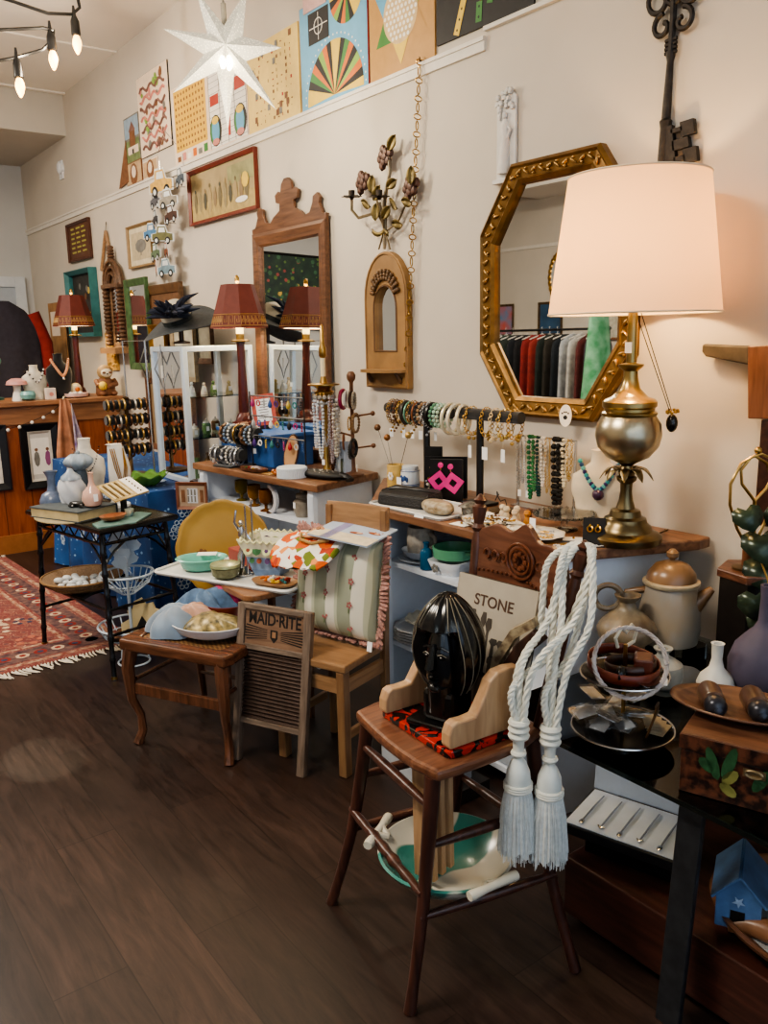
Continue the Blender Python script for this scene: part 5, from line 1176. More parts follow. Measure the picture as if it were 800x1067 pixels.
t = thing('folded_white_paper', 'small folded white paper lying across the turquoise bowl', 'paper', (1.43, 3.18, TY+.058), rz=-.6); MB().cbox((0, 0, .003), (.08, .05, .002), None).build('paper_sheet', M_PAPER, t)
t = thing('cut_glass_jar', 'cut glass powder jar with a pale green lid on the tray', 'jar', (1.42, 2.99, TY))
MB().lathe([(.035, 0), (.055, .015), (.06, .045), (.05, .05)], 24).build('jar_body', mat('#8a8a6c', .1, var=.3, scale=60, trans=.3), t); MB().lathe([(.062, .05), (.06, .06), (.03, .068), (0, .07)], 28).build('lid', mat('#9aa078', .25, .3, var=.2), t)
def figure_stand():
    t = thing('silver_figure_candlestick', 'tall silver figural candlestick with two rods standing on the tray', 'candlestick', (1.50, 2.99, TY))
    MB().lathe([(.045, 0), (.045, .008), (.02, .02), (.012, .035)], 20).build('base', M_SILVER, t)
    m = MB().tube([(-.01, 0, .03), (-.006, 0, .08), (.008, 0, .13), (0, 0, .17), (0, 0, .2)], [.012, .016, .011, .016, .008], 10).ball((0, 0, .215), .012, 8); m.tube([(.012, 0, .18), (.03, -.02, .14), (.02, -.03, .1)], [.006, .005, .004], 6); m.tube([(-.01, 0, .185), (-.03, 0, .22), (-.02, 0, .27)], [.006, .005, .004], 6); m.build('figure', M_SILVER, t)
    for dx, L_ in ((.0, .29), (.028, .31)): MB().tube([(dx, -.04, 0), (dx, -.04, L_)], .0035, 6).ball((dx, -.04, L_), .006, 6).build('rod', M_SILVER, t)
figure_stand()
def planter():
    t = thing('patchwork_planter', 'square flared ceramic planter with patchwork flower panels on the tray', 'planter', (1.60, 2.93, TY), rz=.62)
    sq = lambda r_, z, wv=0: [(r_*x, r_*y, z) for x, y in ((-1, -1), (1, -1), (1, 1), (-1, 1))]
    lv = [(.05, 0), (.06, .03), (.075, .085), (.098, .15)]; cols = [mat('#6f86a8', .3, var=.2, scale=30), mat('#7f95b4', .3, var=.2, scale=30), mat('#dcd8c0', .3, var=.1)]
    m = MB()
    for i in range(3): m.add(sq(*lv[i])+sq(*lv[i+1]), [(j, (j+1) % 4, 4+(j+1) % 4, 4+j) for j in range(4)], cols[i], False)
    m.add(sq(.05, 0.001), [(0, 1, 2, 3)], cols[0], False); m.build('planter_body', None, t, solid=.006)
    f = MB(); gr, pu, rd, cm = [mat(c, .3, var=.25, scale=60) for c in ('#3f7048', '#5a3f6a', '#8f4a34', '#cfd8a0')]
    for k, (q, c_) in enumerate(((-.7, cm), (-.25, gr), (.25, cm), (.7, pu))):
        for side in range(4):
            T0 = RZ(side*PI/2) @ T(q*.085, -.089, .115) @ RX(PI/2-.33); f.T = T0; f.disc(0, 0, .02, .003, c_, 8); f.disc(0, 0, .009, .0036, [rd, gr, pu, cm][k], 6)
            f.T = RZ(side*PI/2) @ T(q*.07, -.079, .07) @ RX(PI/2-.3); f.disc(0, 0, .012, .003, [gr, rd, pu, gr][k], 7)
    f.build('painted_flowers', None, t)
    r_ = MB(); P_ = []
    c4 = sq(.099, .152)
    for i in range(4):
        a, b = Vector(c4[i]), Vector(c4[(i+1) % 4])
        for j in range(14): q = a.lerp(b, j/14); P_.append((q.x, q.y, q.z+.006*math.cos(j*PI)))
    r_.tube(P_, .0055, 6, closed=True); r_.build('scalloped_rim', mat('#d8d6a8', .35, var=.05), t)
planter()
def floral_bag():
    c = at(325, 582, z=.745); t = thing('floral_fabric_purse', 'orange and white floral fabric purse with tan flap on the tray', 'purse', c, rz=-1.25, rot=(.42, -.05, -1.15))
    m, nt, b = _new('floral_cloth'); n = nt.nodes; l = nt.links; tc = n.new('ShaderNodeTexCoord')
    vo = n.new('ShaderNodeTexVoronoi'); vo.inputs['Scale'].default_value = 34; l.new(tc.outputs['Object'], vo.inputs['Vector'])
    cr = n.new('ShaderNodeValToRGB'); cr.color_ramp.interpolation = 'CONSTANT'; e = cr.color_ramp.elements; sp = n.new('ShaderNodeSeparateColor'); l.new(vo.outputs['Color'], sp.inputs[0]); l.new(sp.outputs[0], cr.inputs['Fac'])
    e[0].color = rgb('#e4e0d8'); e[1].position = .28; e[1].color = rgb('#c75a1c')
    for ps, c_ in ((.55, '#d98a4a'), (.68, '#6d7a2c'), (.8, '#e8e0cc'), (.9, '#a83a20')): q = e.new(ps); q.color = rgb(c_)
    l.new(cr.outputs['Color'], b.inputs['Base Color']); b.inputs['Roughness'].default_value = .9
    def f(u, v):
        a = 2*PI*u; x = .15*math.copysign(abs(math.cos(a))**.7, math.cos(a)); z = math.copysign(abs(math.sin(a))**.8, math.sin(a)); w_ = 1-abs(2*v-1)**2.6
        return (x*(.7+.3*w_)*(.85+.15*math.sin(3*a)), (v-.5)*.22, .035*z*w_+.04+.006*math.sin(9*a+6*v))
    MB().surf(f, 48, 16, cu=True).build('bag_body', m, t)
    m2 = MB(); m2.surf(lambda u, v: (.045*math.cos(PI*u)*(1-.2*v)+.02, .02+.055*v*1.3*math.sin(PI*u), .082+.004*math.sin(PI*v)), 18, 8); m2.build('flap', mat('#b48058', .5, var=.08), t, solid=.004)
    MB().lathe([(.009, 0), (.009, .004), (0, .005)], 12, c=(.02, .07, .088)).build('button', mat('#8f5c38', .4), t)
    MB().tube([(-.05, .05, .075), (-.02, .0, .088), (.04, -.02, .088), (.09, .02, .075)], .006, 6).build('strap', mat('#9a7a48', .7, var=.3, scale=60), t)
floral_bag()
p = tp(300, 603); t = thing('oval_wood_dish', 'oval wooden dish heaped with coloured beads at tray front', 'dish', (1.52, 2.77, TY), rz=-1.1)
MB().lathe([(.06, 0), (.09, .008), (.1, .02), (.094, .02), (.08, .01), (0, .007)], 32, sx=1.0, sy=.62).build('dish_body', mat('#9a7450', .5, var=.25, scale=14), t)
for k, (c_, dx, dy, s) in enumerate((('#2f6a6c', .05, -.0, .017), ('#a83a20', .015, .01, .017), ('#d8d4cc', -.02, .02, .014), ('#c96a24', -.045, .0, .014), ('#d8b848', .02, -.025, .012), ('#7a1c16', .035, .02, .013), ('#e0dcd0', -.005, -.01, .012))):
    q = thing('bead_cluster', ('teal', 'red', 'white', 'orange', 'yellow', 'dark red', 'cream')[k]+' bead cluster in the oval wooden dish', 'beads', (1.52+dx*.54+dy*.8, 2.77-dx*.84, TY+.011)); m = MB()
    for j in range(9): m.ball((R.uniform(-s, s)*.9, R.uniform(-s, s)*.9, .006+R.uniform(0, .012)), .006, 6)
    m.build('beads', mat(c_, .3), q)
# standing yellow tole tray + red rectangular box behind
def tole():
    t = thing('yellow_scalloped_tray', 'large mustard scalloped oval tray standing upright behind the turquoise bowl', 'tray', (1.62, 3.41, .62))
    n = Vector((-.55, -.83, .12)).normalized(); u = Vector((0, 0, 1)).cross(n).normalized(); v = n.cross(u); rot = Matrix.Identity(3)
    for i in range(3): rot[i][0] = u[i]; rot[i][1] = v[i]; rot[i][2] = n[i]
    t.rotation_euler = rot.to_euler()
    a_, b_ = .21, .215; m = MB()
    def f(q, s):
        a = 2*PI*q; sc = 1+.035*s**4*abs(math.cos(6*a)); return (a_*s*sc*math.cos(a), b_*s*sc*math.sin(a), .022*max(0, (s-.78)/.22)**1.3)
    m.surf(f, 96, 12, cu=True); m.build('tray_body', mat('#a8853f', .35, var=.12, scale=4), t, solid=.003)
    m = MB(); 
    for k in range(7): a = k*.9; m.disc(-.1+.02*math.cos(a), -.03+.02*math.sin(a), .009, .004, c_brn, 8)
    m.build('painted_sprig', None, t)
tole()
t = thing('red_lidded_box', 'flat dull-red box behind the turquoise bowl', 'box', (1.58, 3.12, TY), rz=.0); MB().box(-.03, -.09, 0, .05, .11, .06).build('box_body', mat('#8a3a30', .5, var=.1), t, bev=.006)
# =================================================================== WASHBOARD
def washboard():
    A, B = Vector((1.262, 2.665, 0)), Vector((1.388, 2.40, 0)); c = (A+B)/2; u = (B-A).normalized(); n = Vector((-u.y, u.x, 0)); n = -n if n.x > 0 else n   # towards the room
    lean = .16; t = thing('maid_rite_washboard', 'old wooden washboard lettered MAID-RITE leaning on the small table', 'washboard', (c.x, c.y, 0))
    v = Vector((-n.x*math.sin(lean), -n.y*math.sin(lean), math.cos(lean))); w_ = u.cross(v); rot = Matrix.Identity(3)
    for i in range(3): rot[i][0] = u[i]; rot[i][1] = v[i]; rot[i][2] = w_[i]
    t.rotation_euler = rot.to_euler(); W_, H = (B-A).length+.03, .60
    gw = wood('#5c4a3c', '#87705c', .7, axis=1, scale=9); gx = wood('#5c4a3c', '#8a7460', .7, axis=0, scale=9)
    for s in (-1, 1): MB().box(s*W_/2-(.032 if s > 0 else 0), 0, -.013, s*W_/2+(0 if s > 0 else .032), H, .013).build('side_rail', gw, t, bev=.003)
    x = W_/2-.032
    MB().box(-x, H-.02, -.013, x, H, .012).build('top_rail', gx, t, bev=.002); MB().box(-x, H-.17, -.01, x, H-.15, .011).build('middle_rail', gx, t, bev=.002); MB().box(-x, .15, -.01, x, .17, .01).build('bottom_rail', gx, t, bev=.002)
    MB().box(-x, H-.15, -.004, x, H-.02, .003).build('name_panel', wood('#6a4a32', '#8d684a', .7, axis=0), t)
    m = MB(); N = 72; 
    m.surf(lambda a, b: (-x+2*x*a, .17+(H-.34)*b, .004*math.sin(b*N*PI/2.0)), 1, N*3); m.build('ribbed_panel', mat('#4a3a33', .45, .4, var=.2), t, angle=80)
    ink = mat('#1a1412', .8, var=0)
    lettering('MAID\u00b7RITE', .062, ink, t, T(0, H-.052, .0035), .80, weight=.0012)
    m = MB(); cy = H-.105
    for s in (-1, 1):
        for k in range(6):
            a = -.5+.19*k; p0 = (s*.03, cy+.0+.006*(k-2.5)); L_ = .105; m.quad([(p0[0], p0[1]-.0012, .0036), (s*(.03+L_*math.cos(a)), cy+L_*math.sin(a)*.55-.002, .0036), (s*(.03+L_*math.cos(a)), cy+L_*math.sin(a)*.55+.0035, .0036), (p0[0], p0[1]+.0012, .0036)], ink)
    m.quad([(-.016, cy+.018, .0037), (-.016, cy-.012, .0037), (0, cy-.03, .0037), (.016, cy-.012, .0037), (.016, cy+.018, .0037)], ink); m.rect(-.008, cy-.01, .008, cy+.012, .004, mat('#8d684a', .7)); m.build('printed_rays', None, t)
washboard()
# =================================================================== SCHOOL CHAIR + CUSHION
def school_chair():
    X0, X1, Y0, Y1 = 1.505, 1.80, 2.275, 2.61
    t = thing('tan_wooden_chair', 'tan wooden school chair holding the striped floral cushion', 'chair', (X0, Y0, 0), rz=.33); W_, D = Y1-Y0, X1-X0
    MB().prism([(0, 0), (D, .015), (D, W_-.015), (0, W_), (-.006, W_/2)], .40, .43).build('seat', M_TANY, t, bev=.006)
    for x, y in ((.02, .025), (.02, W_-.025)): MB().cbox((x, y, .2), (.038, .034, .4)).build('leg', wood('#7a5230', '#98703f', .35, axis=2), t, bev=.004)
    for y in (.02, .27): MB().add([(D-.02+a, y+b, z) for z, o_ in ((0, 0), (.42, 0), (.93, .02)) for a, b in ((-.015+o_, -.013), (.015+o_, -.013), (.015+o_, .013), (-.015+o_, .013))], [(0, 3, 2, 1), (8, 9, 10, 11)]+[(i*4+j, i*4+(j+1) % 4, i*4+4+(j+1) % 4, i*4+4+j) for i in range(2) for j in range(4)], None, False).build('back_post', wood('#7a5230', '#98703f', .35, axis=2), t, bev=.003)
    MB().surf(lambda a, b: (D-.015+.02*(b)-.03*(1-(2*a-1)**2)*0+.012*math.sin(PI*a), (.005+.28*a), .79+.15*b), 12, 4).build('back_panel', M_TANY, t, solid=.018, bev=.003)
    for z in (.34,): 
        MB().cbox((.02, W_/2, z), (.018, W_-.06, .05)).build('front_rail', M_TANY, t)
        for y in (.025, W_-.025): MB().cbox((D/2, y, z), (D-.04, .018, .05)).build('side_rail', M_TANX, t)
    for y in (.025, W_-.025): MB().cbox((D/2, y, .15), (D-.04, .016, .03)).build('stretcher', M_TANX, t)
school_chair()
def cushion():
    t = thing('striped_floral_cushion', 'plump sage and cream striped floral cushion with pink fringe on tan chair', 'cushion', (1.635, 2.53, .45))
    lean = .16; v = Vector((math.sin(lean), 0, math.cos(lean))); u = Vector((0, -1, 0)); w_ = u.cross(v); rot = Matrix.Identity(3)
    for i in range(3): rot[i][0] = u[i]; rot[i][1] = v[i]; rot[i][2] = w_[i]
    t.rotation_euler = (Matrix.Rotation(.26, 3, 'Z') @ rot).to_euler()
    m, nt, b = _new('cushion_stripe'); n = nt.nodes; l = nt.links; tc = n.new('ShaderNodeTexCoord'); sx = n.new('ShaderNodeSeparateXYZ'); l.new(tc.outputs['Object'], sx.inputs[0])
    mt_ = n.new('ShaderNodeMath'); mt_.operation = 'MULTIPLY'; mt_.inputs[1].default_value = 9; l.new(sx.outputs[0], mt_.inputs[0]); fr = n.new('ShaderNodeMath'); fr.operation = 'FRACT'; l.new(mt_.outputs[0], fr.inputs[0])
    cr = n.new('ShaderNodeValToRGB'); cr.color_ramp.interpolation = 'CONSTANT'; e = cr.color_ramp.elements; e[0].color = rgb('#979c88'); e[1].position = .12; e[1].color = rgb('#d8d4c4')
    for ps, c_ in ((.5, '#b9bca4'), (.62, '#979c88')): q = e.new(ps); q.color = rgb(c_)
    l.new(fr.outputs[0], cr.inputs['Fac']); l.new(cr.outputs['Color'], b.inputs['Base Color']); b.inputs['Roughness'].default_value = .85
    W_, H, D = .40, .375, .085
    def f(a, q):
        x, y = (a-.5), (q-.5); e_ = max(0, (1-(2*abs(x))**3.2))*max(0, (1-(2*abs(y))**3.2)); return x, y, e_**.5
    mb = MB(); 
    for s in (-1, 1): mb.surf(lambda a, q: ((a-.5)*W_*(1-.06*math.cos((q-.5)*PI)), q*H+(.0), s*D*f(a, q)[2]+.002*math.sin(a*40)*f(a, q)[2]), 24, 24)
    mb.build('cushion_body', m, t)
    fl = MB(); pk_, gn = mat('#9a5a58', .8, var=.1), mat('#5d6a48', .8)
    for i in range(3):
        for j in range(4):
            a, q = (.5+(.0-.135+.111*i+.035)/W_*1.0), (.14+.23*j+(.08 if i % 2 else 0))
            if .08 < a < .92 and q < .93:
                z = D*f(a, q)[2]+.0015
                for k in range(5): w2 = k*1.257; fl.disc((a-.5)*W_+.009*math.cos(w2), q*H+.009*math.sin(w2), .0055, z, pk_, 6)
                fl.disc((a-.5)*W_, q*H-.02, .004, z, gn, 5, ry=.012)
    fl.build('printed_sprigs', None, t)
    r_ = MB(); P_ = []
    for i in range(120):
        s = i/120*4; k = int(s); f_ = s-k; x, y = [(-.5+f_, 0), (.5, f_), (.5-f_, 1), (-.5, 1-f_)][k]; P_.append((x*W_*1.02, y*H, 0))
    for i, q in enumerate(P_):
        d = Vector((q[0], q[1]-H/2, 0)).normalized(); a = R.uniform(-.4, .4); e1 = Vector((math.cos(a)*d.x-math.sin(a)*d.y, math.sin(a)*d.x+math.cos(a)*d.y, 0))
        if q[1] < .01: e1 = Vector((e1.x, -.15, .9)).normalized()
        r_.tube([q, Vector(q)+e1*.018+Vector((0, 0, .008*math.sin(i))), Vector(q)+e1*.034], [.008, .008, .005], 5)
    r_.build('fringe', mat('#a87f76', .9, var=.3, scale=80), t)
    MB().cbox((W_/2+.01, -.0, .05), (.022, .036, .0015)).build('price_tag', M_TAG, t)
cushion()
t = thing('quilt_magazine', 'pale blue magazine with a picture of shoes lying on the cushion top', 'magazine', at(366, 556, z=.845)); t.rotation_euler = (0.05, -.12, .3); t.scale = (.8, .8, 1)
m = MB().box(-.11, -.17, 0, .13, .17, .006, mat('#a9b8cc', .4, var=.05)); m.box(-.11, .05, .0062, .13, .1, .0066, mat('#8a88b0', .5)); m.box(-.11, -.17, .0062, -.02, .17, .0066, mat('#c9bfa8', .5)); m.build('cover', None, t)
m = MB()
for k, (x, y, a) in enumerate(((.0, -.03, .5), (.03, -.11, .3))): m.T = T(x, y, .007) @ RZ(a+1.2); m.disc(0, 0, .036, .0002, mat('#8a4a28', .5), 14, ry=.012); m.disc(-.015, 0, .014, .0006, mat('#d8b090', .5), 10, ry=.008)
m.build('printed_shoes', None, t)
# =================================================================== SHELF UNITS
M_FL = mat('#dfe6f0', .45, var=.02)
def unit(name, label, poly, base, shelves, back=True):
    c = Vector((poly[0][0], poly[0][1], 0)); t = thing(name, label, 'shelf unit', c)
    L = lambda P_: [(a-c.x, b-c.y) for a, b in P_]
    MB().prism(L(poly), .865, .90).build('wooden_top', M_TOP, t, bev=.006)
    ctr = Vector((sum(a for a, b in base)/len(base), sum(b for a, b in base)/len(base)))
    # base: [front-left, front-right, back-right, back-left]
    fl, fr_, br, bl = [Vector(q)-c.xy for q in base]
    def panel(a, b, z0, z1, th, nm, mt=M_FL):
        d = (b-a).normalized(); n = Vector((-d.y, d.x))*th; return MB().prism([a, b, b+n, a+n], z0, z1).build(nm, mt, t)
    panel(fr_, br, 0, .862, .018, 'side_panel'); panel(bl, fl, 0, .862, .018, 'side_panel'); panel(br, bl, 0, .862, .012, 'back_panel')
    for q, dy in ((fl, -1), (fr_, 1)):   # fluted posts at the open front
        m = MB().box(q.x-.012, min(q.y, q.y+dy*.045), 0, q.x+.012, max(q.y, q.y+dy*.045), .862)
        for k in range(4): yy = q.y+dy*(.007+.0105*k); m.box(q.x-.016, yy-.003, .03, q.x-.011, yy+.003, .84)
        m.build('fluted_post', M_FL, t)
    for z in shelves:
        i_ = .02; P_ = [fl+Vector((.012, -i_)), fr_+Vector((.012, i_)), br+Vector((-.012, i_)), bl+Vector((-.012, -i_))]
        MB().prism(P_, z-.018, z).build('shelf', M_FL, t)
    MB().prism([fl+Vector((.02, 0)), fr_+Vector((.02, 0)), br, bl], .04, .06).build('bottom_panel', M_FL, t)
    return t
unit('white_shelf_unit', 'white corner shelf unit with wooden top under the gilt mirror', [(1.868, 2.62), (1.885, 1.64), (2.325, 1.46), (2.385, 1.46), (2.385, 3.10), (2.3, 3.10)], [(1.895, 2.57), (1.905, 1.655), (2.38, 1.57), (2.38, 2.72)], [.685, .36])
unit('white_shelf_unit', 'white open shelf unit with wooden top under the tall wooden mirror', [(1.846, 4.22), (1.96, 3.14), (2.385, 3.25), (2.385, 4.28)], [(1.88, 4.18), (1.985, 3.20), (2.38, 3.30), (2.38, 4.25)], [.70, .38])
ZT = .901
def pt(px, py, z=ZT, dx=0, dy=0): q = at(px, py, z=z); return Vector((q.x+dx, q.y+dy, z))
def tagm(m, x, y, z, s=1, rz=0): # a small white tag with its string
    m.cbox((x, y, z-.03*s), (.001, .014*s, .024*s), M_TAG, rz); m.tube([(x, y, z), (x, y, z-.018*s)], .0006, 4, M_STRING)
# ---- inside the far unit (shelf z = .70)
q = at(238, 527, z=.70)
amber = glass('amber_glass', (.55, .36, .05), .06)
for i, (px, lab) in enumerate(((230, 'left'), (247, 'middle'), (262, 'right'))):
    p = at(px, 527, z=.7); y = (4.0, 3.82, 3.66)[i]; x = 2.02-.02*i
    t = thing('amber_goblet', 'amber glass goblet on the white shelf, %s one of three' % lab, 'glass', (x, y, .701))
    MB().lathe([(.03, 0), (.03, .004), (.008, .012), (.008, .03), (.03, .045), (.036, .07), (.034, .11), (.031, .11), (.032, .07), (.026, .05), (0, .04)], 20).build('goblet_body', mat(('#7d6a24', '#8a5f20', '#7a4a1c')[i], .1, var=.15, trans=.35), t)
t = thing('silver_moon_ornament', 'white and silver crescent moon ornament on the shelf front', 'ornament', (1.975, 3.60, .701)); m = MB(); m.T = T(0, 0, .07) @ RZ(-PI/2) @ RX(PI/2)
m.prism([(.07*math.cos(a), .07*math.sin(a)) for a in [(-PI*.55+1.1*PI*i/16) for i in range(17)]]+[(-.012+.055*math.cos(a), .055*math.sin(a)) for a in [(PI*.5-PI*i/14) for i in range(15)]], -.008, .008, mat('#c3c6cc', .3, var=.05)); m.build('crescent', None, t); MB().lathe([(.025, 0), (.025, .006), (.005, .01), (.004, .02)], 12).build('foot', M_SILVER, t)
for i, (x, y, lab, col) in enumerate(((2.12, 3.5, 'dark brown glass jar deep in the far shelf unit', '#3a2014'), (2.12, 3.36, 'reddish brown glass jar at right end of the shelf', '#5a2414'), (2.05, 3.42, 'pale lidded jar with white tag on the shelf', '#8c8478'))):
    t = thing('lidded_jar', lab, 'jar', (x, y, .701)); MB().lathe([(.035, 0), (.045, .03), (.045, .075), (.03, .09), (.032, .1)], 18).build('jar_body', mat(col, .15, var=.2), t); MB().lathe([(.034, .1), (.03, .112), (.008, .118), (.01, .128), (0, .13)], 16).build('lid', mat(col, .2), t)
    if i == 2: MB().cbox((-.047, 0, .06), (.001, .02, .03), M_TAG).build('price_tag', None, t)
t = thing('pinecone_basket', 'small brown woven basket at the right of the far shelf', 'basket', (2.08, 3.27+.03, .701)); m = MB().lathe([(.03, 0), (.042, .03), (.042, .05)], 16); 
for k in range(6): m.torus((0, 0, .008+.009*k), .036+.0015*k, .005, 20, 5)
m.build('basket_body', mat('#6a3a20', .8, var=.4, scale=60), t)
# ---- window print frame hanging at the end of the far unit
t = thing('small_window_print', 'small brown-framed print of a white window, left of amber goblets', 'picture', (1.79, 4.285, .70))
n = Vector((-.72, -.69, .0)).normalized(); u = Vector((0, 0, 1)).cross(n).normalized(); rot = Matrix.Identity(3)
for i in range(3): rot[i][0] = u[i]; rot[i][1] = (0, 0, 1)[i]; rot[i][2] = n[i]
t.rotation_euler = rot.to_euler(); t.location = (1.80, 4.14, .735)
t.scale = (.72, .9, 1); frame_ring(MB(), .24, .165, .018, .016, None).build('frame', mat('#7a4a34', .45), t); m = MB().rect(-.105, -.067, .105, .067, .002, mat('#a8927c', .7, var=.1)); m.rect(-.038, -.045, .042, .045, .003, mat('#c8ccd4', .6))
for k in (-.024, .002, .028): m.rect(k-.0125, -.038, k+.0005, -.002, .0036, c_gry); m.rect(k-.0125, .003, k+.0005, .038, .0036, c_gry)
m.rect(-.085, -.04, -.055, .035, .003, c_brn); m.rect(.06, -.04, .088, .035, .003, c_brn); m.build('picture', None, t)
MB().box(-.015, -.4, -.06, .015, .09, -.001).build('stand_back', M_WALNZ, t)
# ---- blue riser and lamp
t = thing('blue_riser', 'blue painted wooden riser box behind the earring racks', 'riser', (2.17, 4.02, ZT)); MB().box(-.12, -.33, 0, .12, .25, .155).build('box_body', mat('#1f4f8c', .6, var=.12), t, bev=.004); MB().box(-.14, -.35, .155, .14, .27, .175).build('box_top', mat('#24589a', .6, var=.12), t, bev=.004)
red_lamp('red_shade_lamp', 'red panelled-shade candlestick lamp left of the tall wooden mirror', (2.16, 4.19, 1.0765), 1.02, .76, on=7)
# framed red notice card
def rot_facing(n, up=(0, 0, 1)):
    n = Vector(n).normalized(); u = Vector(up).cross(n).normalized(); v = n.cross(u); rot = Matrix.Identity(3)
    for i in range(3): rot[i][0] = u[i]; rot[i][1] = v[i]; rot[i][2] = n[i]
    return rot
t = thing('red_notice_card', 'red-bordered card with white centre of fine print beside red lamp', 'notice', (2.17, 3.98, 1.175)); t.rotation_euler = (rot_facing((-.62, -.75, .1)) @ Matrix.Rotation(.12, 3, 'Z')).to_euler()
m = MB().box(-.062, -.085, 0, .062, .085, .004, mat('#b85040', .6, var=.2, scale=50)); m.rect(-.04, -.06, .04, .06, .0048, M_TAG)
for k in range(7): m.rect(-.028+.004*(k % 3), .043-.014*k, .026-.005*(k % 2), .047-.014*k, .0052, c_gry)
m.build('card_panel', None, t); MB().box(-.03, -.1, -.02, .03, -.08, .02).build('card_holder', M_BLACK, t)
# ---- earring racks (two-tier black wire) with hanging earrings
def earring_rack(loc, n_, label, tiers, rz, W_):
    t = thing('earring_rack', label, 'earring rack', loc, rz)
    for s in (-1, 1): MB().tube([(s*W_/2, 0, 0), (s*W_/2, 0, tiers[-1]+.02)], .004, 6).build('upright', M_BLACK, t)
    MB().box(-W_/2, -.04, 0, W_/2, .04, .008).build('base', M_BLACK, t)
    for z in tiers: MB().tube([(-W_/2, 0, z), (W_/2, 0, z)], .0035, 6).build('rail', M_BLACK, t)
ER = Vector((2.03, 3.60, ZT)); earring_rack(ER, 0, 'black wire earring rack with three rails in front of the mirror', (.17, .27, .37), -1.42, .42)
ecol = [('violet', '#4a2a78'), ('magenta', '#a0286a'), ('white', '#d8d8d8'), ('red', '#a82028'), ('yellow', '#b8a040'), ('silver', '#a8a8a8'), ('teal', '#2f7070'), ('blue', '#28508c'), ('black', '#101010')]
cnt = 0
for ti, z in enumerate((.17, .27, .37)):
    for k in range(9):
        s_ = -.19+.0475*k; cn_, cc = ecol[(k*2+ti*5) % 9]; a = -1.42
        t = thing('drop_earring', '%s drop earring on the %s rail of the black rack' % (cn_, ('lower', 'middle', 'upper')[ti]), 'earring', ER+Vector((s_*math.cos(a), s_*math.sin(a), z-.004)), rz=a)
        m = MB().torus((0, 0, -.006), .006, .001, 10, 4, M_SILVER, axis='x'); q = mat(cc, .3, var=.1)
        if k % 3 == 0: m.lathe([(.002, -.012), (.010, -.03), (.012, -.042), (.006, -.052), (0, -.054)], 10, q)
        elif k % 3 == 1: m.torus((0, 0, -.032), .013, .0035, 14, 5, q, axis='y')
        else:
            for j in range(4): m.ball((0, 0, -.018-.011*j), .0055, 6, q)
        m.build('drop', None, t)
# ---- black velvet bracelet rolls at the front left corner
def roll(loc, rz, L, r_, label, n, names, h, group):
    t = thing('bracelet_roll', label, 'bracelet stand', loc, rz)
    MB().cyl((-L/2, 0, h), (L/2, 0, h), r_, n=18).build('padded_bar', M_VELVET, t)
    MB().box(-.02, -.02, .008, .02, .02, h).build('post', M_VELVET, t); MB().box(-.07, -.05, 0, .07, .05, .01).build('base', M_VELVET, t, bev=.003)
    for k in range(n):
        s_ = -L/2+.02+(L-.05)*k/(n-1); nm, col, kind = names[k % len(names)]
        o = Vector(loc)+Vector((s_*math.cos(rz), s_*math.sin(rz), h-.008)); b = thing('bracelet', '%s bracelet, %s from the left on %s' % (nm, ORD[k], group), 'bracelet', o, rz=rz+R.uniform(-.15, .15))
        RR = r_+.008; m = MB(); q = mat(col, .28, .7 if 'gold' in nm or 'silver' in nm else 0, var=.15)
        if kind == 0: m.torus((0, 0, 0), RR, .005, 22, 6, q, axis='x', sy=1.15)
        elif kind == 1:
            for j in range(16): a = 2*PI*j/16; m.ball((0, RR*math.cos(a), RR*1.15*math.sin(a)), .0075, 6, q)
        elif kind == 2:
            for j in range(18): a = 2*PI*j/18; m.torus((0, RR*math.cos(a), RR*1.15*math.sin(a)), .006, .002, 8, 4, q, axis='x' if j % 2 else 'y')
        else: m.tube([(.007*math.sin(4*i), RR*math.cos(2*PI*i/24), RR*1.15*math.sin(2*PI*i/24)) for i in range(24)], .009, 6, q, closed=True)
        m.build('band', None, b)
        if k % 3 == 1: g_ = MB(); tagm(g_, 0, -.006, -RR*1.1, 1.1, PI/2+.8); g_.build('price_tag', None, b)
sb = [('silver chain', '#b8b8bc', 2), ('silver', '#b4b6bc', 0), ('dark stone', '#2c3034', 1), ('silver mesh', '#9c9ea4', 3), ('pearl', '#c8c4bc', 1)]
gb = [('brown leather', '#6a4a30', 3), ('blue-grey bead', '#7a8ca0', 1), ('white stone', '#c8c8c4', 1), ('gold', '#a8823c', 0), ('black', '#141414', 3)]
roll((1.93, 3.95, ZT), -1.35, .24, .03, 'lower black velvet roll with silver bracelets at front corner', 7, sb, .065, 'the lower velvet roll')
roll((2.0, 3.93, ZT), -1.35, .28, .033, 'upper black velvet roll with mixed bracelets behind the lower one', 8, gb, .17, 'the upper velvet roll')
# trays and little things along the front
p = pt(262, 492); t = thing('long_wood_tray', 'narrow brown wooden tray of small brooches on the far unit front', 'tray', (1.945, 3.70, ZT), rz=-1.45)
MB().lathe([(.05, 0), (.075, .006), (.082, .02), (.076, .02), (.06, .009), (0, .006)], 30, sx=1.3, sy=.5).build('tray_body', M_WALNY, t)
for k in range(7):
    nm = ('green', 'red', 'white', 'gold', 'brown', 'silver', 'pink')[k]; t = thing('small_brooch', nm+' brooch lying in the narrow brown tray', 'brooch', (1.945+.004*(k % 3-1), 3.775-.025*k, ZT+.011))
    m = MB(); q = mat(('#4a6a40', '#8a2a24', '#d0ccc4', '#a8843c', '#5a3a24', '#a8a8a8', '#b87a84')[k], .3, .3)
    for j in range(5): a = j*1.257; m.ball((.006*math.cos(a), .006*math.sin(a), .003), .004, 6)
    m.ball((0, 0, .005), .005, 6); m.build('setting', q, t)
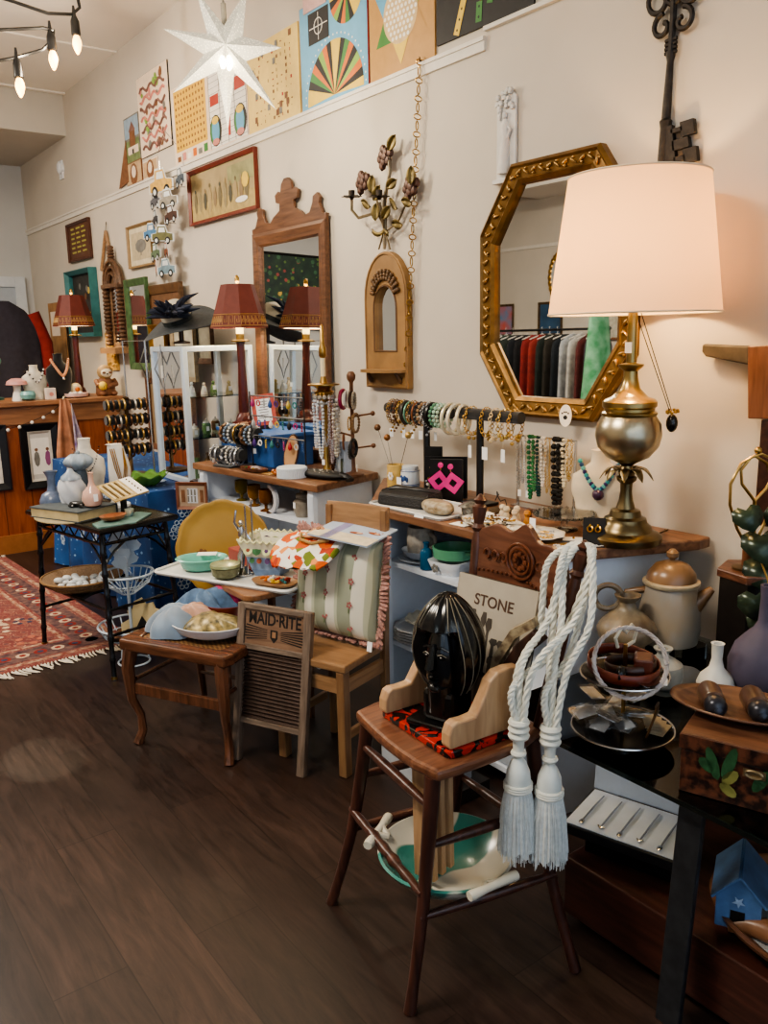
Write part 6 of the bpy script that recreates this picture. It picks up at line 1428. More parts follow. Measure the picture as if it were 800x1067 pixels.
t = thing('amber_bead_cluster', 'round cluster of orange amber beads at the front of far unit', 'beads', (1.985, 3.52, ZT)); m = MB()
for k in range(14): a = k*2.4; m.ball((.009*math.sqrt(k)*math.cos(a), .009*math.sqrt(k)*math.sin(a), .012+.006*(k % 2)), .012, 8)
m.build('beads', mat('#a8602c', .25, var=.2), t)
t = thing('tan_leather_scrap', 'flat tan leather piece lying beside the white ribbed box', 'leather piece', (1.99, 3.60, ZT)); MB().prism([(-.05, -.06), (.03, -.07), (.06, .02), (.01, .07), (-.05, .04)], 0, .003).build('flat_piece', mat('#a8834e', .8, var=.15), t)
p = pt(297, 500); t = thing('white_ribbed_box', 'round white ribbed box on the front edge of far unit', 'box', (2.0, 3.42, ZT)); m = MB()
m.surf(lambda u, v: ((.072+.0015*math.cos(2*PI*u*48))*math.cos(2*PI*u), (.072+.0015*math.cos(2*PI*u*48))*math.sin(2*PI*u), .045*v), 192, 1, cu=True); m.lathe([(.073, .045), (.07, .049), (0, .049)], 40); m.build('box_body', mat('#ccd3da', .5, var=.02), t)
t = thing('polka_clutch', 'black pouch with white beaded spots at the front of far unit', 'pouch', (2.09, 3.30, ZT), rz=-1.35); m = MB()
m.surf(lambda u, v: (.15*math.cos(2*PI*u)*(1-.0*v), .055*math.sin(2*PI*u), .012+(.035*math.sin(PI*v))) if v < .01 else (.15*math.cos(2*PI*u)*math.cos((v-.5)*PI)**.5, .055*math.sin(2*PI*u)*math.cos((v-.5)*PI)**.5 if abs(v-.5) < .5 else 0, .018+.018*math.sin((v-.5)*PI)), 32, 12, cu=True); m.build('pouch_body', mat('#0c0c0e', .6, var=.2), t)
m = MB()
for k in range(26): a = k*2.4; r_ = .19*math.sqrt(k); x, y = .125*r_*math.cos(a), .045*r_*math.sin(a); m.ball((x, y, .018+.017*math.sqrt(max(0, 1-(x/.15)**2-(y/.055)**2))), .0042, 6)
m.build('beaded_spots', M_PEARL, t); MB().tube([(.12, .0, .02), (.16, .01, .014), (.2, -.01, .012), (.19, -.035, .008)], [.02, .016, .012, .006], 8).build('strap', M_BLACK, t)
# tan leather oval (a purse front) standing
t = thing('tan_oval_purse', 'tan oval leather purse with dark binding standing left of the necklaces', 'purse', (2.06, 3.53, ZT)); t.rotation_euler = rot_facing((-.85, -.5, .15)).to_euler()
P_ = [(.036*math.cos(a)+.01*math.sin(a), .095+.09*math.sin(a)) for a in [2*PI*i/28 for i in range(28)]]; MB().prism(P_, 0, .014).build('purse_body', mat('#b48a60', .6, var=.1), t, bev=.004); MB().tube([(a, b, .008) for a, b in P_], .006, 6, closed=True).build('binding', mat('#3a1f14', .5), t)
# ---- tall brass candlestick stand draped with necklaces
NS = Vector((2.14, 3.335, ZT))
def necklace_stand():
    t = thing('brass_candlestick', 'tall crystal and brass candlestick draped with necklaces before tall mirror', 'candlestick', NS)
    MB().lathe([(.06, 0), (.06, .01), (.025, .02), (.014, .05), (.012, .3), (.018, .33), (.03, .37), (.05, .4), (.03, .41), (.05, .425), (.075, .43), (.075, .436), (.02, .44), (.012, .47)], 20).build('stem', M_BRASS, t)
    m = MB()
    for k in range(12): a = 2*PI*k/12; m.ball((.045*math.cos(a), .045*math.sin(a), .375), .012, 6); m.ball((.03*math.cos(a), .03*math.sin(a), .345), .009, 6)
    m.build('crystals', mat('#a8a49c', .1, .4, var=.2), t)
    MB().cyl((0, 0, .47), (0, 0, .56), .012, n=12).build('candle_sleeve', M_CREAM, t); MB().lathe([(.012, .555), (.018, .565), (.018, .6), (.01, .62), (.008, .7), (0, .71)], 12).build('finial', M_BRASS, t)
necklace_stand()
def hang_necklace(label, top, w_, L, col, br, kind=0, rough=.25, metal=0, face=(-.62, -.78, 0), group=None, tagged=False, two=None):
    t = thing('necklace', label, 'necklace', top, group=group); t.rotation_euler = rot_facing(face).to_euler(); m = MB(); q = mat(col, rough, metal, var=.1); q2 = mat(two, rough, metal, var=.1) if two else q
    n = int(L*2/(br*1.9)); pts = []
    for i in range(n+1):
        s = i/n*2-1; x = w_*math.copysign(min(1, abs(s)*1.0)**.5*1.0, s) if abs(s) > 0 else 0; pts.append((x*(1.0 if abs(s) < .85 else 1-(abs(s)-.85)*3), -L*(1-abs(s)**1.15), .002*math.sin(i)))
    if kind == 0:
        for i, p in enumerate(pts): m.ball(p, br*(1 if two is None or i % 2 else .7), 6, q if i % 2 else q2)
    elif kind == 1: m.tube(pts, br*.5, 5, q)
    else:
        for i, p in enumerate(pts): m.torus(p, br*.9, br*.28, 8, 4, q, axis='z' if i % 2 else 'x')
    m.build('strand', None, t)
    if tagged: MB().cbox((w_*.5, -L-.02, .002), (.014, .026, .001), M_TAG).build('price_tag', None, t)
    return t
NL = [('silver crystal bead', '#b8bcc4', .007, 0), ('clear crystal', '#c8ccd0', .008, 0), ('silver chain', '#a8acb4', .006, 2), ('pink-grey bead', '#9c8c8c', .0065, 0), ('ivory oval bead', '#c9c0ac', .0095, 0), ('white pearl', '#d0cdc8', .009, 0), ('pewter link', '#8c8e94', .008, 2), ('cream pearl', '#c8bfae', .008, 0), ('brown stone', '#4a2c20', .008, 0)]
for k, (nm, col, br, kd) in enumerate(NL):
    a = -2.9+.42*k; o = NS+Vector((.062*math.cos(a), .062*math.sin(a), (.36, .355, .35, .37, .34, .36, .35, .33, .3)[k])); 
    hang_necklace('%s necklace draped on the tall brass candlestick' % nm, o, .012+.004*(k % 3), (.22, .26, .2, .3, .24, .25, .27, .2, .28)[k], col, br, kd, tagged=k in (1, 5), face=(math.cos(a), math.sin(a), 0))
t = thing('white_card_block', 'pale card block at the foot of the brass candlestick', 'box', (2.22, 3.335, ZT)); MB().box(-.01, -.055, 0, .03, .055, .16).build('box_body', mat('#b8c4d4', .6), t)
# ---- bangle tree
BT = Vector((2.24, 3.29, ZT)); BT = Vector((2.22, 3.2, ZT)); BT = Vector((2.235, 3.245, ZT))
bt_t = thing('bangle_tree', 'wooden ball-topped post with pegs holding bangles', 'bangle stand', BT)
WD = mat('#6a4630', .4, .2, var=.2)
MB().lathe([(.05, 0), (.05, .01), (.012, .02), (.009, .03), (.009, .44), (.02, .455), (.022, .475), (.012, .49), (0, .492)], 16).build('post', WD, bt_t)
for z, s in ((.2, 1), (.29, -1), (.14, -1)): MB().tube([(0, 0, z-.01), (-.02*s, -.055*s*-1, z), (-.04*s, .11*s, z+.01)], .005, 6).ball((-.04*s, .11*s, z+.01), .012, 8).build('peg', WD, bt_t)
for k, (nm, col, dz, r_, th, off, cu) in enumerate((('wide dark pink', '#8c1f44', .375, .042, .009, .035, 0), ('white', '#c8c4c0', .375, .036, .006, .01, 0), ('pearl beaded', '#c4beb2', .375, .038, .007, -.012, 1), ('dark brown', '#3a2a20', .375, .036, .006, -.035, 0), ('grey patterned', '#8a8272', .37, .036, .007, -.055, 1), ('bronze wire', '#7a6040', .26, .04, .005, -.04, 0), ('brown carved', '#7a5a34', .27, .042, .007, -.065, 1), ('gold charm', '#a07c3c', .26, .03, .004, -.01, 1), ('copper hoop', '#7c4a2c', .17, .034, .005, .04, 0), ('black cord', '#181614', .15, .04, .008, -.04, 0), ('grey stone', '#4c4c4a', .13, .032, .007, -.015, 1), ('green-grey', '#5c6450', .05, .034, .006, .06, 0))):
    t = thing('bangle', nm+' bangle on the wooden bangle tree', 'bangle', BT+Vector((-.025, off, dz-r_*.3)), rz=.5+.2*(k % 3)); m = MB(); q = mat(col, .35, .2, var=.2)
    if cu:
        for j in range(18): a = 2*PI*j/18; m.ball((r_*math.cos(a)*.8, 0, r_*math.sin(a)), th, 6)
        m.torus((0, 0, 0), r_, th*.5, 20, 5, axis='y', sx=.8)
    else: m.torus((0, 0, 0), r_, th, 26, 8, axis='y', sx=.8)
    m.build('ring', q, t)
    if k == 9: g_ = MB(); tagm(g_, -.01, -.02, -.05, 1.4, PI/2+.6); g_.build('price_tag', None, t)
# =================================================================== NEAR UNIT: ITS SHELVES
SZ = .686
t = thing('stoneware_mug', 'large speckled cream mug with leaf sprigs on the white shelf', 'mug', (1.995, 2.45, SZ+.03))
MB().lathe([(.045, 0), (.052, .01), (.055, .06), (.05, .11), (.046, .11), (.05, .06), (.045, .015), (0, .01)], 28).build('mug_body', mat('#b8b0a4', .4, var=.2, scale=60), t); MB().tube([(.0, -.05, .09), (-.0, -.085, .08), (0, -.088, .05), (0, -.053, .03)], .008, 8).build('handle', mat('#a8a094', .4, var=.2, scale=60), t)
t = thing('stacked_bowl', 'blue-grey bowl under the speckled mug', 'bowl', (2.005, 2.455, SZ+.007)); t.scale = (.8, .8, 1); MB().lathe([(.05, 0), (.09, .02), (.1, .04), (.095, .04), (.05, .012), (0, .01)], 32).build('bowl_body', mat('#b0b8c4', .3, var=.05), t)
t = thing('blue_rim_plate', 'white dinner plate under the bowl and mug on the shelf', 'plate', (2.015, 2.45, SZ)); t.scale = (.8, .8, 1); MB().lathe([(.07, 0), (.13, .012), (.13, .016), (.06, .005), (0, .004)], 36).build('plate_body', mat('#b8bfc9', .3, var=.05), t)
t = thing('small_blue_bottle', 'small blue glass bottle at the front edge of the shelf', 'bottle', (1.935, 2.345, SZ)); MB().lathe([(.02, 0), (.024, .004), (.024, .065), (.018, .078), (.01, .083), (.009, .1), (.012, .102), (.012, .107), (0, .107)], 20).build('bottle_body', mat('#1f5c80', .1, var=.1, trans=.25), t)
t = thing('white_flowered_casserole', 'white square dish with grey flower under the jade bowl', 'dish', (2.0, 2.26, SZ), rz=.2); m = MB()
sq2 = lambda r_, z: [(a, b, z) for a, b in rrect(r_*2, r_*2*.8, r_*.4, 4)]
a_, b_ = sq2(.07, 0), sq2(.09, .05); m.add(a_+b_, [(i, (i+1) % 20, 20+(i+1) % 20, 20+i) for i in range(20)]+[tuple(range(20))[::-1]]); m.build('dish_body', mat('#c8ccd2', .3, var=.03), t, solid=.004); m = MB()
for k in range(5): a = k*1.257; m.ball((-.092, .02+.011*math.cos(a), .027+.011*math.sin(a)), (.003, .007, .007), 6)
m.build('painted_flower', c_gry, t)
t = thing('jade_green_bowl', 'jade green glass bowl with tab handle resting on white dish', 'bowl', (2.0, 2.26, SZ+.045)); MB().lathe([(.05, 0), (.078, .012), (.082, .05), (.076, .05), (.07, .015), (0, .008)], 32).build('bowl_body', mat('#5fa07c', .2, var=.05), t); MB().cbox((0, -.098, .04), (.04, .035, .01)).build('tab_handle', mat('#5fa07c', .2, var=.05), t, bev=.004)
t = thing('blue_patterned_plate', 'blue and white saucer at right end of the shelf', 'plate', (2.0, 2.075, SZ)); MB().lathe([(.04, 0), (.085, .012), (.085, .016), (.04, .006), (0, .004)], 30).build('plate_body', mat('#a8b8d4', .3, col2='#50689c', scale=40), t)
for k in range(5):
    t = thing('scalloped_saucer', 'one of a stack of white scalloped saucers on the lower shelf', 'saucer', (1.985, 2.455, .361+.011*k), group='white saucers stacked on the lower shelf'); m = MB()
    m.surf(lambda u, v: ((.005+.095*v)*(1+.03*v*math.cos(2*PI*u*12))*math.cos(2*PI*u), (.005+.095*v)*(1+.03*v*math.cos(2*PI*u*12))*math.sin(2*PI*u), .002+.016*v*v), 72, 5, cu=True); m.build('saucer_body', mat('#c8c8c8', .3, var=.03), t, solid=.003)
t = thing('cream_ruffle_dish', 'cream ruffled dish lying on top of the saucer stack', 'dish', (1.985, 2.455, .43), rz=.5); m = MB(); m.surf(lambda u, v: ((.075*v)*math.cos(2*PI*u), (.05*v)*math.sin(2*PI*u), .03*v*v+.004*v*math.cos(2*PI*u*9)), 64, 5, cu=True); m.build('dish_body', mat('#c8c0ac', .3, var=.05), t, solid=.003)
t = thing('cream_enamel_pan', 'white enamel tub on the floor of the near shelf unit', 'tub', (2.05, 2.1, .061)); MB().prism(rrect(.24, .5, .05), 0, .14).build('tub_body', mat('#aab2bc', .4, var=.04), t, bev=.01)
t = thing('white_baking_dish', 'white rectangular box standing below the stool seat', 'box', (1.72, 2.1, 0), rz=.1); MB().box(-.07, -.16, 0, .07, .16, .22).build('box_body', mat('#b4bac2', .5, var=.04), t, bev=.01)
# =================================================================== NEAR UNIT: TOP
# long white tray at left
t = thing('white_platter', 'long white rectangular tray at the left end of the near unit top', 'tray', (2.0, 2.42, ZT), rz=.03); MB().prism(rrect(.24, .42, .02), 0, .005).build('tray_floor', mat('#c9c9c6', .4, var=.05), t); MB().tube([(a, b, .008) for a, b in rrect(.24, .42, .02)], .005, 6, closed=True).build('rim', mat('#c9c9c6', .4, var=.05), t)
MB().cbox((-.125, -.1, .0), (.002, .05, .024), M_TAG, ry=.3).build('price_tag', None, t)
t = thing('black_beaded_purse', 'black beaded clutch bag lying on the white tray', 'purse', (1.985, 2.50, ZT+.0055), rz=.25); m = MB()
m.add([(a*(1-.12*(z > 0)), b*(1-.05*(z > 0)), z+(.012 if a > 0 and z > 0 else 0)) for z in (0, .048) for a, b in rrect(.14, .25, .03, 4)], [tuple(range(20))[::-1], tuple(range(20, 40))]+[(i, (i+1) % 20, 20+(i+1) % 20, 20+i) for i in range(20)], None, False); m.build('purse_body', mat('#141519', .5, var=.7, scale=180, bump=1), t, bev=.01)
MB().tube([(.02, -.12, .05), (-.02, -.06, .065), (-.03, .04, .066), (.0, .12, .05)], .004, 6).build('clasp_rail', M_BLACK, t)
t = thing('beaded_coin_purse', 'cream and gold beaded purse on the tray beside black clutch', 'purse', (1.955, 2.30, ZT+.0055), rz=-.1); m = MB()
m.surf(lambda u, v: (.045*math.cos(2*PI*u)*math.cos((v-.5)*PI)**.5 if 0 < v < 1 else 0, .085*math.sin(2*PI*u)*math.cos((v-.5)*PI)**.5 if 0 < v < 1 else 0, .024+.024*math.sin((v-.5)*PI)), 32, 10, cu=True); m.build('purse_body', mat('#b8ae98', .4, var=.5, scale=45, bump=1, col2='#7a6444'), t)
t = thing('silver_filigree_box', 'small silver filigree trinket box at the foot of bracelet stand', 'box', (2.0, 2.18, ZT)); MB().lathe([(.035, 0), (.035, .008), (.025, .015), (.028, .04), (.04, .045), (.02, .058), (0, .06)], 24).build('box_body', mat('#8c8c88', .3, .8, var=.5, scale=90, bump=1), t)
# pencil jars
t = thing('hatpin_cup', 'yellowish cylindrical cup holding hatpins, painted with a flower', 'cup', (2.17, 2.83, ZT)); MB().lathe([(.036, 0), (.038, .01), (.038, .105), (.034, .107), (.034, .02), (0, .015)], 26).build('cup_body', mat('#c8a860', .4, var=.15), t)
m = MB()
for k in range(6): a = k*1.05; m.ball((-.037, .0+.012*math.cos(a)-.01, .06+.012*math.sin(a)), (.003, .008, .008), 6)
m.build('painted_flower', M_PEARL, t)
for k, (dx, dy, h_, col, nm) in enumerate(((-.02, .10, .24, '#6a4a30', 'brown'), (-.01, .045, .2, '#8a5a30', 'copper'), (.0, -.09, .22, '#c0a060', 'gold'))):
    q = thing('hatpin', nm+'-headed hatpin standing in the yellowish cup', 'hatpin', (2.17, 2.83, ZT+.02)); MB().tube([(0, 0, 0), (dx, dy, h_)], .0015, 5).build('pin', M_SILVER, q); m = MB().ball((dx, dy, h_), .015, 10)
    m.build('pin_head', mat(col, .35, .4, var=.3), q)
t = thing('blue_white_jar', 'white and blue lidded ceramic jar beside the hatpin cup', 'jar', (2.17, 2.73, ZT)); MB().lathe([(.036, 0), (.04, .01), (.04, .085), (.034, .095), (.036, .1), (.034, .112), (.0, .114)], 26).build('jar_body', mat('#c4ccd4', .25, var=.05), t)
m = MB()
for z in (.03, .036, .092): m.torus((0, 0, z), .0405, .0015, 30, 4)
for k in range(5): a = PI+(-.5+.25*k); m.ball((.0405*math.cos(a), .0405*math.sin(a), .058+.006*(k % 2)), (.004, .009, .012), 6)
m.build('blue_painting', mat('#24467c', .3), t); MB().cbox((-.046, .02, .05), (.001, .03, .03), M_TAG).build('price_tag', None, t)
# bracelet T-bars
def tbar(y0, y1, x, z, post_y, label):
    t = thing('bracelet_tbar', label, 'bracelet stand', (x, post_y, ZT)); MB().box(-.045, -.06, 0, .045, .06, .012).build('base', M_BLACK, t, bev=.003); MB().cyl((0, 0, .01), (0, 0, z-ZT), .014, n=14).build('post', M_BLACK, t)
    MB().cyl((0, y0-post_y, z-ZT), (0, y1-post_y, z-ZT), .0225, n=18).build('padded_bar', M_VELVET, t)
tbar(2.92, 2.50, 2.20, 1.245, 2.655, 'black T-shaped bracelet stand, left one, in front of wall')
tbar(2.60-.14, 2.12, 2.20, 1.25, 2.335, 'black T-shaped bracelet stand, right one, under the gilt mirror')
BB = [('gold chain', '#a8843c', 2), ('bronze link', '#6a4a2c', 2), ('brown wood', '#5a3a24', 1), ('gold coin', '#b8924c', 2), ('dark metal', '#3c3630', 3), ('mint cord', '#6a9c84', 0), ('brass link', '#8a6a34', 2), ('copper', '#8c5230', 0), ('dark bead', '#241c18', 1), ('tan stone', '#9c7c58', 1), ('silver link', '#a0a0a0', 2), ('black cuff', '#161414', 3), ('green bead', '#5c8a6c', 1), ('mint bead', '#a8c8b0', 1), ('pale green', '#b8ccb4', 1), ('cream bangle', '#d0c8ac', 3), ('ivory bangle', '#d8d2bc', 3)]
for k, (nm, col, kind) in enumerate(BB):
    y = 2.885-.0245*k-(0 if k < 15 else .012*(k-14)); RR = .036 if k < 15 else .046; th = .004 if kind != 3 else .008
    b = thing('bracelet', '%s bracelet on the left black bar, %s from its left end' % (nm, ORD[k]), 'bracelet', (2.20, y, 1.245-.014*(1 if k < 15 else 1.6)), rz=PI/2+R.uniform(-.2, .2)); m = MB(); q = mat(col, .3, .6 if kind == 2 else .1, var=.2)
    if kind in (0, 3): m.torus((0, 0, 0), RR, th, 24, 6, q, axis='x', sy=1.25)
    elif kind == 1:
        for j in range(16): a = 2*PI*j/16; m.ball((0, RR*math.cos(a), RR*1.25*math.sin(a)), .008, 6, q)
    else:
        for j in range(18): a = 2*PI*j/18; m.torus((0, RR*math.cos(a), RR*1.3*math.sin(a)), .0065, .002, 8, 4, q, axis='x' if j % 2 else 'y')
        for j in range(3): m.ball((0, -.01+.01*j, -RR*1.3-.012*(j+1)), .006, 6, q)
    m.build('band', None, b)
    if k in (0, 3, 5, 7, 10): g_ = MB(); tagm(g_, 0, -.004*k+.01, -RR*1.3, 1.5, PI/2); g_.build('price_tag', None, b)
for k, (nm, col, kind) in enumerate((('ivory ring', '#d4ccb4', 3), ('gold charm', '#b8924c', 2), ('gold chain', '#a8843c', 2), ('pearl and gold', '#c8b48c', 1), ('gold heart', '#b89a54', 2), ('gold drop', '#a88440', 2))):
    y = 2.43-.05*k-(.03 if k > 1 else 0); b = thing('bracelet', '%s bracelet on the right black bar, %s from its left end' % (nm, ORD[k]), 'bracelet', (2.20, y, 1.235), rz=PI/2+R.uniform(-.3, .3)); m = MB(); q = mat(col, .3, .6 if kind == 2 else .1, var=.2)
    if kind == 3: m.torus((0, 0, -.01), .045, .007, 26, 8, q, axis='x', sy=1.2)
    else:
        for j in range(18): a = 2*PI*j/18; m.torus((0, .034*math.cos(a), -.012+.05*math.sin(a)), .0075, .0022, 8, 4, q, axis='x' if j % 2 else 'y')
        for j in range(5): m.ball((.0, R.uniform(-.03, .03), -.05-R.uniform(0, .03)), .008, 6, q)
    m.build('band', None, b); g_ = MB()
    if k in (1, 2, 4): tagm(g_, 0, .01, -.07, 2.0, PI/2); g_.build('price_tag', None, b)
# earring cards behind and pink diamonds
t = thing('earring_card', 'black earring card holding gold drop earrings behind the black clutch', 'earring card', (2.21, 2.62, ZT+.01)); t.rotation_euler = rot_facing((-.8, -.6, 0)).to_euler(); MB().box(-.035, .03, 0, .035, .19, .003).build('card', M_BLACK, t)
for s in (-1, 1): MB().torus((s*.016, .14, .006), .008, .0025, 12, 5, M_GOLD, axis='z').tube([(s*.016, .13, .006), (s*.016, .08, .006)], .0035, 5, M_GOLD).build('gold_drop', None, t)
t = thing('earring_stand', 'black earring stand crowded with small gold and dark earrings', 'earring stand', (2.17, 2.55, ZT)); t.rotation_euler = rot_facing((-.75, -.65, .0)).to_euler(); MB().box(-.05, .0, 0, .12, .17, .006).build('panel', M_BLACK, t)
m = MB()
for k in range(44): m.ball((R.uniform(-.045, .03), R.uniform(.03, .13), .012), R.uniform(.004, .008), 6, [M_GOLD, M_BRONZE, M_SILVER, M_PEARL][k % 4])
m.build('small_earrings', None, t)
for k, (dx) in enumerate((-.02, .028)):
    t = thing('pink_diamond_earring', 'hot pink open diamond earring hanging on black stand, '+('left' if k == 0 else 'right')+' of the pair', 'earring', Vector((2.09, 2.44-.058*k, ZT+.155))); t.rotation_euler = rot_facing((-.75, -.65, 0)).to_euler()
    pk2 = mat('#d8348c', .3, var=.05); m = MB().lathe([(.011, 0), (.011, .004), (0, .006)], 14, pk2); m.tube([(0, -.008, 0), (0, -.02, 0)], .002, 5, M_GOLD)
    s_ = .044; O_ = [(0, -.02), (s_, -.02-s_), (0, -.02-2*s_), (-s_, -.02-s_)]; I_ = [(0, -.02-s_*.62), (s_*.38, -.02-s_), (0, -.02-s_*1.38), (-s_*.38, -.02-s_)]
    m.T = T(0, 0, 0) @ RZ(.15 if k else -.12); vs = [(a, b, z) for z in (0, .004) for q in (O_, I_) for a, b in q]; m.add(vs, [(i, (i+1) % 4, 4+(i+1) % 4, 4+i) for i in range(4)]+[(8+i, 12+i, 12+(i+1) % 4, 8+(i+1) % 4) for i in range(4)]+[(i, 8+i, 8+(i+1) % 4, (i+1) % 4) for i in range(4)]+[(4+i, 4+(i+1) % 4, 12+(i+1) % 4, 12+i) for i in range(4)], pk2, False); m.build('diamond', None, t)
t = thing('earring_display', 'black earring display behind the pink diamond earrings', 'earring stand', (2.14, 2.47, ZT)); t.rotation_euler = rot_facing((-.75, -.65, 0)).to_euler(); MB().box(-.06, .0, 0, .07, .17, .01).build('panel', M_BLACK, t)
# necklace bar
t = thing('necklace_bar', 'low silver bar stand hung with necklaces under the gilt mirror', 'necklace stand', (2.30, 2.08, ZT)); MB().tube([(0, .15, 0), (0, .15, .27), (0, -.13, .27), (0, -.13, 0)], .006, 8).build('rail', M_SILVER, t); MB().box(-.03, -.14, 0, .03, .16, .006).build('base', M_SILVER, t)
NB = [('silver chain', '#a8a8a4', .006, 2), ('silver bead', '#b0b0b0', .005, 0), ('clear bead', '#c8c8c4', .005, 0), ('long green stone', '#1f6a40', .009, 0), ('green and gold bead', '#3a7a4c', .007, 0), ('black and teal bead', '#143c3c', .007, 0), ('pearl', '#d0ccc4', .007, 0), ('gold chain', '#b09050', .004, 2), ('thin gold', '#b8985c', .004, 1), ('black chunky', '#0e0e0e', .012, 0), ('black braided', '#141414', .01, 0), ('white and gold', '#cfc7b0', .007, 0), ('gold link', '#a88c4c', .006, 2)]
for k, (nm, col, br, kd) in enumerate(NB):
    hang_necklace('%s necklace on the low silver bar, %s from left' % (nm, ORD[k]), Vector((2.288, 2.215-.0205*k, ZT+.272)), .011, (.2, .18, .2, .23, .2, .22, .18, .2, .21, .24, .23, .17, .14)[k], col, br, kd, face=(-1, -.25, 0), tagged=k in (0, 2))
# cream necklace bust with turquoise beads
t = bust('cream_tall_bust', 'tall cream necklace bust with turquoise beads and purple pendant by the lamp', (2.25, 1.80, ZT), mat('#d2c4ac', .8, var=.04), .26, .19, -1.0, [mat(c, .3, var=.1) for c in ('#3f9c9c', '#28486c', '#6ab4ac', '#3a2a5c')], bead_r=.0085, pend=(.02, mat('#3c1f3c', .3)))
# glass cake stand with jewelry, tags
t = thing('glass_cake_stand', 'low clear glass cake stand in front of the cream bust', 'cake stand', (2.11, 1.83, ZT)); G2 = glass('pressed_glass', (.93, .93, .9), .1, .08)
MB().lathe([(.045, 0), (.045, .004), (.012, .012), (.012, .04), (.04, .048), (.1, .052), (.1, .058), (0, .055)], 40).build('stand_body', G2, t)
m = MB()
for k in range(30): a = k*2*PI/30; m.ball((.1*math.cos(a), .1*math.sin(a), .056), .006, 6)
m.build('scalloped_rim', G2, t); m = MB(); m.cbox((-.11, .04, .03), (.001, .026, .04), M_TAG); m.build('price_tag', None, t)
# finger-like ring holders, brooch trays
t = thing('brooch_tray', 'white oval tray heaped with gold and silver brooches', 'tray', (1.965, 2.02, ZT), rz=PI/2-.1); MB().lathe([(.07, 0), (.1, .006), (.115, .018), (.108, .018), (.09, .008), (0, .005)], 40, sx=1.25, sy=.72).build('tray_body', mat('#c9c7c0', .3, var=.03), t)
def trinket(i, x, y, z, grp_label, s=1.0):
    kinds = ('flower', 'bow', 'leaf', 'bar', 'round', 'star'); cols = (('gold', '#b8903c'), ('silver', '#a8a8a8'), ('pearl', '#cfc9bc'), ('bronze', '#7a5a34'), ('pale gold', '#c8a868'), ('dark', '#3a3430'))
    kd = kinds[(i*5+2) % 6]; cn_, cc = cols[(i*7+i//6) % 6]; t = thing('brooch', '%s %s-shaped brooch %s' % (cn_, kd, grp_label), 'brooch', (x, y, z), rz=R.uniform(0, 6), group=None); m = MB(); q = mat(cc, .3, .6, var=.2)
    if kd == 'flower': [m.ball((.009*s*math.cos(j*1.257), .009*s*math.sin(j*1.257), .003), (.007*s, .007*s, .003), 6, q) for j in range(5)]; m.ball((0, 0, .005), .005*s, 6, M_PEARL)
    elif kd == 'bow': [m.ball((j*.01*s, 0, .003), (.01*s, .006*s, .003), 8, q) for j in (-1, 1)]; m.ball((0, 0, .005), .004*s, 6, q)
    elif kd == 'leaf': m.ball((0, 0, .003), (.018*s, .007*s, .003), 8, q); m.tube([(-.018*s, 0, .004), (.028*s, 0, .004)], .0012, 4, q)
    elif kd == 'bar': m.tube([(-.02*s, 0, .004), (.02*s, 0, .004)], .003, 6, q); [m.ball((.007*j*s, 0, .006), .004*s, 6, M_PEARL) for j in (-2, 0, 2)]
    elif kd == 'round': m.torus((0, 0, .003), .011*s, .003, 16, 5, q); m.ball((0, 0, .003), .006*s, 6, M_PEARL)
    else: [m.tube([(0, 0, .004), (.016*s*math.cos(j*.785), .016*s*math.sin(j*.785), .003)], .002, 4, q) for j in range(8)]; m.ball((0, 0, .005), .005*s, 6, q)
    m.build('setting', None, t)
where = ['at the left end', 'left of centre', 'in the centre', 'right of centre', 'at the right end']; row = ['at the back', 'mid-row', 'at the front']
for i in range(36):
    a, r_ = i*2.4, math.sqrt(i/36); x, y = 1.965+.062*r_*math.cos(a), 2.02+.115*r_*math.sin(a)
    trinket(i, x, y, ZT+.012+.004*(i % 3), '%s %s of the white oval tray' % (row[min(2, max(0, int((2.03-x)/.13*3+.0)))], where[min(4, max(0, int((2.14-y)/.24*5)))]), 1.05)
t = thing('scalloped_jewelry_dish', 'white scalloped dish of tangled jewelry near unit front edge', 'dish', (1.945, 1.84-.03, ZT)); m = MB(); m.surf(lambda u, v: ((.002+.09*v)*(1+.03*v*math.cos(2*PI*u*10))*math.cos(2*PI*u), (.002+.1*v)*(1+.03*v*math.cos(2*PI*u*10))*math.sin(2*PI*u), .003+.018*v**2), 60, 5, cu=True); m.build('dish_body', mat('#cfccc4', .3, var=.03), t, solid=.003)
for i in range(16): a, r_ = i*2.4, math.sqrt(i/16); trinket(i+40, 1.945+.058*r_*math.cos(a), 1.81+.065*r_*math.sin(a), ZT+.012+.003*(i % 3), 'on the %s %s of the scalloped dish' % (('left' if math.sin(a) > 0 else 'right'), ('rim' if r_ > .6 else 'middle')), .95)
for i, (x, y, col, L_) in enumerate(((2.07, 2.06, '#c8b89c', .05), (2.08, 2.02, '#d0c4b0', .055), (2.1, 1.98, '#5a3a28', .05), (2.07, 1.96, '#b87a2c', .05), (2.10, 2.11, '#cfc3ac', .045), (2.05, 2.0, '#c8b498', .05))):
    t = thing('carved_fan_pin', ('cream', 'pale ivory', 'dark brown', 'amber', 'small cream', 'tan')[i]+' carved knob standing among the brooches behind the oval tray', 'trinket', (x, y, ZT)); MB().lathe([(.014, 0), (.015, .01), (.008, L_*.6), (.013, L_*.8), (.01, L_), (0, L_*1.08)], 14).build('knob_body', mat(col, .4, var=.2), t)
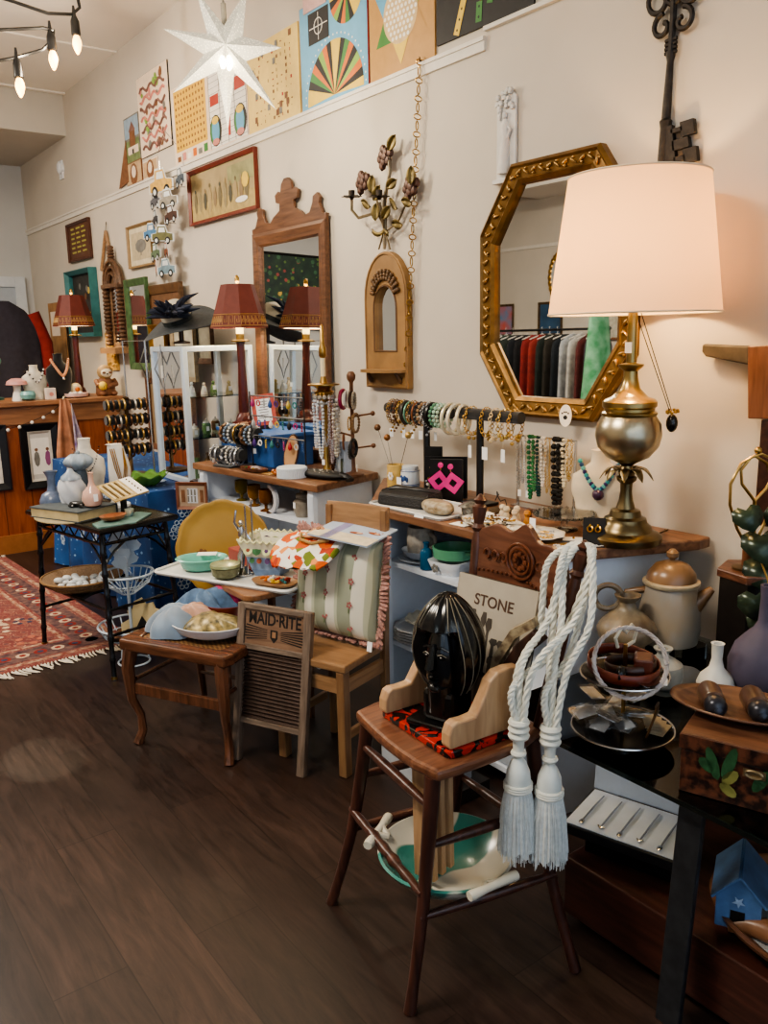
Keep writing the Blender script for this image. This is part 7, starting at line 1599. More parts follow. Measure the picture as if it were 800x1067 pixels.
t = thing('wire_hair_comb', 'thin black wire ornament standing behind the brooch tray', 'ornament', (2.17, 2.18, ZT), rz=1.2); MB().tube([(-.06, 0, .004), (-.02, 0, .05), (.02, 0, .035), (.05, 0, .05), (.07, 0, .03)], .002, 5).tube([(.05, 0, .05), (.055, 0, .065), (.04, 0, .055)], .003, 5).build('wire', M_BLACK, t); MB().lathe([(.05, 0), (.055, .008), (.02, .014), (0, .014)], 24).build('base', M_BRONZE, t)
for i, (x, y, rz) in enumerate(((1.99, 1.95, .3), (2.06, 1.88, -.4), (2.1, 2.2, .2), (1.91, 2.12, .1), (2.03, 1.72, .7))):
    t = thing('white_jewelry_card', 'small white jewelry card %s' % ('between the two white dishes', 'under the edge of the glass cake stand', 'near the silver box', 'at the front edge left of the oval tray', 'behind the round gold earrings')[i], 'card', (x, y, ZT+.0005), rz=rz); MB().box(-.025, -.035, 0, .025, .035, .002).build('card', M_PAPER, t); MB().ball((0, 0, .005), .005, 6).build('stud', M_GOLD, t)
# black cloth with gold pieces at front right of top
t = thing('black_display_cloth', 'black velvet mat under gold earrings at the front right of near unit', 'display mat', (1.99, 1.66, ZT)); MB().prism([(-.08, .04), (.03, .08), (.14, -.0), (.1, -.05), (.02, -.04), (-.06, -.015)], 0, .002).build('mat_body', M_VELVET, t)
t = thing('black_earring_wedge', 'slanted black card with a pair of gold hoop earrings before lamp', 'earring card', (2.03, 1.64, ZT+.034), rz=.0); t.rotation_euler = rot_facing((-.62, -.5, .75)).to_euler()
MB().box(-.034, -.05, 0, .034, .055, .004).build('card', M_VELVET, t)
for s in (-1, 1): MB().torus((s*.012, .012, .007), .008, .0028, 14, 5, M_GOLD, axis='z', sy=1.3).ball((s*.012, .026, .007), .004, 6, M_GOLD).build('gold_earring', None, t)
for i, (x, y, r_) in enumerate(((1.93, 1.72, .02), (1.945, 1.685, .02), (1.96, 1.65, .013), (1.985, 1.63, .013))):
    t = thing('round_gold_earring', ('large flat gold disc, left one', 'large flat gold disc, right one', 'small gold coin, left one', 'small gold coin, right one')[i]+' on the black velvet mat', 'earring', (x, y, ZT+.003)); MB().lathe([(r_, 0), (r_, .003), (r_*.5, .005), (0, .006)], 22).build('disc', M_GOLD, t)
t = thing('lace_choker', 'white crochet lace collar draped over the front of the black mat', 'collar', (1.95, 1.62, ZT+.003)); m = MB()
for k in range(14): s_ = k/13; x, y = -.035+.14*s_, .07-.085*s_-.01*math.sin(PI*s_); m.torus((x, y, .002), .011, .002, 12, 4); m.torus((x-.008, y-.01, .001), .008, .0016, 10, 4)
m.build('lace', mat('#c8c6c0', .8, var=.05), t)
# =================================================================== BIG BRASS LAMP
def big_lamp():
    L = Vector((2.135, 1.605, ZT)); t = thing('brass_globe_lamp', 'large brass table lamp with globe body and wide cream drum shade, lit', 'table lamp', L)
    pw = mat('#b3a78e', .3, 1, var=.25, scale=7); bs = mat('#9a8456', .28, 1, var=.3, scale=9); dk = mat('#76684c', .3, 1, var=.3, scale=9)
    MB().lathe([(.112, 0), (.114, .006), (.114, .02), (.108, .026), (.085, .036), (.08, .05), (.068, .06), (.064, .075), (.05, .082), (.045, .1), (.03, .106), (.027, .115)], 48).build('base', dk, t)
    MB().lathe([(.027, .115), (.022, .13), (.018, .16), (.019, .185), (.03, .195), (.032, .205), (.024, .21), (.027, .222), (.018, .232), (.016, .24), (.03, .252)], 32).build('stem', dk, t)
    m = MB()
    for k in range(9):
        a = 2*PI*k/9+.2; m.T = RZ(a); m.surf(lambda u, v: (.02+.062*u, (v-.5)*.03*math.sin(PI*min(1, .12+u*.88))**.6, .222-.0+.012*math.sin(PI*u*.9)*1.6-.03*u*u), 8, 3)
    m.build('leaf_collar', dk, t, solid=.002)
    MB().lathe([(.03, .25), (.065, .268), (.092, .3), (.1, .335), (.096, .37), (.08, .395)], 48).build('globe', pw, t)
    MB().lathe([(.08, .395), (.084, .4), (.084, .405), (.076, .41), (.076, .418), (.082, .424), (.082, .438), (.074, .446), (.055, .452), (.03, .478), (.022, .51), (.021, .53), (.034, .54), (.038, .545), (.038, .55), (.016, .555), (.014, .72)], 40).build('neck', bs, t)
    MB().cyl((0, 0, .72), (0, 0, .90), .018, n=16).build('socket', M_BRASS, t)
    # shade
    z0, z1, r0, r1 = .70, 1.085, .25, .2
    m, nt, b = _new('linen_shade'); n = nt.nodes; l = nt.links; b.inputs['Base Color'].default_value = rgb('#e2d2b6'); b.inputs['Roughness'].default_value = .9
    tr = n.new('ShaderNodeBsdfTranslucent'); tr.inputs['Color'].default_value = (.95, .60, .28, 1); mx = n.new('ShaderNodeMixShader'); mx.inputs[0].default_value = .3; o_ = n['Material Output']
    l.new(b.outputs[0], mx.inputs[1]); l.new(tr.outputs[0], mx.inputs[2]); l.new(mx.outputs[0], o_.inputs[0])
    wv = n.new('ShaderNodeTexNoise'); wv.inputs['Scale'].default_value = 240; tc = n.new('ShaderNodeTexCoord'); l.new(tc.outputs['Object'], wv.inputs['Vector']); bp = n.new('ShaderNodeBump'); bp.inputs['Strength'].default_value = .2; bp.inputs['Distance'].default_value = .002; l.new(wv.outputs['Fac'], bp.inputs['Height']); l.new(bp.outputs['Normal'], b.inputs['Normal'])
    mb = MB(); mb.surf(lambda u, v: ((r0+(r1-r0)*v)*math.cos(2*PI*u), (r0+(r1-r0)*v)*math.sin(2*PI*u), z0+(z1-z0)*v), 72, 6, cu=True); mb.build('lamp_shade', m, t)
    for z_, r_ in ((z0, r0), (z1, r1)): MB().torus((0, 0, z_), r_, .003, 72, 6).build('shade_trim', mat('#d8c8ae', .8, var=0), t)
    m = MB()
    for k in range(3): a = k*2.094; m.tube([(0, 0, .93), (r1*math.cos(a), r1*math.sin(a), z1-.01)], .002, 5)
    m.build('shade_fitter', M_BRASS, t); MB().ball((0, 0, .93), (.03, .03, .04), 12).build('bulb', emis('#ffdf9c', 6), t)
    point('lamp_bulb', L+Vector((0, 0, .86)), 17, (1, .64, .30), .04)
    # tag at neck and hanging cord
    MB().cbox((-.03, -.01, .60), (.02, .001, .032), M_TAG, rz=-.7).build('price_tag', None, t)
    m = MB().tube([(.05, .0, .0), (.12, -.03, .006), (.2, -.02, .008), (.215, 0, .003)], .003, 6); m.build('cord', M_BRONZE, t)
    q = thing('dark_pendant_necklace', 'long dark cord necklace with black pendant hanging from the lamp', 'necklace', L+Vector((.012, -.02, .70)))
    e = Vector((.085, -.065, -.30)); MB().tube([(0, 0, 0), e], .0015, 5).tube([(-.012, .0, -.02), e+Vector((-.004, .004, 0))], .0015, 5).build('cord', M_BLACK, q)
    MB().ball(e+Vector((0, 0, -.03)), (.018, .018, .028), 12).build('pendant', mat('#14100e', .2), q); m = MB()
    for k in range(14): a = k*2.4; m.ball(e+Vector((.016*math.cos(a), .016*math.sin(a), .002+.004*(k % 3))), .005, 6)
    m.build('gold_cluster', M_GOLD, q)
big_lamp()
t = thing('cat_paw_clip', 'small white oval ornament with black paw print on the mirror edge', 'ornament', (2.335, 2.03, 1.255)); t.rotation_euler = rot_facing((-.9, -.45, 0)).to_euler()
m = MB().prism([(.022*math.cos(a), .04*math.sin(a)) for a in [2*PI*i/20 for i in range(20)]], 0, .008, M_PAPER); m.disc(0, -.006, .008, .0086, c_blk, 10)
for k in range(4): m.disc(-.011+.0073*k, .009+(.004 if k in (1, 2) else 0), .0035, .0086, c_blk, 8)
m.build('ornament_body', None, t)
# =================================================================== TALL STOOL CHAIR
def stool():
    t = thing('high_oak_chair', 'tall oak stool-chair with pressed carved back holding the black sculpture', 'chair', (1.25, 1.42, 0)); o = Vector((1.25, 1.42, 0))
    sw = wood('#5a2e18', '#8a5430', .3, axis=0, scale=8); z = .62
    P_ = [(1.06, 1.27), (1.41, 1.262), (1.45, 1.60), (1.112, 1.65)]; ctr = Vector((1.26, 1.425))
    pts = []
    for i in range(4):
        a, b = Vector(P_[i]), Vector(P_[(i+1) % 4]); n = (b-a).normalized(); n = Vector((n.y, -n.x))
        for j in range(6): f = j/6; q = a.lerp(b, .04+.92*f)+n*(.012*math.sin(PI*f) if i != 1 else 0); pts.append((q.x-o.x, q.y-o.y))
    MB().prism(pts, z-.028, z).build('seat', sw, t, bev=.009)
    lw = wood('#32180f', '#5c3020', .3, axis=2)
    def leg(top, foot, back=False):
        a, b = Vector(top)-o, Vector(foot)-o; n = 9; Q = []; rr = []
        for i in range(n+1):
            f = i/n; q = a.lerp(b, f); k = 1.2*(f-.75) if f > .75 else 0
            d = Vector((b.x, b.y, 0)).normalized()*(.03*max(0, f-.55)**1.3-.012*math.sin(PI*f)); Q.append(q+d); rr.append(.019-.006*f+(.003 if i == n else 0))
        MB().tube(Q, rr, 12).build('leg', lw, t)
    leg((1.085, 1.30, z-.025), (1.035, 1.33-.005, 0)); leg((1.135, 1.615, z-.025), (1.10, 1.75, 0)); leg((1.385, 1.285, z-.025), (1.425, 1.18, 0)); leg((1.43, 1.57, z-.025), (1.44, 1.66, 0))
    F = lambda a, b, f: Vector(a).lerp(Vector(b), f)
    LR = ((1.085, 1.30, z), (1.035, 1.325, 0)); LL = ((1.135, 1.615, z), (1.10, 1.75, 0)); BR = ((1.385, 1.285, z), (1.425, 1.18, 0)); BL = ((1.43, 1.57, z), (1.44, 1.66, 0))
    def rung(A, B, za, zb, turned=False):
        a = F(*A, 1-za/z)-o; b = F(*B, 1-zb/z)-o
        if turned: Q = [a.lerp(b, i/14) for i in range(15)]; rr = [.008, .01, .012, .012, .01, .016, .011, .015, .011, .016, .01, .012, .012, .01, .008]
        else: Q = [a.lerp(b, i/6) for i in range(7)]; rr = [.008, .011, .013, .0135, .013, .011, .008]
        MB().tube(Q, rr, 10).build('stretcher', lw, t)
    rung(LR, LL, .30, .32, True); rung(LR, LL, .52, .52); rung(LR, BR, .42, .42); rung(LR, BR, .24, .25); rung(LL, BL, .42, .42); rung(LL, BL, .25, .25); rung(BR, BL, .34, .34)
    # back
    pw = wood('#3a1c10', '#6a3a24', .3, axis=2)
    PL_, PR_ = Vector((1.435, 1.575, z-.02)), Vector((1.405, 1.285, z-.02)); TL, TR = Vector((1.50, 1.59, 1.12)), Vector((1.47, 1.215, 1.07))
    for a, b in ((PL_, TL), (PR_, TR)):
        Q, rr = [], []
        for f, r_ in ((0, .016), (.2, .017), (.5, .016), (.78, .016), (.84, .012), (.86, .02), (.88, .013), (.93, .018), (.965, .02), (.98, .012), (1.0, .019), (1.03, .004)): Q.append(a.lerp(b, f)-o); rr.append(r_)
        MB().tube(Q, rr, 12).build('back_post', pw, t)
    # pressed crest
    m = MB(); N = 24; top = []; 
    for i in range(N+1):
        s = i/N*2-1; h = .135+.035*math.cos(s*PI*.5)+.018*math.cos(s*PI*3)*(1-abs(s)); h = h if abs(s) < .93 else h-.04; top.append(h)
    a, b = PL_.lerp(TL, .60)-o, PR_.lerp(TR, .60)-o; up = (TL-PL_).normalized()
    vs = []
    for i in range(N+1):
        q = a.lerp(b, i/N)+Vector((.02*math.sin(PI*i/N), 0, 0)); lo = .0+.02*math.sin(PI*i/N*1)
        for d in (-.008, .008): vs.append(q+up*lo+Vector((d, 0, 0))); vs.append(q+up*top[i]+Vector((d, 0, 0)))
    fs = []
    for i in range(N): k = i*4; fs += [(k, k+4, k+5, k+1), (k+2, k+3, k+7, k+6), (k+1, k+5, k+7, k+3), (k, k+2, k+6, k+4)]
    fs += [(0, 1, 3, 2), (4*N, 4*N+2, 4*N+3, 4*N+1)]
    m.add(vs, fs, None, False); m.build('pressed_crest', wood('#4f2714', '#7c482c', .35, axis=1), t, bev=.002)
    m = MB(); c = a.lerp(b, .5)+up*.095+Vector((.0, 0, 0)); rl = mat('#5e321c', .35, var=.3, scale=50)
    for r_ in (.045, .032): m.torus((c.x, c.y, c.z), r_, .004, 28, 6, axis='x')
    for k in range(8): an = k*PI/4; m.ball((c.x, c.y+.018*math.cos(an), c.z+.018*math.sin(an)), (.005, .008, .008), 6)
    for s in (-1, 1):
        for k in range(3): m.tube([(c.x+.004, c.y+s*(.06+.03*k+.014*math.cos(j*.7)*(1-j*.08)), c.z-.005+.018*math.sin(j*.7)*(1-j*.08)) for j in range(9)], .0035, 5)
    for k in range(20): f = .06+.88*k/19; q = a.lerp(b, f)+up*(.028+.02*math.sin(PI*f))+Vector((.02*math.sin(PI*f)-.009, 0, 0)); m.ball(q, .0045, 6)
    m.build('carved_relief', rl, t)
stool(); SE = .6205
def stone_book():
    t = thing('stone_book', 'large book with STONE on its cover leaning on the carved chair back', 'book', (1.345, 1.435, SE)); n = Vector((-1, -.10, .24)).normalized(); t.rotation_euler = rot_facing(n).to_euler()
    w_, h = .25, .33; MB().box(-w_/2, 0, -.016, w_/2, h, -.002).build('page_block', mat('#c8c0ae', .7, var=.05), t)
    m = MB().box(-w_/2-.002, -.0, -.002, w_/2+.002, h+.002, 0, mat('#a59c8c', .5, var=.03)); m.box(-w_/2-.002, 0, -.018, w_/2+.002, h+.002, -.016, mat('#38342e', .5)); m.box(-w_/2-.003, 0, -.018, -w_/2, h+.002, 0, mat('#a59c8c', .5, var=.03)); m.build('cover', None, t)
    lettering('STONE', .040, mat('#4a3226', .6, var=0), t, T(-.002, h-.055, .0008), 1.0, weight=.0003)
    m = MB(); r = random.Random(4); st = [mat(c, .6, var=.3) for c in ('#28241f', '#35302a', '#443c34', '#1f1b18')]
    x = -w_/2+.012
    while x < w_/2-.02:      # the leaning standing stones on the cover
        hh = .04+.06*r.random()*(1 if x > -.09 else .6); ww = r.uniform(.012, .024); b0 = h*.52-.35*(x+w_/2)*.6; m.quad([(x, b0-.14, .0006+r.random()*.0003), (x+ww, b0-.14, .0008), (x+ww*.75, b0+hh*.6, .0008), (x+ww*1.25, b0+hh*.75, .0008), (x+ww*1.1, b0+hh, .0008), (x+ww*.2, b0+hh, .0008), (x-.003, b0+hh*.8, .0008), (x+ww*.25, b0+hh*.6, .0008)], st[r.randrange(4)]); x += ww+.005
    m.rect(-w_/2+.002, .004, w_/2-.004, h*.30, .0005, st[0]); 
    for k in range(26): x_, y_ = r.uniform(-w_/2+.02, w_/2-.02), r.uniform(.02, h*.42); m.disc(x_, y_, r.uniform(.01, .02), .0010+.00005*k, st[k % 4], 7, ry=r.uniform(.008, .016))
    m.build('cover_photo', None, t)
stone_book()
t = thing('curved_wood_horn', 'dark curved wooden slab with pale patterned edge right of black sculpture', 'carving', (1.362, 1.318, SE)); m = MB(); m.T = RZ(PI*.5+.35) @ RX(PI/2)
m.prism([(-.075, .235), (-.04, .20), (-.01, .12), (.0, .03), (.0, 0), (.045, 0), (.05, .06), (.035, .15), (-.005, .215), (-.045, .255)], -.016, .016); m.build('slab', wood('#24130c', '#4a2a1c', .4, axis=2), t, bev=.004)
m = MB(); m.T = RZ(PI*.5+.35) @ RX(PI/2); m.prism([(-.05, .262), (.0, .226), (.042, .155), (.06, .075), (.075, .08), (.06, .165), (.012, .245), (-.04, .28)], -.010, .022); m.build('pale_band', mat('#a89878', .5, var=.5, scale=50, col2='#5c4634'), t)
# black sculpture on its wooden bookend base
t = thing('red_black_base_board', 'red and black lacquered board under the black head sculpture', 'board', (1.24, 1.425, SE), rz=-.06)
def lacq():
    m, nt, b = _new('red_black_lacquer'); n = nt.nodes; l = nt.links; tc = n.new('ShaderNodeTexCoord'); nz = n.new('ShaderNodeTexNoise'); nz.inputs['Scale'].default_value = 16; nz.inputs['Detail'].default_value = 3; nz.inputs['Distortion'].default_value = 2; l.new(tc.outputs['Object'], nz.inputs['Vector'])
    cr = n.new('ShaderNodeValToRGB'); cr.color_ramp.interpolation = 'CONSTANT'; e = cr.color_ramp.elements; e[0].color = rgb('#0c0808'); e[1].position = .47; e[1].color = rgb('#a8200e'); l.new(nz.outputs['Fac'], cr.inputs['Fac']); l.new(cr.outputs['Color'], b.inputs['Base Color']); b.inputs['Roughness'].default_value = .25; return m
MB().prism(rrect(.215, .285, .02), 0, .018).build('board_body', lacq(), t, bev=.003)
SB = SE+.0185
for s, nm in ((1, 'left'), (-1, 'right')):
    t = thing('scrolled_bookend', 'light wooden scroll-shaped bookend at the %s side of the black sculpture' % nm, 'bookend', (1.24, 1.425+s*.118, SB), rz=-.06)
    m = MB(); m.T = RX(PI/2); P_ = [(.105, 0), (.105, .15), (.07, .155)]+[(.05-.055*math.sin(a), .085+.07*math.cos(a)) for a in (.3, .8, 1.3)]+[(-.03, .062), (-.06, .06)]+[(-.085-.022*math.cos(a), .035+.027*math.sin(a)) for a in (1.6, .9, 0, -.8)][:3]+[(-.108, .01), (-.105, 0)]
    m.prism(P_, -.016, .016); m.build('scroll_panel', M_LIGHTW, t, bev=.005)
def head():
    t = thing('black_stone_head', 'glossy black stylised head sculpture with pale grooved wig and block base', 'sculpture', (1.232, 1.418, SB), rz=PI+.3); t.scale = (1, 1, 1.08)
    bk = mat('#070708', .16, var=.2); gl = mat('#77705f', .4, var=.1)
    MB().box(-.075, -.075, 0, .07, .075, .012).build('plinth', bk, t, bev=.003); MB().box(-.05, -.042, .012, .05, .042, .085).build('neck_block', bk, t, bev=.012)
    def wig(u, v):   # u round, v bottom->top ; +x is the face side
        a = 2*PI*u; z = .065+.235*v; e = math.sin(PI*(.10+.90*v))**.62 if v < 1 else 0
        rx, ry = .098*e, .084*e; x = rx*math.cos(a)-.012+.012*v; y = ry*math.sin(a); f = max(0, math.cos(a))**4*max(0, 1-abs(v-.36)/.42)
        k_ = 1-.62*min(1, max(0, (1.0-min(a, 2*PI-a))/.35))*min(1, max(0, (.70-v)/.10)); x = -.012+(x+.012)*k_; y *= k_; rib = .0022*math.sin(a*14); return (x+rib*math.cos(a), y+rib*math.sin(a), z)
    MB().surf(wig, 84, 30, cu=True).build('wig', bk, t)
    m = MB()
    for a0 in (.62, .85, 1.08, 1.35, -.62, -.85, -1.08, -1.35):
        q = []
        for i in range(22):
            v = .03+.93*i/21; u = (a0*(1.0+.35*(1-v)*(1 if abs(a0) > .7 else .2)))/(2*PI); p = wig(u % 1, v); c = Vector((-.012, 0, p[2])); d = (Vector(p)-c); d.z = 0; q.append(Vector(p)+(d.normalized()*.001 if d.length > 1e-5 else Vector((0, 0, .001))))
        m.tube(q, .0013, 5)
    m.build('inlaid_grooves', gl, t)
    m = MB().surf(lambda u, v: (.028+.036*math.sin(PI*(.12+.8*v))**.6*max(0, math.cos((u-.5)*PI))**.5, .04*(u-.5)*2*math.sin(PI*(.18+.68*v))**.7, .075+.15*v), 20, 20)
    m.tube([(.06, 0, .195), (.070, 0, .17), (.080, 0, .147), (.066, 0, .138)], [.006, .008, .0115, .006], 8)       # nose
    m.ball((.064, 0, .122), (.009, .016, .004), 8).ball((.063, 0, .113), (.009, .013, .0045), 8).ball((.054, 0, .093), (.014, .018, .012), 8)
    for s in (-1, 1): m.ball((.056, s*.020, .168), (.007, .012, .005), 8); m.tube([(.058, s*.006, .186), (.058, s*.02, .19), (.05, s*.034, .182)], .003, 6)
    m.build('face', bk, t); m = MB()
    for s in (-1, 1): m.tube([(.0625, s*.012, .173), (.061, s*.022, .176), (.056, s*.032, .170)], .001, 4)
    m.build('eye_line', gl, t)
    MB().tube([(.02, 0, .04), (.03, 0, .08), (.035, 0, .1)], [.038, .032, .03], 14).build('neck', bk, t)
head()
# rope tassel tiebacks hanging from the right chair post
def tieback(label, ox, oy, kx, ky, kz, seed):
    t = thing('rope_tassel_tieback', label, 'tassel', (1.468, 1.215, 1.04)); o = Vector(t.location); ro = mat('#d3d2c6', .45, var=.06, sheen=.4)
    K = Vector((kx, ky, kz))-o; m = MB()
    def rope(Q, r_):
        # three twisted strands along a smooth path
        n = len(Q); 
        def cat(t_):
            i = min(n-2, int(t_)); f = t_-i; p0, p1, p2, p3 = Q[max(0, i-1)], Q[i], Q[i+1], Q[min(n-1, i+2)]
            return .5*((2*p1)+(p2-p0)*f+(2*p0-5*p1+4*p2-p3)*f*f+(3*p1-p0-3*p2+p3)*f**3)
        L_ = sum((Q[i+1]-Q[i]).length for i in range(n-1)); N = int(L_/.0045); C_ = [cat((n-1)*i/N) for i in range(N+1)]
        for s in range(3):
            P_ = []
            for i, c in enumerate(C_):
                d = (C_[min(N, i+1)]-C_[max(0, i-1)]).normalized(); e = d.cross(Vector((.3, .5, .8))).normalized(); g = d.cross(e); a = i*.62+s*2.094; P_.append(c+(e*math.cos(a)+g*math.sin(a))*r_*.55)
            m.tube(P_, r_*.62, 5)
    V = Vector
    rope([K+V((0, .012, 0)), K+V((.01, .016, .13)), V((ox-.05, .055+oy, -.16)), V((ox-.035, .05+oy, -.02)), V((-.015, .03, .025)), V((.018, 0, .028)), V((-.01, -.035, .01)), V((ox-.04, -.045+oy, -.12)), K+V((.02, -.025, .15)), K+V((0, -.012, 0))], .0078)
    rope([K+V((0, .0, 0)), K+V((.012, .004, .15)), V((ox-.055, .025+oy, -.14)), V((-.035, .022, -.01)), V((-.0, .0, .034)), V((-.01, -.03, -.01)), V((ox-.05, .0+oy, -.2)), K+V((-.01, .01, .1)), K], .0078)
    m.build('rope', ro, t)
    k = MB(); 
    for j in range(3): k.torus((K.x, K.y, K.z-.016+.016*j), .017, .0085, 16, 7)
    k.tube([K+V((0, 0, -.02)), K+V((.0, 0, -.07))], [.014, .012], 10); k.torus((K.x, K.y, K.z-.06), .012, .007, 14, 7); k.build('knot', ro, t)
    b = K+V((0, 0, -.07)); h = MB(); h.lathe([(.008, 0), (.018, -.012), (.027, -.035), (.029, -.055), (.03, -.07)], 24, c=b); h.build('bell_top', mat('#c9cdc8', .35, var=.05, sheen=.5), t)
    g = MB(); [g.torus((b.x, b.y, b.z-.066-.006*j), .0305, .004, 24, 6) for j in range(3)]; g.build('collar_cord', ro, t)
    f = MB(); r = random.Random(seed)
    f.surf(lambda u, v: (b.x+(.028+.018*v**.6)*math.cos(2*PI*u)*(1+.05*math.sin(u*2*PI*26)), b.y+(.028+.018*v**.6)*math.sin(2*PI*u)*(1+.05*math.sin(u*2*PI*26)), b.z-.08-.150*v-.008*math.sin(u*2*PI*9)*v), 156, 8, cu=True)
    for i in range(150): a = r.uniform(0, 2*PI); q = r.uniform(.6, 1.02); z1 = -.235-r.uniform(0, .022); f.tube([(b.x+.029*math.cos(a), b.y+.029*math.sin(a), b.z-.08), (b.x+.042*q*math.cos(a), b.y+.042*q*math.sin(a), b.z-.14), (b.x+.048*q*math.cos(a+.05), b.y+.048*q*math.sin(a+.05), b.z+z1)], .0012, 4)
    f.build('fringe', mat('#c6cac8', .4, var=.12, scale=80, sheen=.5), t)
tieback('cream rope tieback with silky tassel on the stool post, left one', -.02, .01, 1.292, 1.24, .665, 1)
tieback('cream rope tieback with silky tassel on the stool post, right one', -.02, -.03, 1.345, 1.192, .652, 2)
# ceramic bowl with twig handles on the stool rungs
def big_bowl():
    c = Vector((1.212, 1.405, .228)); t = thing('teal_swirl_bowl', 'big cream ceramic bowl with teal swirls and twig handles under the stool', 'bowl', c, rz=0); t.scale = (1.07, 1.07, 1)
    m, nt, b = _new('swirl_glaze'); n = nt.nodes; l = nt.links; tc = n.new('ShaderNodeTexCoord'); nz = n.new('ShaderNodeTexNoise'); nz.inputs['Scale'].default_value = 5.5; nz.inputs['Detail'].default_value = .5; l.new(tc.outputs['Object'], nz.inputs['Vector'])
    cr = n.new('ShaderNodeValToRGB'); e = cr.color_ramp.elements; e[0].position = .47; e[0].color = rgb('#3a7a70'); e[1].position = .49; e[1].color = rgb('#c9c4b6'); l.new(nz.outputs['Fac'], cr.inputs['Fac']); l.new(cr.outputs['Color'], b.inputs['Base Color']); b.inputs['Roughness'].default_value = .2
    MB().lathe([(.06, 0), (.07, 0), (.115, .025), (.15, .062), (.158, .075), (.152, .078), (.143, .066), (.11, .034), (.065, .012), (0, .008)], 56).build('bowl_body', m, t)
    cr2 = mat('#c9c2b0', .3, var=.05)
    for s, (dx, dy) in ((1, (-.075, .128)), (-1, (-.012, -.15))):
        m = MB(); a = math.atan2(dy, dx)+PI/2; u = Vector((math.cos(a), math.sin(a), 0)); c_ = Vector((dx*1.14, dy*1.14, .085)); m.tube([c_-u*.065+Vector((0, 0, .0)), c_-u*.055, c_-u*.02, c_+u*.02, c_+u*.055, c_+u*.065], [.011, .012, .009, .010, .0125, .011], 10); m.tube([c_-u*.018, c_*.86-Vector((0, 0, .0))], .009, 8); m.tube([c_+u*.018, c_*.86-Vector((0, 0, .0))], .009, 8); m.build('twig_handle', cr2, t)
big_bowl()
t = thing('wooden_plate_rack', 'pale slatted wooden rack standing in the teal swirl bowl', 'rack', (1.18, 1.41, .258), rz=.25)
for k, (x, h_) in enumerate(((-.035, .30), (.0, .33), (.035, .3))): m = MB(); m.T = T(x, 0, 0) @ RY(-.02); m.prism([(-.009, -.03), (.009, -.03), (.009, .03), (-.009, .03)], .0, h_); m.build('slat', M_LIGHTW, t, bev=.003)
MB().cbox((0, 0, .05), (.10, .02, .03)).build('cross_bar', M_LIGHTW, t)
# =================================================================== GLASS TABLE AND LOW BOX
GZ = .565
def glass_table():
    x0, x1, y0, y1 = 1.462, 2.37, .25, 1.52; t = thing('glass_top_table', 'dark-edged glass table with flat grey metal legs at lower right', 'table', (x0, y0, 0)); W_, D = x1-x0, y1-y0
    m = MB().box(0, 0, GZ-.010, W_, D, GZ, glass('table_glass', (.78, .84, .84), .03)); m.build('glass_top', None, t)
    e = mat('#0d1513', .15, var=0); m = MB().box(-.0015, 0, GZ-.0105, .003, D, GZ+.0005).box(0, D-.003, GZ-.0105, W_, D+.001, GZ+.0005); m.build('glass_edge', e, t)
    lm = mat('#34363a', .35, .5, var=.2)
    for (x, y, sx) in ((.035, .68, 0), (W_-.06, .68, 0), (.035, .06, 0), (W_-.06, .06, 0)): MB().add([(x+a, y+b, z) for z, q in ((0, -.03 if x < .2 else 0), (GZ-.011, .02)) for a, b in ((-.008+q, -.03), (.008+q, -.03), (.008+q, .03), (-.008+q, .03))], [(0, 3, 2, 1), (4, 5, 6, 7)]+[(j, (j+1) % 4, 4+(j+1) % 4, 4+j) for j in range(4)], None, False).build('leg', lm, t, bev=.003)
glass_table(); GT = GZ+.001
t = thing('low_wooden_box', 'long low reddish-brown wooden box bench under the glass table', 'bench', (1.545, .2, 0)); MB().box(0, 0, .03, .72, 1.11, .195).build('box_body', wood('#34170d', '#54281a', .35, axis=1), t, bev=.004); MB().box(.03, .03, 0, .69, 1.08, .03).build('plinth', M_BLACK, t)
t = thing('clear_display_stand', 'dark glossy stand under the cutlery case on the low box', 'stand', (1.72, 1.20, .196), rz=.28); MB().box(-.09, -.12, 0, .09, .12, .05).build('stand_body', mat('#0a0c10', .1, var=0), t, bev=.003)
def cutlery():
    t = thing('white_cutlery_case', 'open white-lined case holding five slim silver utensils under the glass', 'case', (1.70, 1.22, .247), rz=.28); k = MB()
    MB().box(-.105, -.15, 0, .105, .15, .028).build('case_base', mat('#0d1016', .3), t, bev=.003); MB().box(-.098, -.143, .0285, .098, .143, .031).build('white_lining', mat('#dde2ea', .7, var=.03), t)
    l_ = MB(); l_.T = T(.105, 0, .028) @ RY(.12); l_.box(0, -.15, 0, .018, .15, .20); l_.build('case_lid', mat('#d4dde8', .5, var=.04), t, bev=.003)
    return t
ct = cutlery()
for k in range(5):
    t = thing('silver_utensil', 'slim silver utensil in the white case, %s' % ('leftmost', 'second from left', 'middle one', 'second from right', 'rightmost')[k], 'utensil', (1.70, 1.22, .279), rz=.28); y = .105-.052*k
    m = MB().tube([(-.075, y, .003), (.0, y, .004), (.07, y, .003)], [.0025, .003, .002], 6); m.ball((-.078, y, .003), (.013, .007, .003), 8) if k % 2 == 0 else m.tube([(-.072, y-.008, .003), (-.082, y, .003), (-.072, y+.008, .003)], .003, 5); m.build('utensil_body', M_SILVER, t)
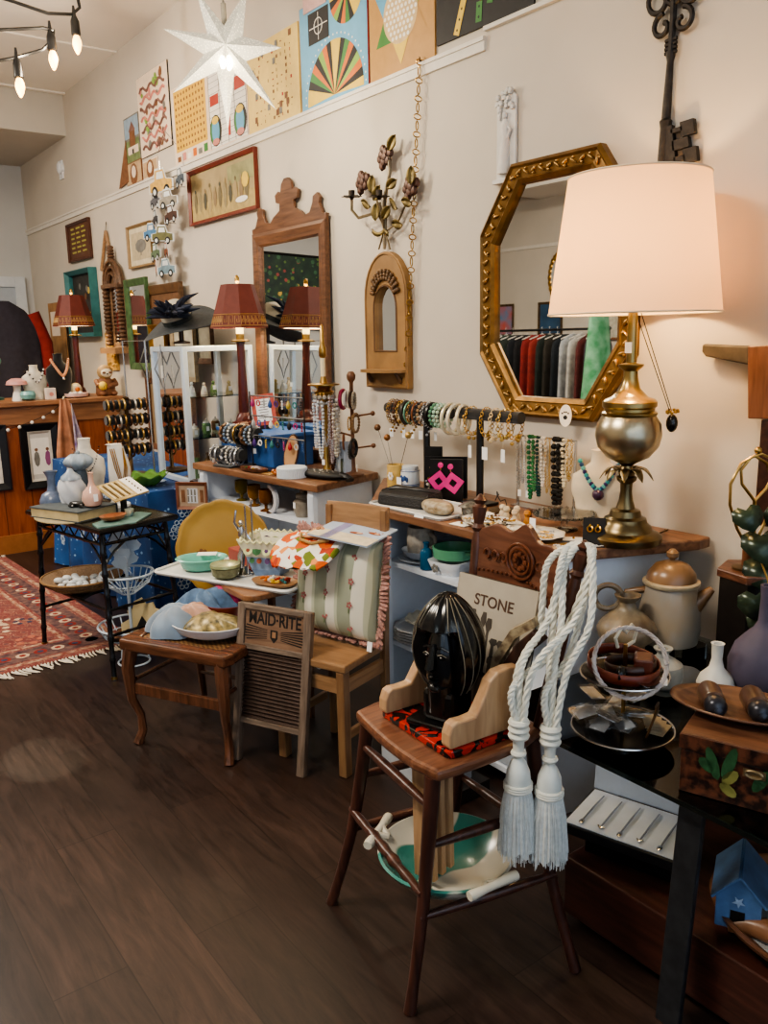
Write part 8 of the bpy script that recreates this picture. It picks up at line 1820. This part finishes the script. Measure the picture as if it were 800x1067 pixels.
def house():
    t = thing('large_leaf_tray', 'large curved wooden-rimmed tray with pale inside on the low box', 'tray', (1.76, .70, .1955), rz=.1); MB().lathe([(.12, 0), (.2, .02), (.235, .05), (.24, .062), (.228, .062), (.19, .028), (.11, .008), (0, .006)], 48, sx=.95, sy=1.2).build('tray_body', mat('#6a4630', .4, var=.3, scale=9), t); MB().lathe([(.19, .027), (.1, .0085), (0, .0075)], 40, sx=.95, sy=1.2, c=(0, 0, .003)).build('pale_inside', mat('#8f9090', .5, var=.1), t)
    t = thing('blue_ceramic_house', 'blue glazed ceramic cottage with star above door in the wooden tray', 'ornament', (1.655, .885, .232), rz=2.05); t.scale = (.95, .95, .95); bl = mat('#4a6a94', .35, var=.35, scale=18)
    m = MB(); w_, d_, h = .05, .075, .085; m.add([(-w_, -d_, 0), (w_, -d_, 0), (w_, -d_, h), (0, -d_, h+.055), (-w_, -d_, h), (-w_, d_, 0), (w_, d_, 0), (w_, d_, h), (0, d_, h+.055), (-w_, d_, h)], [(0, 1, 2, 3, 4), (5, 9, 8, 7, 6), (0, 5, 6, 1), (1, 6, 7, 2), (4, 9, 5, 0), (2, 7, 8, 3), (3, 8, 9, 4)], None, False); m.build('walls', bl, t, bev=.002)
    for s in (-1, 1): m = MB(); m.T = T(0, 0, h+.058) @ RY(s*.83); m.box(0 if s > 0 else -.088, -d_-.012, -.003, .088 if s > 0 else 0, d_+.012, .004); m.build('roof_slab', mat('#3f5f88', .35, var=.4, scale=14), t, bev=.002)
    MB().box(-.015, d_, 0, .017, d_+.002, .05).build('doorway', M_BLACK, t); m = MB(); m.T = T(0, d_+.001, .075) @ RX(-PI/2) ; m.prism([((.015 if i % 2 == 0 else .006)*math.cos(i*PI/5+PI/2), (.015 if i % 2 == 0 else .006)*math.sin(i*PI/5+PI/2)) for i in range(10)], 0, .002); m.build('star_cut_out', mat('#8fa8c8', .4), t)
    t = thing('carved_wood_hand', 'smooth brown carved wooden piece beside the ceramic cottage', 'carving', (1.62, .80, .235), rz=-1.1); MB().tube([(-.08, 0, .0), (-.04, .01, .01), (0, 0, .015), (.05, -.01, .01), (.09, .005, .0)], [.012, .022, .026, .02, .008], 12).build('carving_body', mat('#80583c', .35, var=.3, scale=9), t)
    MB().cbox((.0, .036, -.005), (.022, .002, .034), rz=.2).build('price_tag', mat('#b8b09a', .7), t)
    t = thing('grey_round_pot', 'grey glazed round pot cut off at the right edge in the wooden tray', 'pot', (1.70, .68, .21)); MB().lathe([(.03, 0), (.05, .02), (.055, .05), (.04, .075), (.03, .08)], 24).build('pot_body', mat('#6f7d84', .3, var=.2), t)
house()
# ---- two-tier server
def server():
    c = Vector((1.585, 1.175, GT)); t = thing('two_tier_server', 'two-tier silver-rimmed black plate stand with brass centre rod on glass table', 'tiered stand', c)
    MB().lathe([(.04, 0), (.05, .004), (.05, .01), (.02, .02)], 24).build('foot', M_SILVER, t)
    for z, r_ in ((.03, .122), (.168, .104)):
        p_ = MB().lathe([(.02, z-.008), (r_*.75, z-.006), (r_, z+.008), (r_*.75, z), (0, z-.002)], 48).build('plate', mat('#0d0e10', .2, var=.1), t); MB().torus((0, 0, z+.008), r_, .0028, 56, 6).build('silver_rim', M_SILVER, p_)
    MB().tube([(0, 0, .01), (0, 0, .25)], .005, 10).build('centre_rod', M_BRASS, t); MB().tube([(-.03, 0, .25), (-.04, 0, .275), (-.02, 0, .295), (0, 0, .28), (.02, 0, .295), (.04, 0, .275), (.03, 0, .25), (0, 0, .245)], .0045, 8).build('handle_loop', mat('#c9c2b0', .4), t)
    return c
sc_ = server()
def belt(label, dx, dy, z, r_, col, w_, tilt, ry=1.0, braided=False):
    t = thing('rolled_leather_belt', label, 'belt', sc_+Vector((dx, dy, z-0)), rot=(tilt, -tilt*.6, .3)); m = MB(); q = mat(col, .35, var=.2, scale=30)
    if braided:
        for s in range(3): m.tube([((r_+.003*math.cos(i*.8+s*2.1))*math.cos(2*PI*i/90), (r_+.003*math.cos(i*.8+s*2.1))*ry*math.sin(2*PI*i/90), .003*math.sin(i*.8+s*2.1)) for i in range(90)], .0032, 5, closed=True)
    else: m.surf(lambda u, v: ((r_-.003*u)*math.cos(2*PI*u*1.1), (r_-.003*u)*ry*math.sin(2*PI*u*1.1), (v-.5)*w_), 60, 2)
    m.build('strap', q, t, solid=0 if braided else .0035); return t
b1 = belt('rolled reddish-brown leather belt on the upper tier', -.005, 0, .201, .085, '#6a2a16', .026, .10)
b2 = belt('rolled dark brown leather belt inside the reddish one', .01, -.01, .196, .06, '#3c2014', .028, -.1)
b3 = belt('white and red braided cord belt draped in a ring over the upper tier', -.035, -.04, .225, .082, '#b9aea8', .01, 1.12, 1.0, True); b3.rotation_euler = rot_facing((-.66, -.62, .5)).to_euler()
t = thing('brown_leather_case', 'small brown leather stitched box on the upper tier', 'box', sc_+Vector((.01, -.045, .178)), rz=.6); MB().box(-.03, -.022, 0, .03, .022, .055).build('box_body', mat('#5c2a1a', .3, var=.2), t, bev=.006)
t = thing('dark_shell_buckle', 'dark polished shell buckle lying on the upper tier front', 'buckle', sc_+Vector((-.06, -.035, .181)), rz=.4); MB().ball((0, 0, .02), (.022, .014, .02), 12).build('buckle_body', mat('#1a1c1e', .1, .5, var=.3), t)
t = thing('silver_oval_dish', 'small silver oval dish at the front lip of the upper tier', 'dish', sc_+Vector((-.02, -.085, .179)), rz=.2); MB().lathe([(.01, 0), (.03, .006), (.034, .012), (.028, .01), (0, .004)], 24, sx=1.1, sy=.7).build('dish_body', M_SILVER, t); MB().cbox((.03, -.015, .004), (.04, .028, .0015), rz=.4).build('price_tag', M_TAG, t)
# packets on the lower tier
PL3 = glass('plastic_film', (.96, .97, .99), .06, .3)
for k in range(14):
    a = k*2.4; r_ = .024*math.sqrt(k); x, y = -.02+r_*math.cos(a)*.9, .02+r_*math.sin(a); t = thing('plastic_packet', 'small clear plastic packet of white stationery on the lower tier of the stand', 'packet', sc_+Vector((x, y, .042+.0045*k)), rz=a, group='clear packets heaped on the lower tier'); t.rotation_euler = (R.uniform(-.35, .35), R.uniform(-.3, .3), a)
    MB().box(-.028, -.02, 0, .028, .02, .002).build('white_card', mat('#dbe1e8', .3, var=.1), t); MB().surf(lambda u, v: ((u-.5)*.075, (v-.5)*.055, .004+.003*math.sin(u*9)*math.cos(v*7)), 6, 5).build('clear_film', PL3, t)
for k in range(4):
    t = thing('folded_paper_slip', 'cream folded paper slip fanned out at the right of the lower tier', 'paper', sc_+Vector((.045+.004*k, -.075+.012*k, .044+.003*k)), rz=.3+.15*k, group='paper slips on the lower tier'); MB().box(-.035, -.018, 0, .035, .018, .0015).build('paper_sheet', mat('#b0a894', .7), t)
t = thing('curved_horn_comb', 'curved brown horn piece standing on the lower tier', 'comb', sc_+Vector((-.005, -.075, .044)), rz=.4); MB().surf(lambda u, v: (.014*(u-.5)*2, -.02*math.sin(v*2), .085*math.sin(v*1.5)), 4, 10).build('horn_body', mat('#5c4024', .3, var=.3, scale=50), t, solid=.005)
# ---- pottery
t = thing('clear_riser', 'low clear block under the coffee pot and speckled jug', 'riser', (2.07, 1.435, GT), rz=-.18); MB().prism(rrect(.34, .13, .02), 0, .04).build('block', glass('riser_glass', (.85, .9, .9), .08), t)
def pot(name, label, cat, loc, prof, mt, n=40, **k): return vase(name, label, loc, prof, mt, cat, n)
t = thing('stoneware_coffee_pot', 'tall brown and cream stoneware coffee pot with domed lid and spout', 'coffee pot', (2.145, 1.435, GT+.041))
gz = mat('#9a8260', .3, col2='#8d9090', scale=4); tb = mat('#7b5c3e', .3, var=.25, scale=8)
MB().lathe([(.06, 0), (.085, .01), (.092, .05), (.09, .11), (.078, .17), (.072, .19)], 44).build('pot_body', gz, t); MB().lathe([(.08, .188), (.084, .193), (.084, .2), (.076, .204)], 44).build('rim', mat('#a8987c', .3, var=.1), t)
MB().lathe([(.074, .203), (.07, .225), (.05, .25), (.02, .262), (.008, .264)], 40).build('lid', tb, t); MB().lathe([(.008, .262), (.008, .268), (.018, .276), (.018, .288), (.008, .298), (0, .3)], 20).build('knob', tb, t)
MB().tube([(.03, -.06, .13), (.05, -.085, .165), (.06, -.10, .185)], [.03, .018, .011], 12).build('spout', tb, t)
MB().tube([(-.05, .055, .17), (-.085, .095, .16), (-.09, .1, .09), (-.06, .065, .05)], .011, 10).build('handle', tb, t)
t = thing('speckled_jug', 'round speckled stoneware jug with narrow neck and ring handle', 'jug', (1.99, 1.475, GT+.041)); t.scale = (1.2, 1.2, 1.12); sp = mat('#85775f', .4, col2='#54473a', scale=22, bump=.4)
m = MB(); m.lathe([(.045, 0)]+[(.03+.042*math.sin(PI*(i/10)**.9)+.0015*(i % 2), .012+.0105*i) for i in range(1, 10)]+[(.026, .118), (.02, .128), (.019, .14), (.03, .152), (.032, .158), (.02, .156), (.016, .14)], 40); m.build('jug_body', sp, t); m = MB(); m.T = T(-.02, .045, .145) @ RZ(.85); m.torus((0, 0, 0), .033, .008, 28, 8, axis='x'); m.build('handle', sp, t)
t = thing('scalloped_glass_plate', 'clear scalloped glass plate on a low foot under the striped bottle vase', 'plate', (1.93, 1.29, GT)); m = MB(); m.lathe([(.03, 0), (.035, .003), (.015, .01), (.02, .018)], 24); m.surf(lambda u, v: ((.01+.115*v)*(1+.03*v*math.cos(2*PI*u*12))*math.cos(2*PI*u), (.01+.115*v)*(1+.03*v*math.cos(2*PI*u*12))*math.sin(2*PI*u), .018+.012*v**3), 96, 8, cu=True); m.build('plate_body', glass('plate_glass', (.82, .86, .86), .12, .08), t)
pot('striped_bottle_vase', 'small grey-white striped stoneware bottle on the scalloped glass plate', 'vase', (1.90, 1.285, GT+.0225), [(.04, 0), (.052, .01), (.056, .03), (.055, .05), (.053, .062), (.03, .078), (.018, .083), (.015, .095), (.024, .103), (.026, .108), (.014, .106), (.012, .09)], mat('#a8a49a', .35, col2='#5e6a70', scale=9))
pot('purple_gourd_vase', 'large matte purple-grey gourd vase with long dark neck', 'vase', (2.085, 1.10, GT), [(.04, 0), (.06, .01), (.088, .06), (.09, .10), (.075, .145), (.045, .18), (.03, .195), (.02, .215), (.017, .28), (.02, .315), (.014, .315), (.012, .28)], mat('#51495c', .7, col2='#3c3a4c', scale=9))
pot('white_bud_vase', 'small plain white bud vase in front of the purple vase', 'vase', (1.985, 1.175, GT), [(.03, 0), (.045, .012), (.05, .04), (.042, .062), (.02, .085), (.014, .11), (.0155, .15), (.018, .155), (.011, .154), (.01, .11)], mat('#cccac2', .4, var=.04))
# painted chest
def chest():
    t = thing('painted_wooden_chest', 'brown painted wooden chest with green leaf decoration on glass table', 'chest', (1.495, .955, GT), rz=-1.24)
    m, nt, b = _new('crackled_paint'); n = nt.nodes; l = nt.links; tc = n.new('ShaderNodeTexCoord'); nz = n.new('ShaderNodeTexNoise'); nz.inputs['Scale'].default_value = 45; nz.inputs['Detail'].default_value = 6; l.new(tc.outputs['Object'], nz.inputs['Vector']); cr = n.new('ShaderNodeValToRGB'); e = cr.color_ramp.elements; e[0].position = .4; e[1].position = .62; e[0].color = rgb('#1c0f0c'); e[1].color = rgb('#5c3524'); l.new(nz.outputs['Fac'], cr.inputs['Fac']); l.new(cr.outputs['Color'], b.inputs['Base Color']); b.inputs['Roughness'].default_value = .35
    MB().box(0, 0, 0, .42, .26, .10).build('chest_body', m, t, bev=.002); MB().box(-.003, -.003, .101, .423, .263, .138).build('lid', wood('#4a2a18', '#7c4c2e', .35, axis=0), t, bev=.004)
    MB().box(-.0035, -.0045, .103, .4235, -.003, .135).build('lid_front', m, t)
    g = MB(); gq, bq = mat('#24482a', .4, var=.4, scale=40), mat('#6a6a38', .4, var=.3, scale=30); g.T = T(0, -.0055, 0) @ RX(PI/2)
    for x, y, a, L_, q in ((.08, .035, 1.9, .075, gq), (.09, .04, 1.3, .08, gq), (.15, .03, 1.1, .06, gq), (.09, .03, .9, .045, bq), (.07, .05, 2.4, .04, gq), (.085, .03, -.6, .04, bq), (.24, .05, .4, .04, gq), (.26, .06, 1.2, .035, bq), (.25, .03, 2.2, .035, gq), (.36, .05, .8, .04, gq)):
        T0 = g.T; g.T = T0 @ T(x, y+.015, 0) @ RZ(a); g.disc(L_*.5, 0, L_*.5, .0003, q, 10, ry=.012); g.T = T0
    g.build('painted_leaves', None, t)
    m = MB(); m.T = T(.15, -.006, .085) @ RX(PI/2); m.box(-.022, -.009, 0, .022, .009, .002); m.torus((0, 0, .004), .012, .003, 16, 5, sx=1.4, sy=.6); m.build('clasp', mat('#8c7c60', .35, .8), t)
    return t
chest(); CZ = GT+.139
t = thing('wood_leaf_platter', 'dark carved wooden leaf-shaped platter on the painted chest', 'platter', (1.665, .925, CZ), rz=.35); m = MB(); m.surf(lambda u, v: (.09*v*math.cos(2*PI*u)*(1.0), .15*v*math.sin(2*PI*u), .003+.022*v**3), 60, 8, cu=True); m.build('platter_body', wood('#4a2c1e', '#7a5034', .35, axis=1), t, solid=.005)
t = thing('coiled_coaster', 'round coiled tan coaster beside the leaf platter on the chest', 'coaster', (1.70, 1.03, CZ)); m = MB()
for k in range(5): m.torus((0, 0, .003), .009+.009*k, .0045, 32, 6)
m.build('coaster_body', mat('#8d7450', .7, var=.3, scale=60), t)
for k, (dx, dy) in enumerate(((-.02, .03), (.03, -.045))):
    t = thing('wooden_pepper_mill', 'stubby dark wooden shaker lying in the leaf platter, '+('left one' if k == 0 else 'right one'), 'shaker', (1.655+dx, .945+dy, CZ+.03)); t.rotation_euler = (0, PI/2+.1, -2.35)
    MB().lathe([(.0, -.045), (.02, -.044), (.026, -.03), (.026, .02), (.022, .024)], 24).build('barrel', wood('#3a2014', '#6a4426', .3, axis=2), t); MB().lathe([(.022, .024), (.024, .03), (.024, .045), (.018, .055), (.008, .06), (.011, .066), (0, .072)], 24).build('metal_cap', mat('#33343c', .3, .5), t)
t = thing('glass_ashtray', 'pale glass dish at the right edge behind the leaf platter', 'dish', (1.83, .83, CZ)); MB().lathe([(.03, 0), (.05, .004), (.052, .02), (.045, .02), (.03, .008), (0, .006)], 24).build('dish_body', mat('#8a8a84', .1, var=.1, trans=.3), t)
# dark hexagonal stand and ivy candle holder
t = thing('dark_hexagonal_stand', 'dark hexagonal metal stand with brown wooden top behind the purple vase', 'stand', (2.265, 1.235, GT)); hx = [(.112*math.cos(i*PI/3+.3), .112*math.sin(i*PI/3+.3)) for i in range(6)]; MB().prism([(a*.92, b*.92) for a, b in hx], 0, .275).build('stand_body', mat('#17110e', .35, var=.2), t, bev=.003); MB().prism(hx, .275, .30).build('wooden_top', M_WALNY, t, bev=.004)
def ivy():
    c = Vector((2.235, 1.25, GT+.3015)); t = thing('ivy_candle_stand', 'brass wire candle stand wrapped in large dark metal ivy leaves', 'candle holder', c)
    e = Vector((-.78, .62, 0)).normalized() # screen left-ish
    e = Vector((-.80, .60, 0)) ; e = Vector((.8, -.6, 0))
    def Q(px, z): return Vector((e.x*px, e.y*px, z))
    m = MB(); m.tube([Q(.0, .06), Q(-.035, .12), Q(-.06, .19), Q(-.062, .25), Q(-.035, .31), Q(0, .33), Q(.035, .31), Q(.06, .25), Q(.058, .18), Q(.03, .1), Q(0, .06)], .0045, 8)
    m.tube([Q(.01, .20), Q(-.03, .25), Q(-.035, .29), Q(-.01, .325), Q(.02, .335), Q(.05, .32), Q(.06, .28), Q(.04, .235), Q(.01, .20)], .0045, 8); m.tube([Q(.01, .2), Q(.015, .1), Q(0, .0)], .006, 8); m.build('wire_frame', M_BRASS, t)
    MB().ball(Q(.01, .345), .011, 10).build('finial', M_BRASS, t); MB().lathe([(.04, 0), (.04, .006), (.008, .012)], 24).build('base', M_BRONZE, t)
    MB().tube([Q(0, .0), Q(0, .08)], .014, 10).build('candle_cup', mat('#6a4228', .4), t)
    lf = mat('#1d2a24', .25, .3, col2='#3c4a38', scale=20)
    for px, z, s, a in ((-.035, .17, .045, .3), (.045, .165, .04, -.3), (.01, .09, .06, .1), (.055, .09, .05, -.5), (.02, .01, .06, .0), (-.02, -.06, .055, .2), (.0, -.11, .045, .4), (.06, .02, .045, .5)):
        m = MB(); p = Q(px, z)+Vector((-.05, -.06, 0))*(1 if z > .0 else 1.9); m.T = Matrix.Translation(p) @ rot_facing((-.72, -.62, .35+.3*math.sin(px*99))).to_4x4() @ RZ(a)
        P_ = [(0, -1), (.55, -.6), (.95, 0), (.85, .55), (.4, .75), (0, .45), (-.4, .75), (-.85, .55), (-.95, 0), (-.55, -.6)]
        vs = [(0, 0, .012*s*10*.1)]+[(x*s, y*s, -.10*s*(abs(x))) for x, y in P_]; m.add(vs, [(0, 1+i, 1+(i+1) % 10) for i in range(10)]); m.build('ivy_leaf', lf, t, solid=.0015)
    MB().tube([Q(.0, .1)+Vector((-.03, -.03, 0)), Q(.01, 0)+Vector((-.08, -.1, 0)), Q(0, -.1)+Vector((-.1, -.12, 0)), Q(0, -.15)+Vector((-.1, -.12, 0))], .0028, 6).build('trailing_stem', M_BRASS, t)
ivy()
# misc on floor behind stool, dark
t = thing('dark_crate', 'dark low crate on the floor between the two wooden chairs', 'crate', (1.76, 2.0, 0)); MB().box(-.1, -.1, 0, .08, .06, .05).build('crate_body', mat('#1c1512', .6), t)
# =================================================================== OPPOSITE SIDE (seen in the mirrors)
XR = -2.5
t = thing('clothes_rack', 'black garment rail of clothes along the opposite side, seen in mirror', 'clothes rack', (XR, 6.6, 0))
MB().tube([(0, -.85, 1.58), (0, .95, 1.58)], .014, 8).build('hanging_rail', M_BLACK, t)
for y in (-.83, .93): MB().tube([(0, y, 1.6), (0, y, .04)], .014, 8).build('upright', M_BLACK, t); MB().tube([(-.25, y, .03), (.25, y, .03)], .014, 8).build('foot', M_BLACK, t)
def garment(y, col, L_, label, hz=1.58):
    t = thing('hanging_garment', label, 'garment', (XR, y, hz)); m = MB()
    def f(u, v):
        a = 2*PI*u; w_ = .22*(min(1, .25+(v/.12)**.7*.75) if v < .12 else 1+.06*v); return (w_*math.cos(a), (.02+.022*min(1, v*4))*math.sin(a)+.008*math.sin(a*5)*v, -.05-L_*v)
    m.surf(f, 28, 10, cu=True); m.build('garment_body', mat(col, .9, var=.25, scale=14), t)
    MB().tube([(-.2, 0, -.10), (0, 0, -.045), (.2, 0, -.10)], .007, 6).tube([(0, 0, -.045), (0, 0, .01), (.012, 0, .024), (0, 0, .034)], .003, 6).build('hanger', M_PEARL, t)
for k, (c_, nm) in enumerate((('#8a9098', 'pale grey'), ('#2c3a34', 'dark green'), ('#26302c', 'bottle green'), ('#141820', 'navy'), ('#101014', 'black'), ('#7a1f1c', 'red'), ('#842a22', 'brick red'), ('#1a2420', 'dark patterned'), ('#2a2620', 'charcoal'), ('#182028', 'ink blue'), ('#9ea2a6', 'light grey'), ('#b8b6b0', 'white'), ('#5c2a28', 'maroon'), ('#3a3a44', 'slate'))): garment(7.40-.115*k, c_, .78+.08*math.sin(k*2.3), '%s garment hanging on the rail on the opposite side' % nm)
t = thing('green_dress', 'bright green garment hanging beyond the rail, seen in the mirror', 'garment', (-1.9, 5.42, 1.72)); m = MB(); m.surf(lambda u, v: ((.13+.06*v)*math.cos(2*PI*u), (.05+.08*v)*math.sin(2*PI*u)+.02*math.sin(20*u)*v, -1.0*v), 40, 10, cu=True); m.build('garment_body', mat('#2f8a52', .8, var=.5, scale=7, col2='#8fc0a0'), t); MB().tube([(0, 0, -.02), (0, 0, .08)], .004, 6).build('hanger', M_PEARL, t)
# pictures on the opposite wall
def opp(y, z, w_, h_, col, label, fm=None, cat='picture'):
    t = thing('wall_picture', label, cat, (XL+.004, y, z)); t.rotation_euler = Matrix(((0, 0, 1), (1, 0, 0), (0, 1, 0))).to_euler(); frame_ring(MB(), w_, h_, .03, .02, None).build('frame', fm or M_BRONZE, t); MB().box(-w_/2+.025, -h_/2+.025, 0, w_/2-.025, h_/2-.025, .008).build('picture', col, t)
opp(8.2, 1.72, .32, .42, mat('#3f8ab0', .6, col2='#c85a48', scale=5), 'blue and red picture on the opposite wall above the clothes rail')
opp(7.4, 1.72, .4, .42, mat('#2a4a68', .6, var=.3, scale=5), 'dark blue picture on the opposite wall above the clothes rail'); opp(6.4, 1.75, .6, .6, mat('#b8b2a0', .7, var=.2), 'large pale print on the opposite wall right of the blue pictures', M_OAKY); opp(5.7, 1.85, .35, .35, mat('#8f5c48', .7, var=.2), 'small brown print on the opposite wall near the green garment')
t = thing('gilt_oval_mirror', 'ornate gilt oval mirror on the opposite wall', 'mirror', (XL+.02, 7.25, 2.22)); t.rotation_euler = Matrix(((0, 0, 1), (1, 0, 0), (0, 1, 0))).to_euler(); m = MB()
for k in range(24): a = k*PI/12; m.ball((.15*math.cos(a), .26*math.sin(a)+(.05 if k == 6 else 0), .01), (.04, .05, .02), 7)
m.build('frame', M_GOLD, t); MB().disc(0, 0, .13, .02, M_MIRROR, 28, ry=.23).build('mirror_pane', None, t)
# dark floral painting on the back wall (seen in the tall mirror)
t = thing('dark_floral_painting', 'large dark painting of pink flowers in grass on the back wall', 'painting', (-.62, YB-.004, 2.22)); t.rotation_euler = (PI/2, 0, 0); frame_ring(MB(), 1.0, .9, .03, .02, None).build('frame', M_BLACK, t)
m = MB().rect(-.48, -.43, .48, .43, .008, mat('#1c2c2c', .6, col2='#2c4634', scale=9)); r = random.Random(6)
for k in range(110): x, y = r.uniform(-.46, .46), r.uniform(-.42, .42); m.disc(x, y, r.uniform(.008, .03), .0085+.00005*k, [mat('#9a4a48', .6), mat('#5c7a3c', .6), mat('#c8a850', .6), mat('#3f6a4a', .6)][(0 if y > .1 else 2) if k % 3 == 0 else (1 if k % 2 else 3)], 6)
m.build('painted_canvas', None, t)
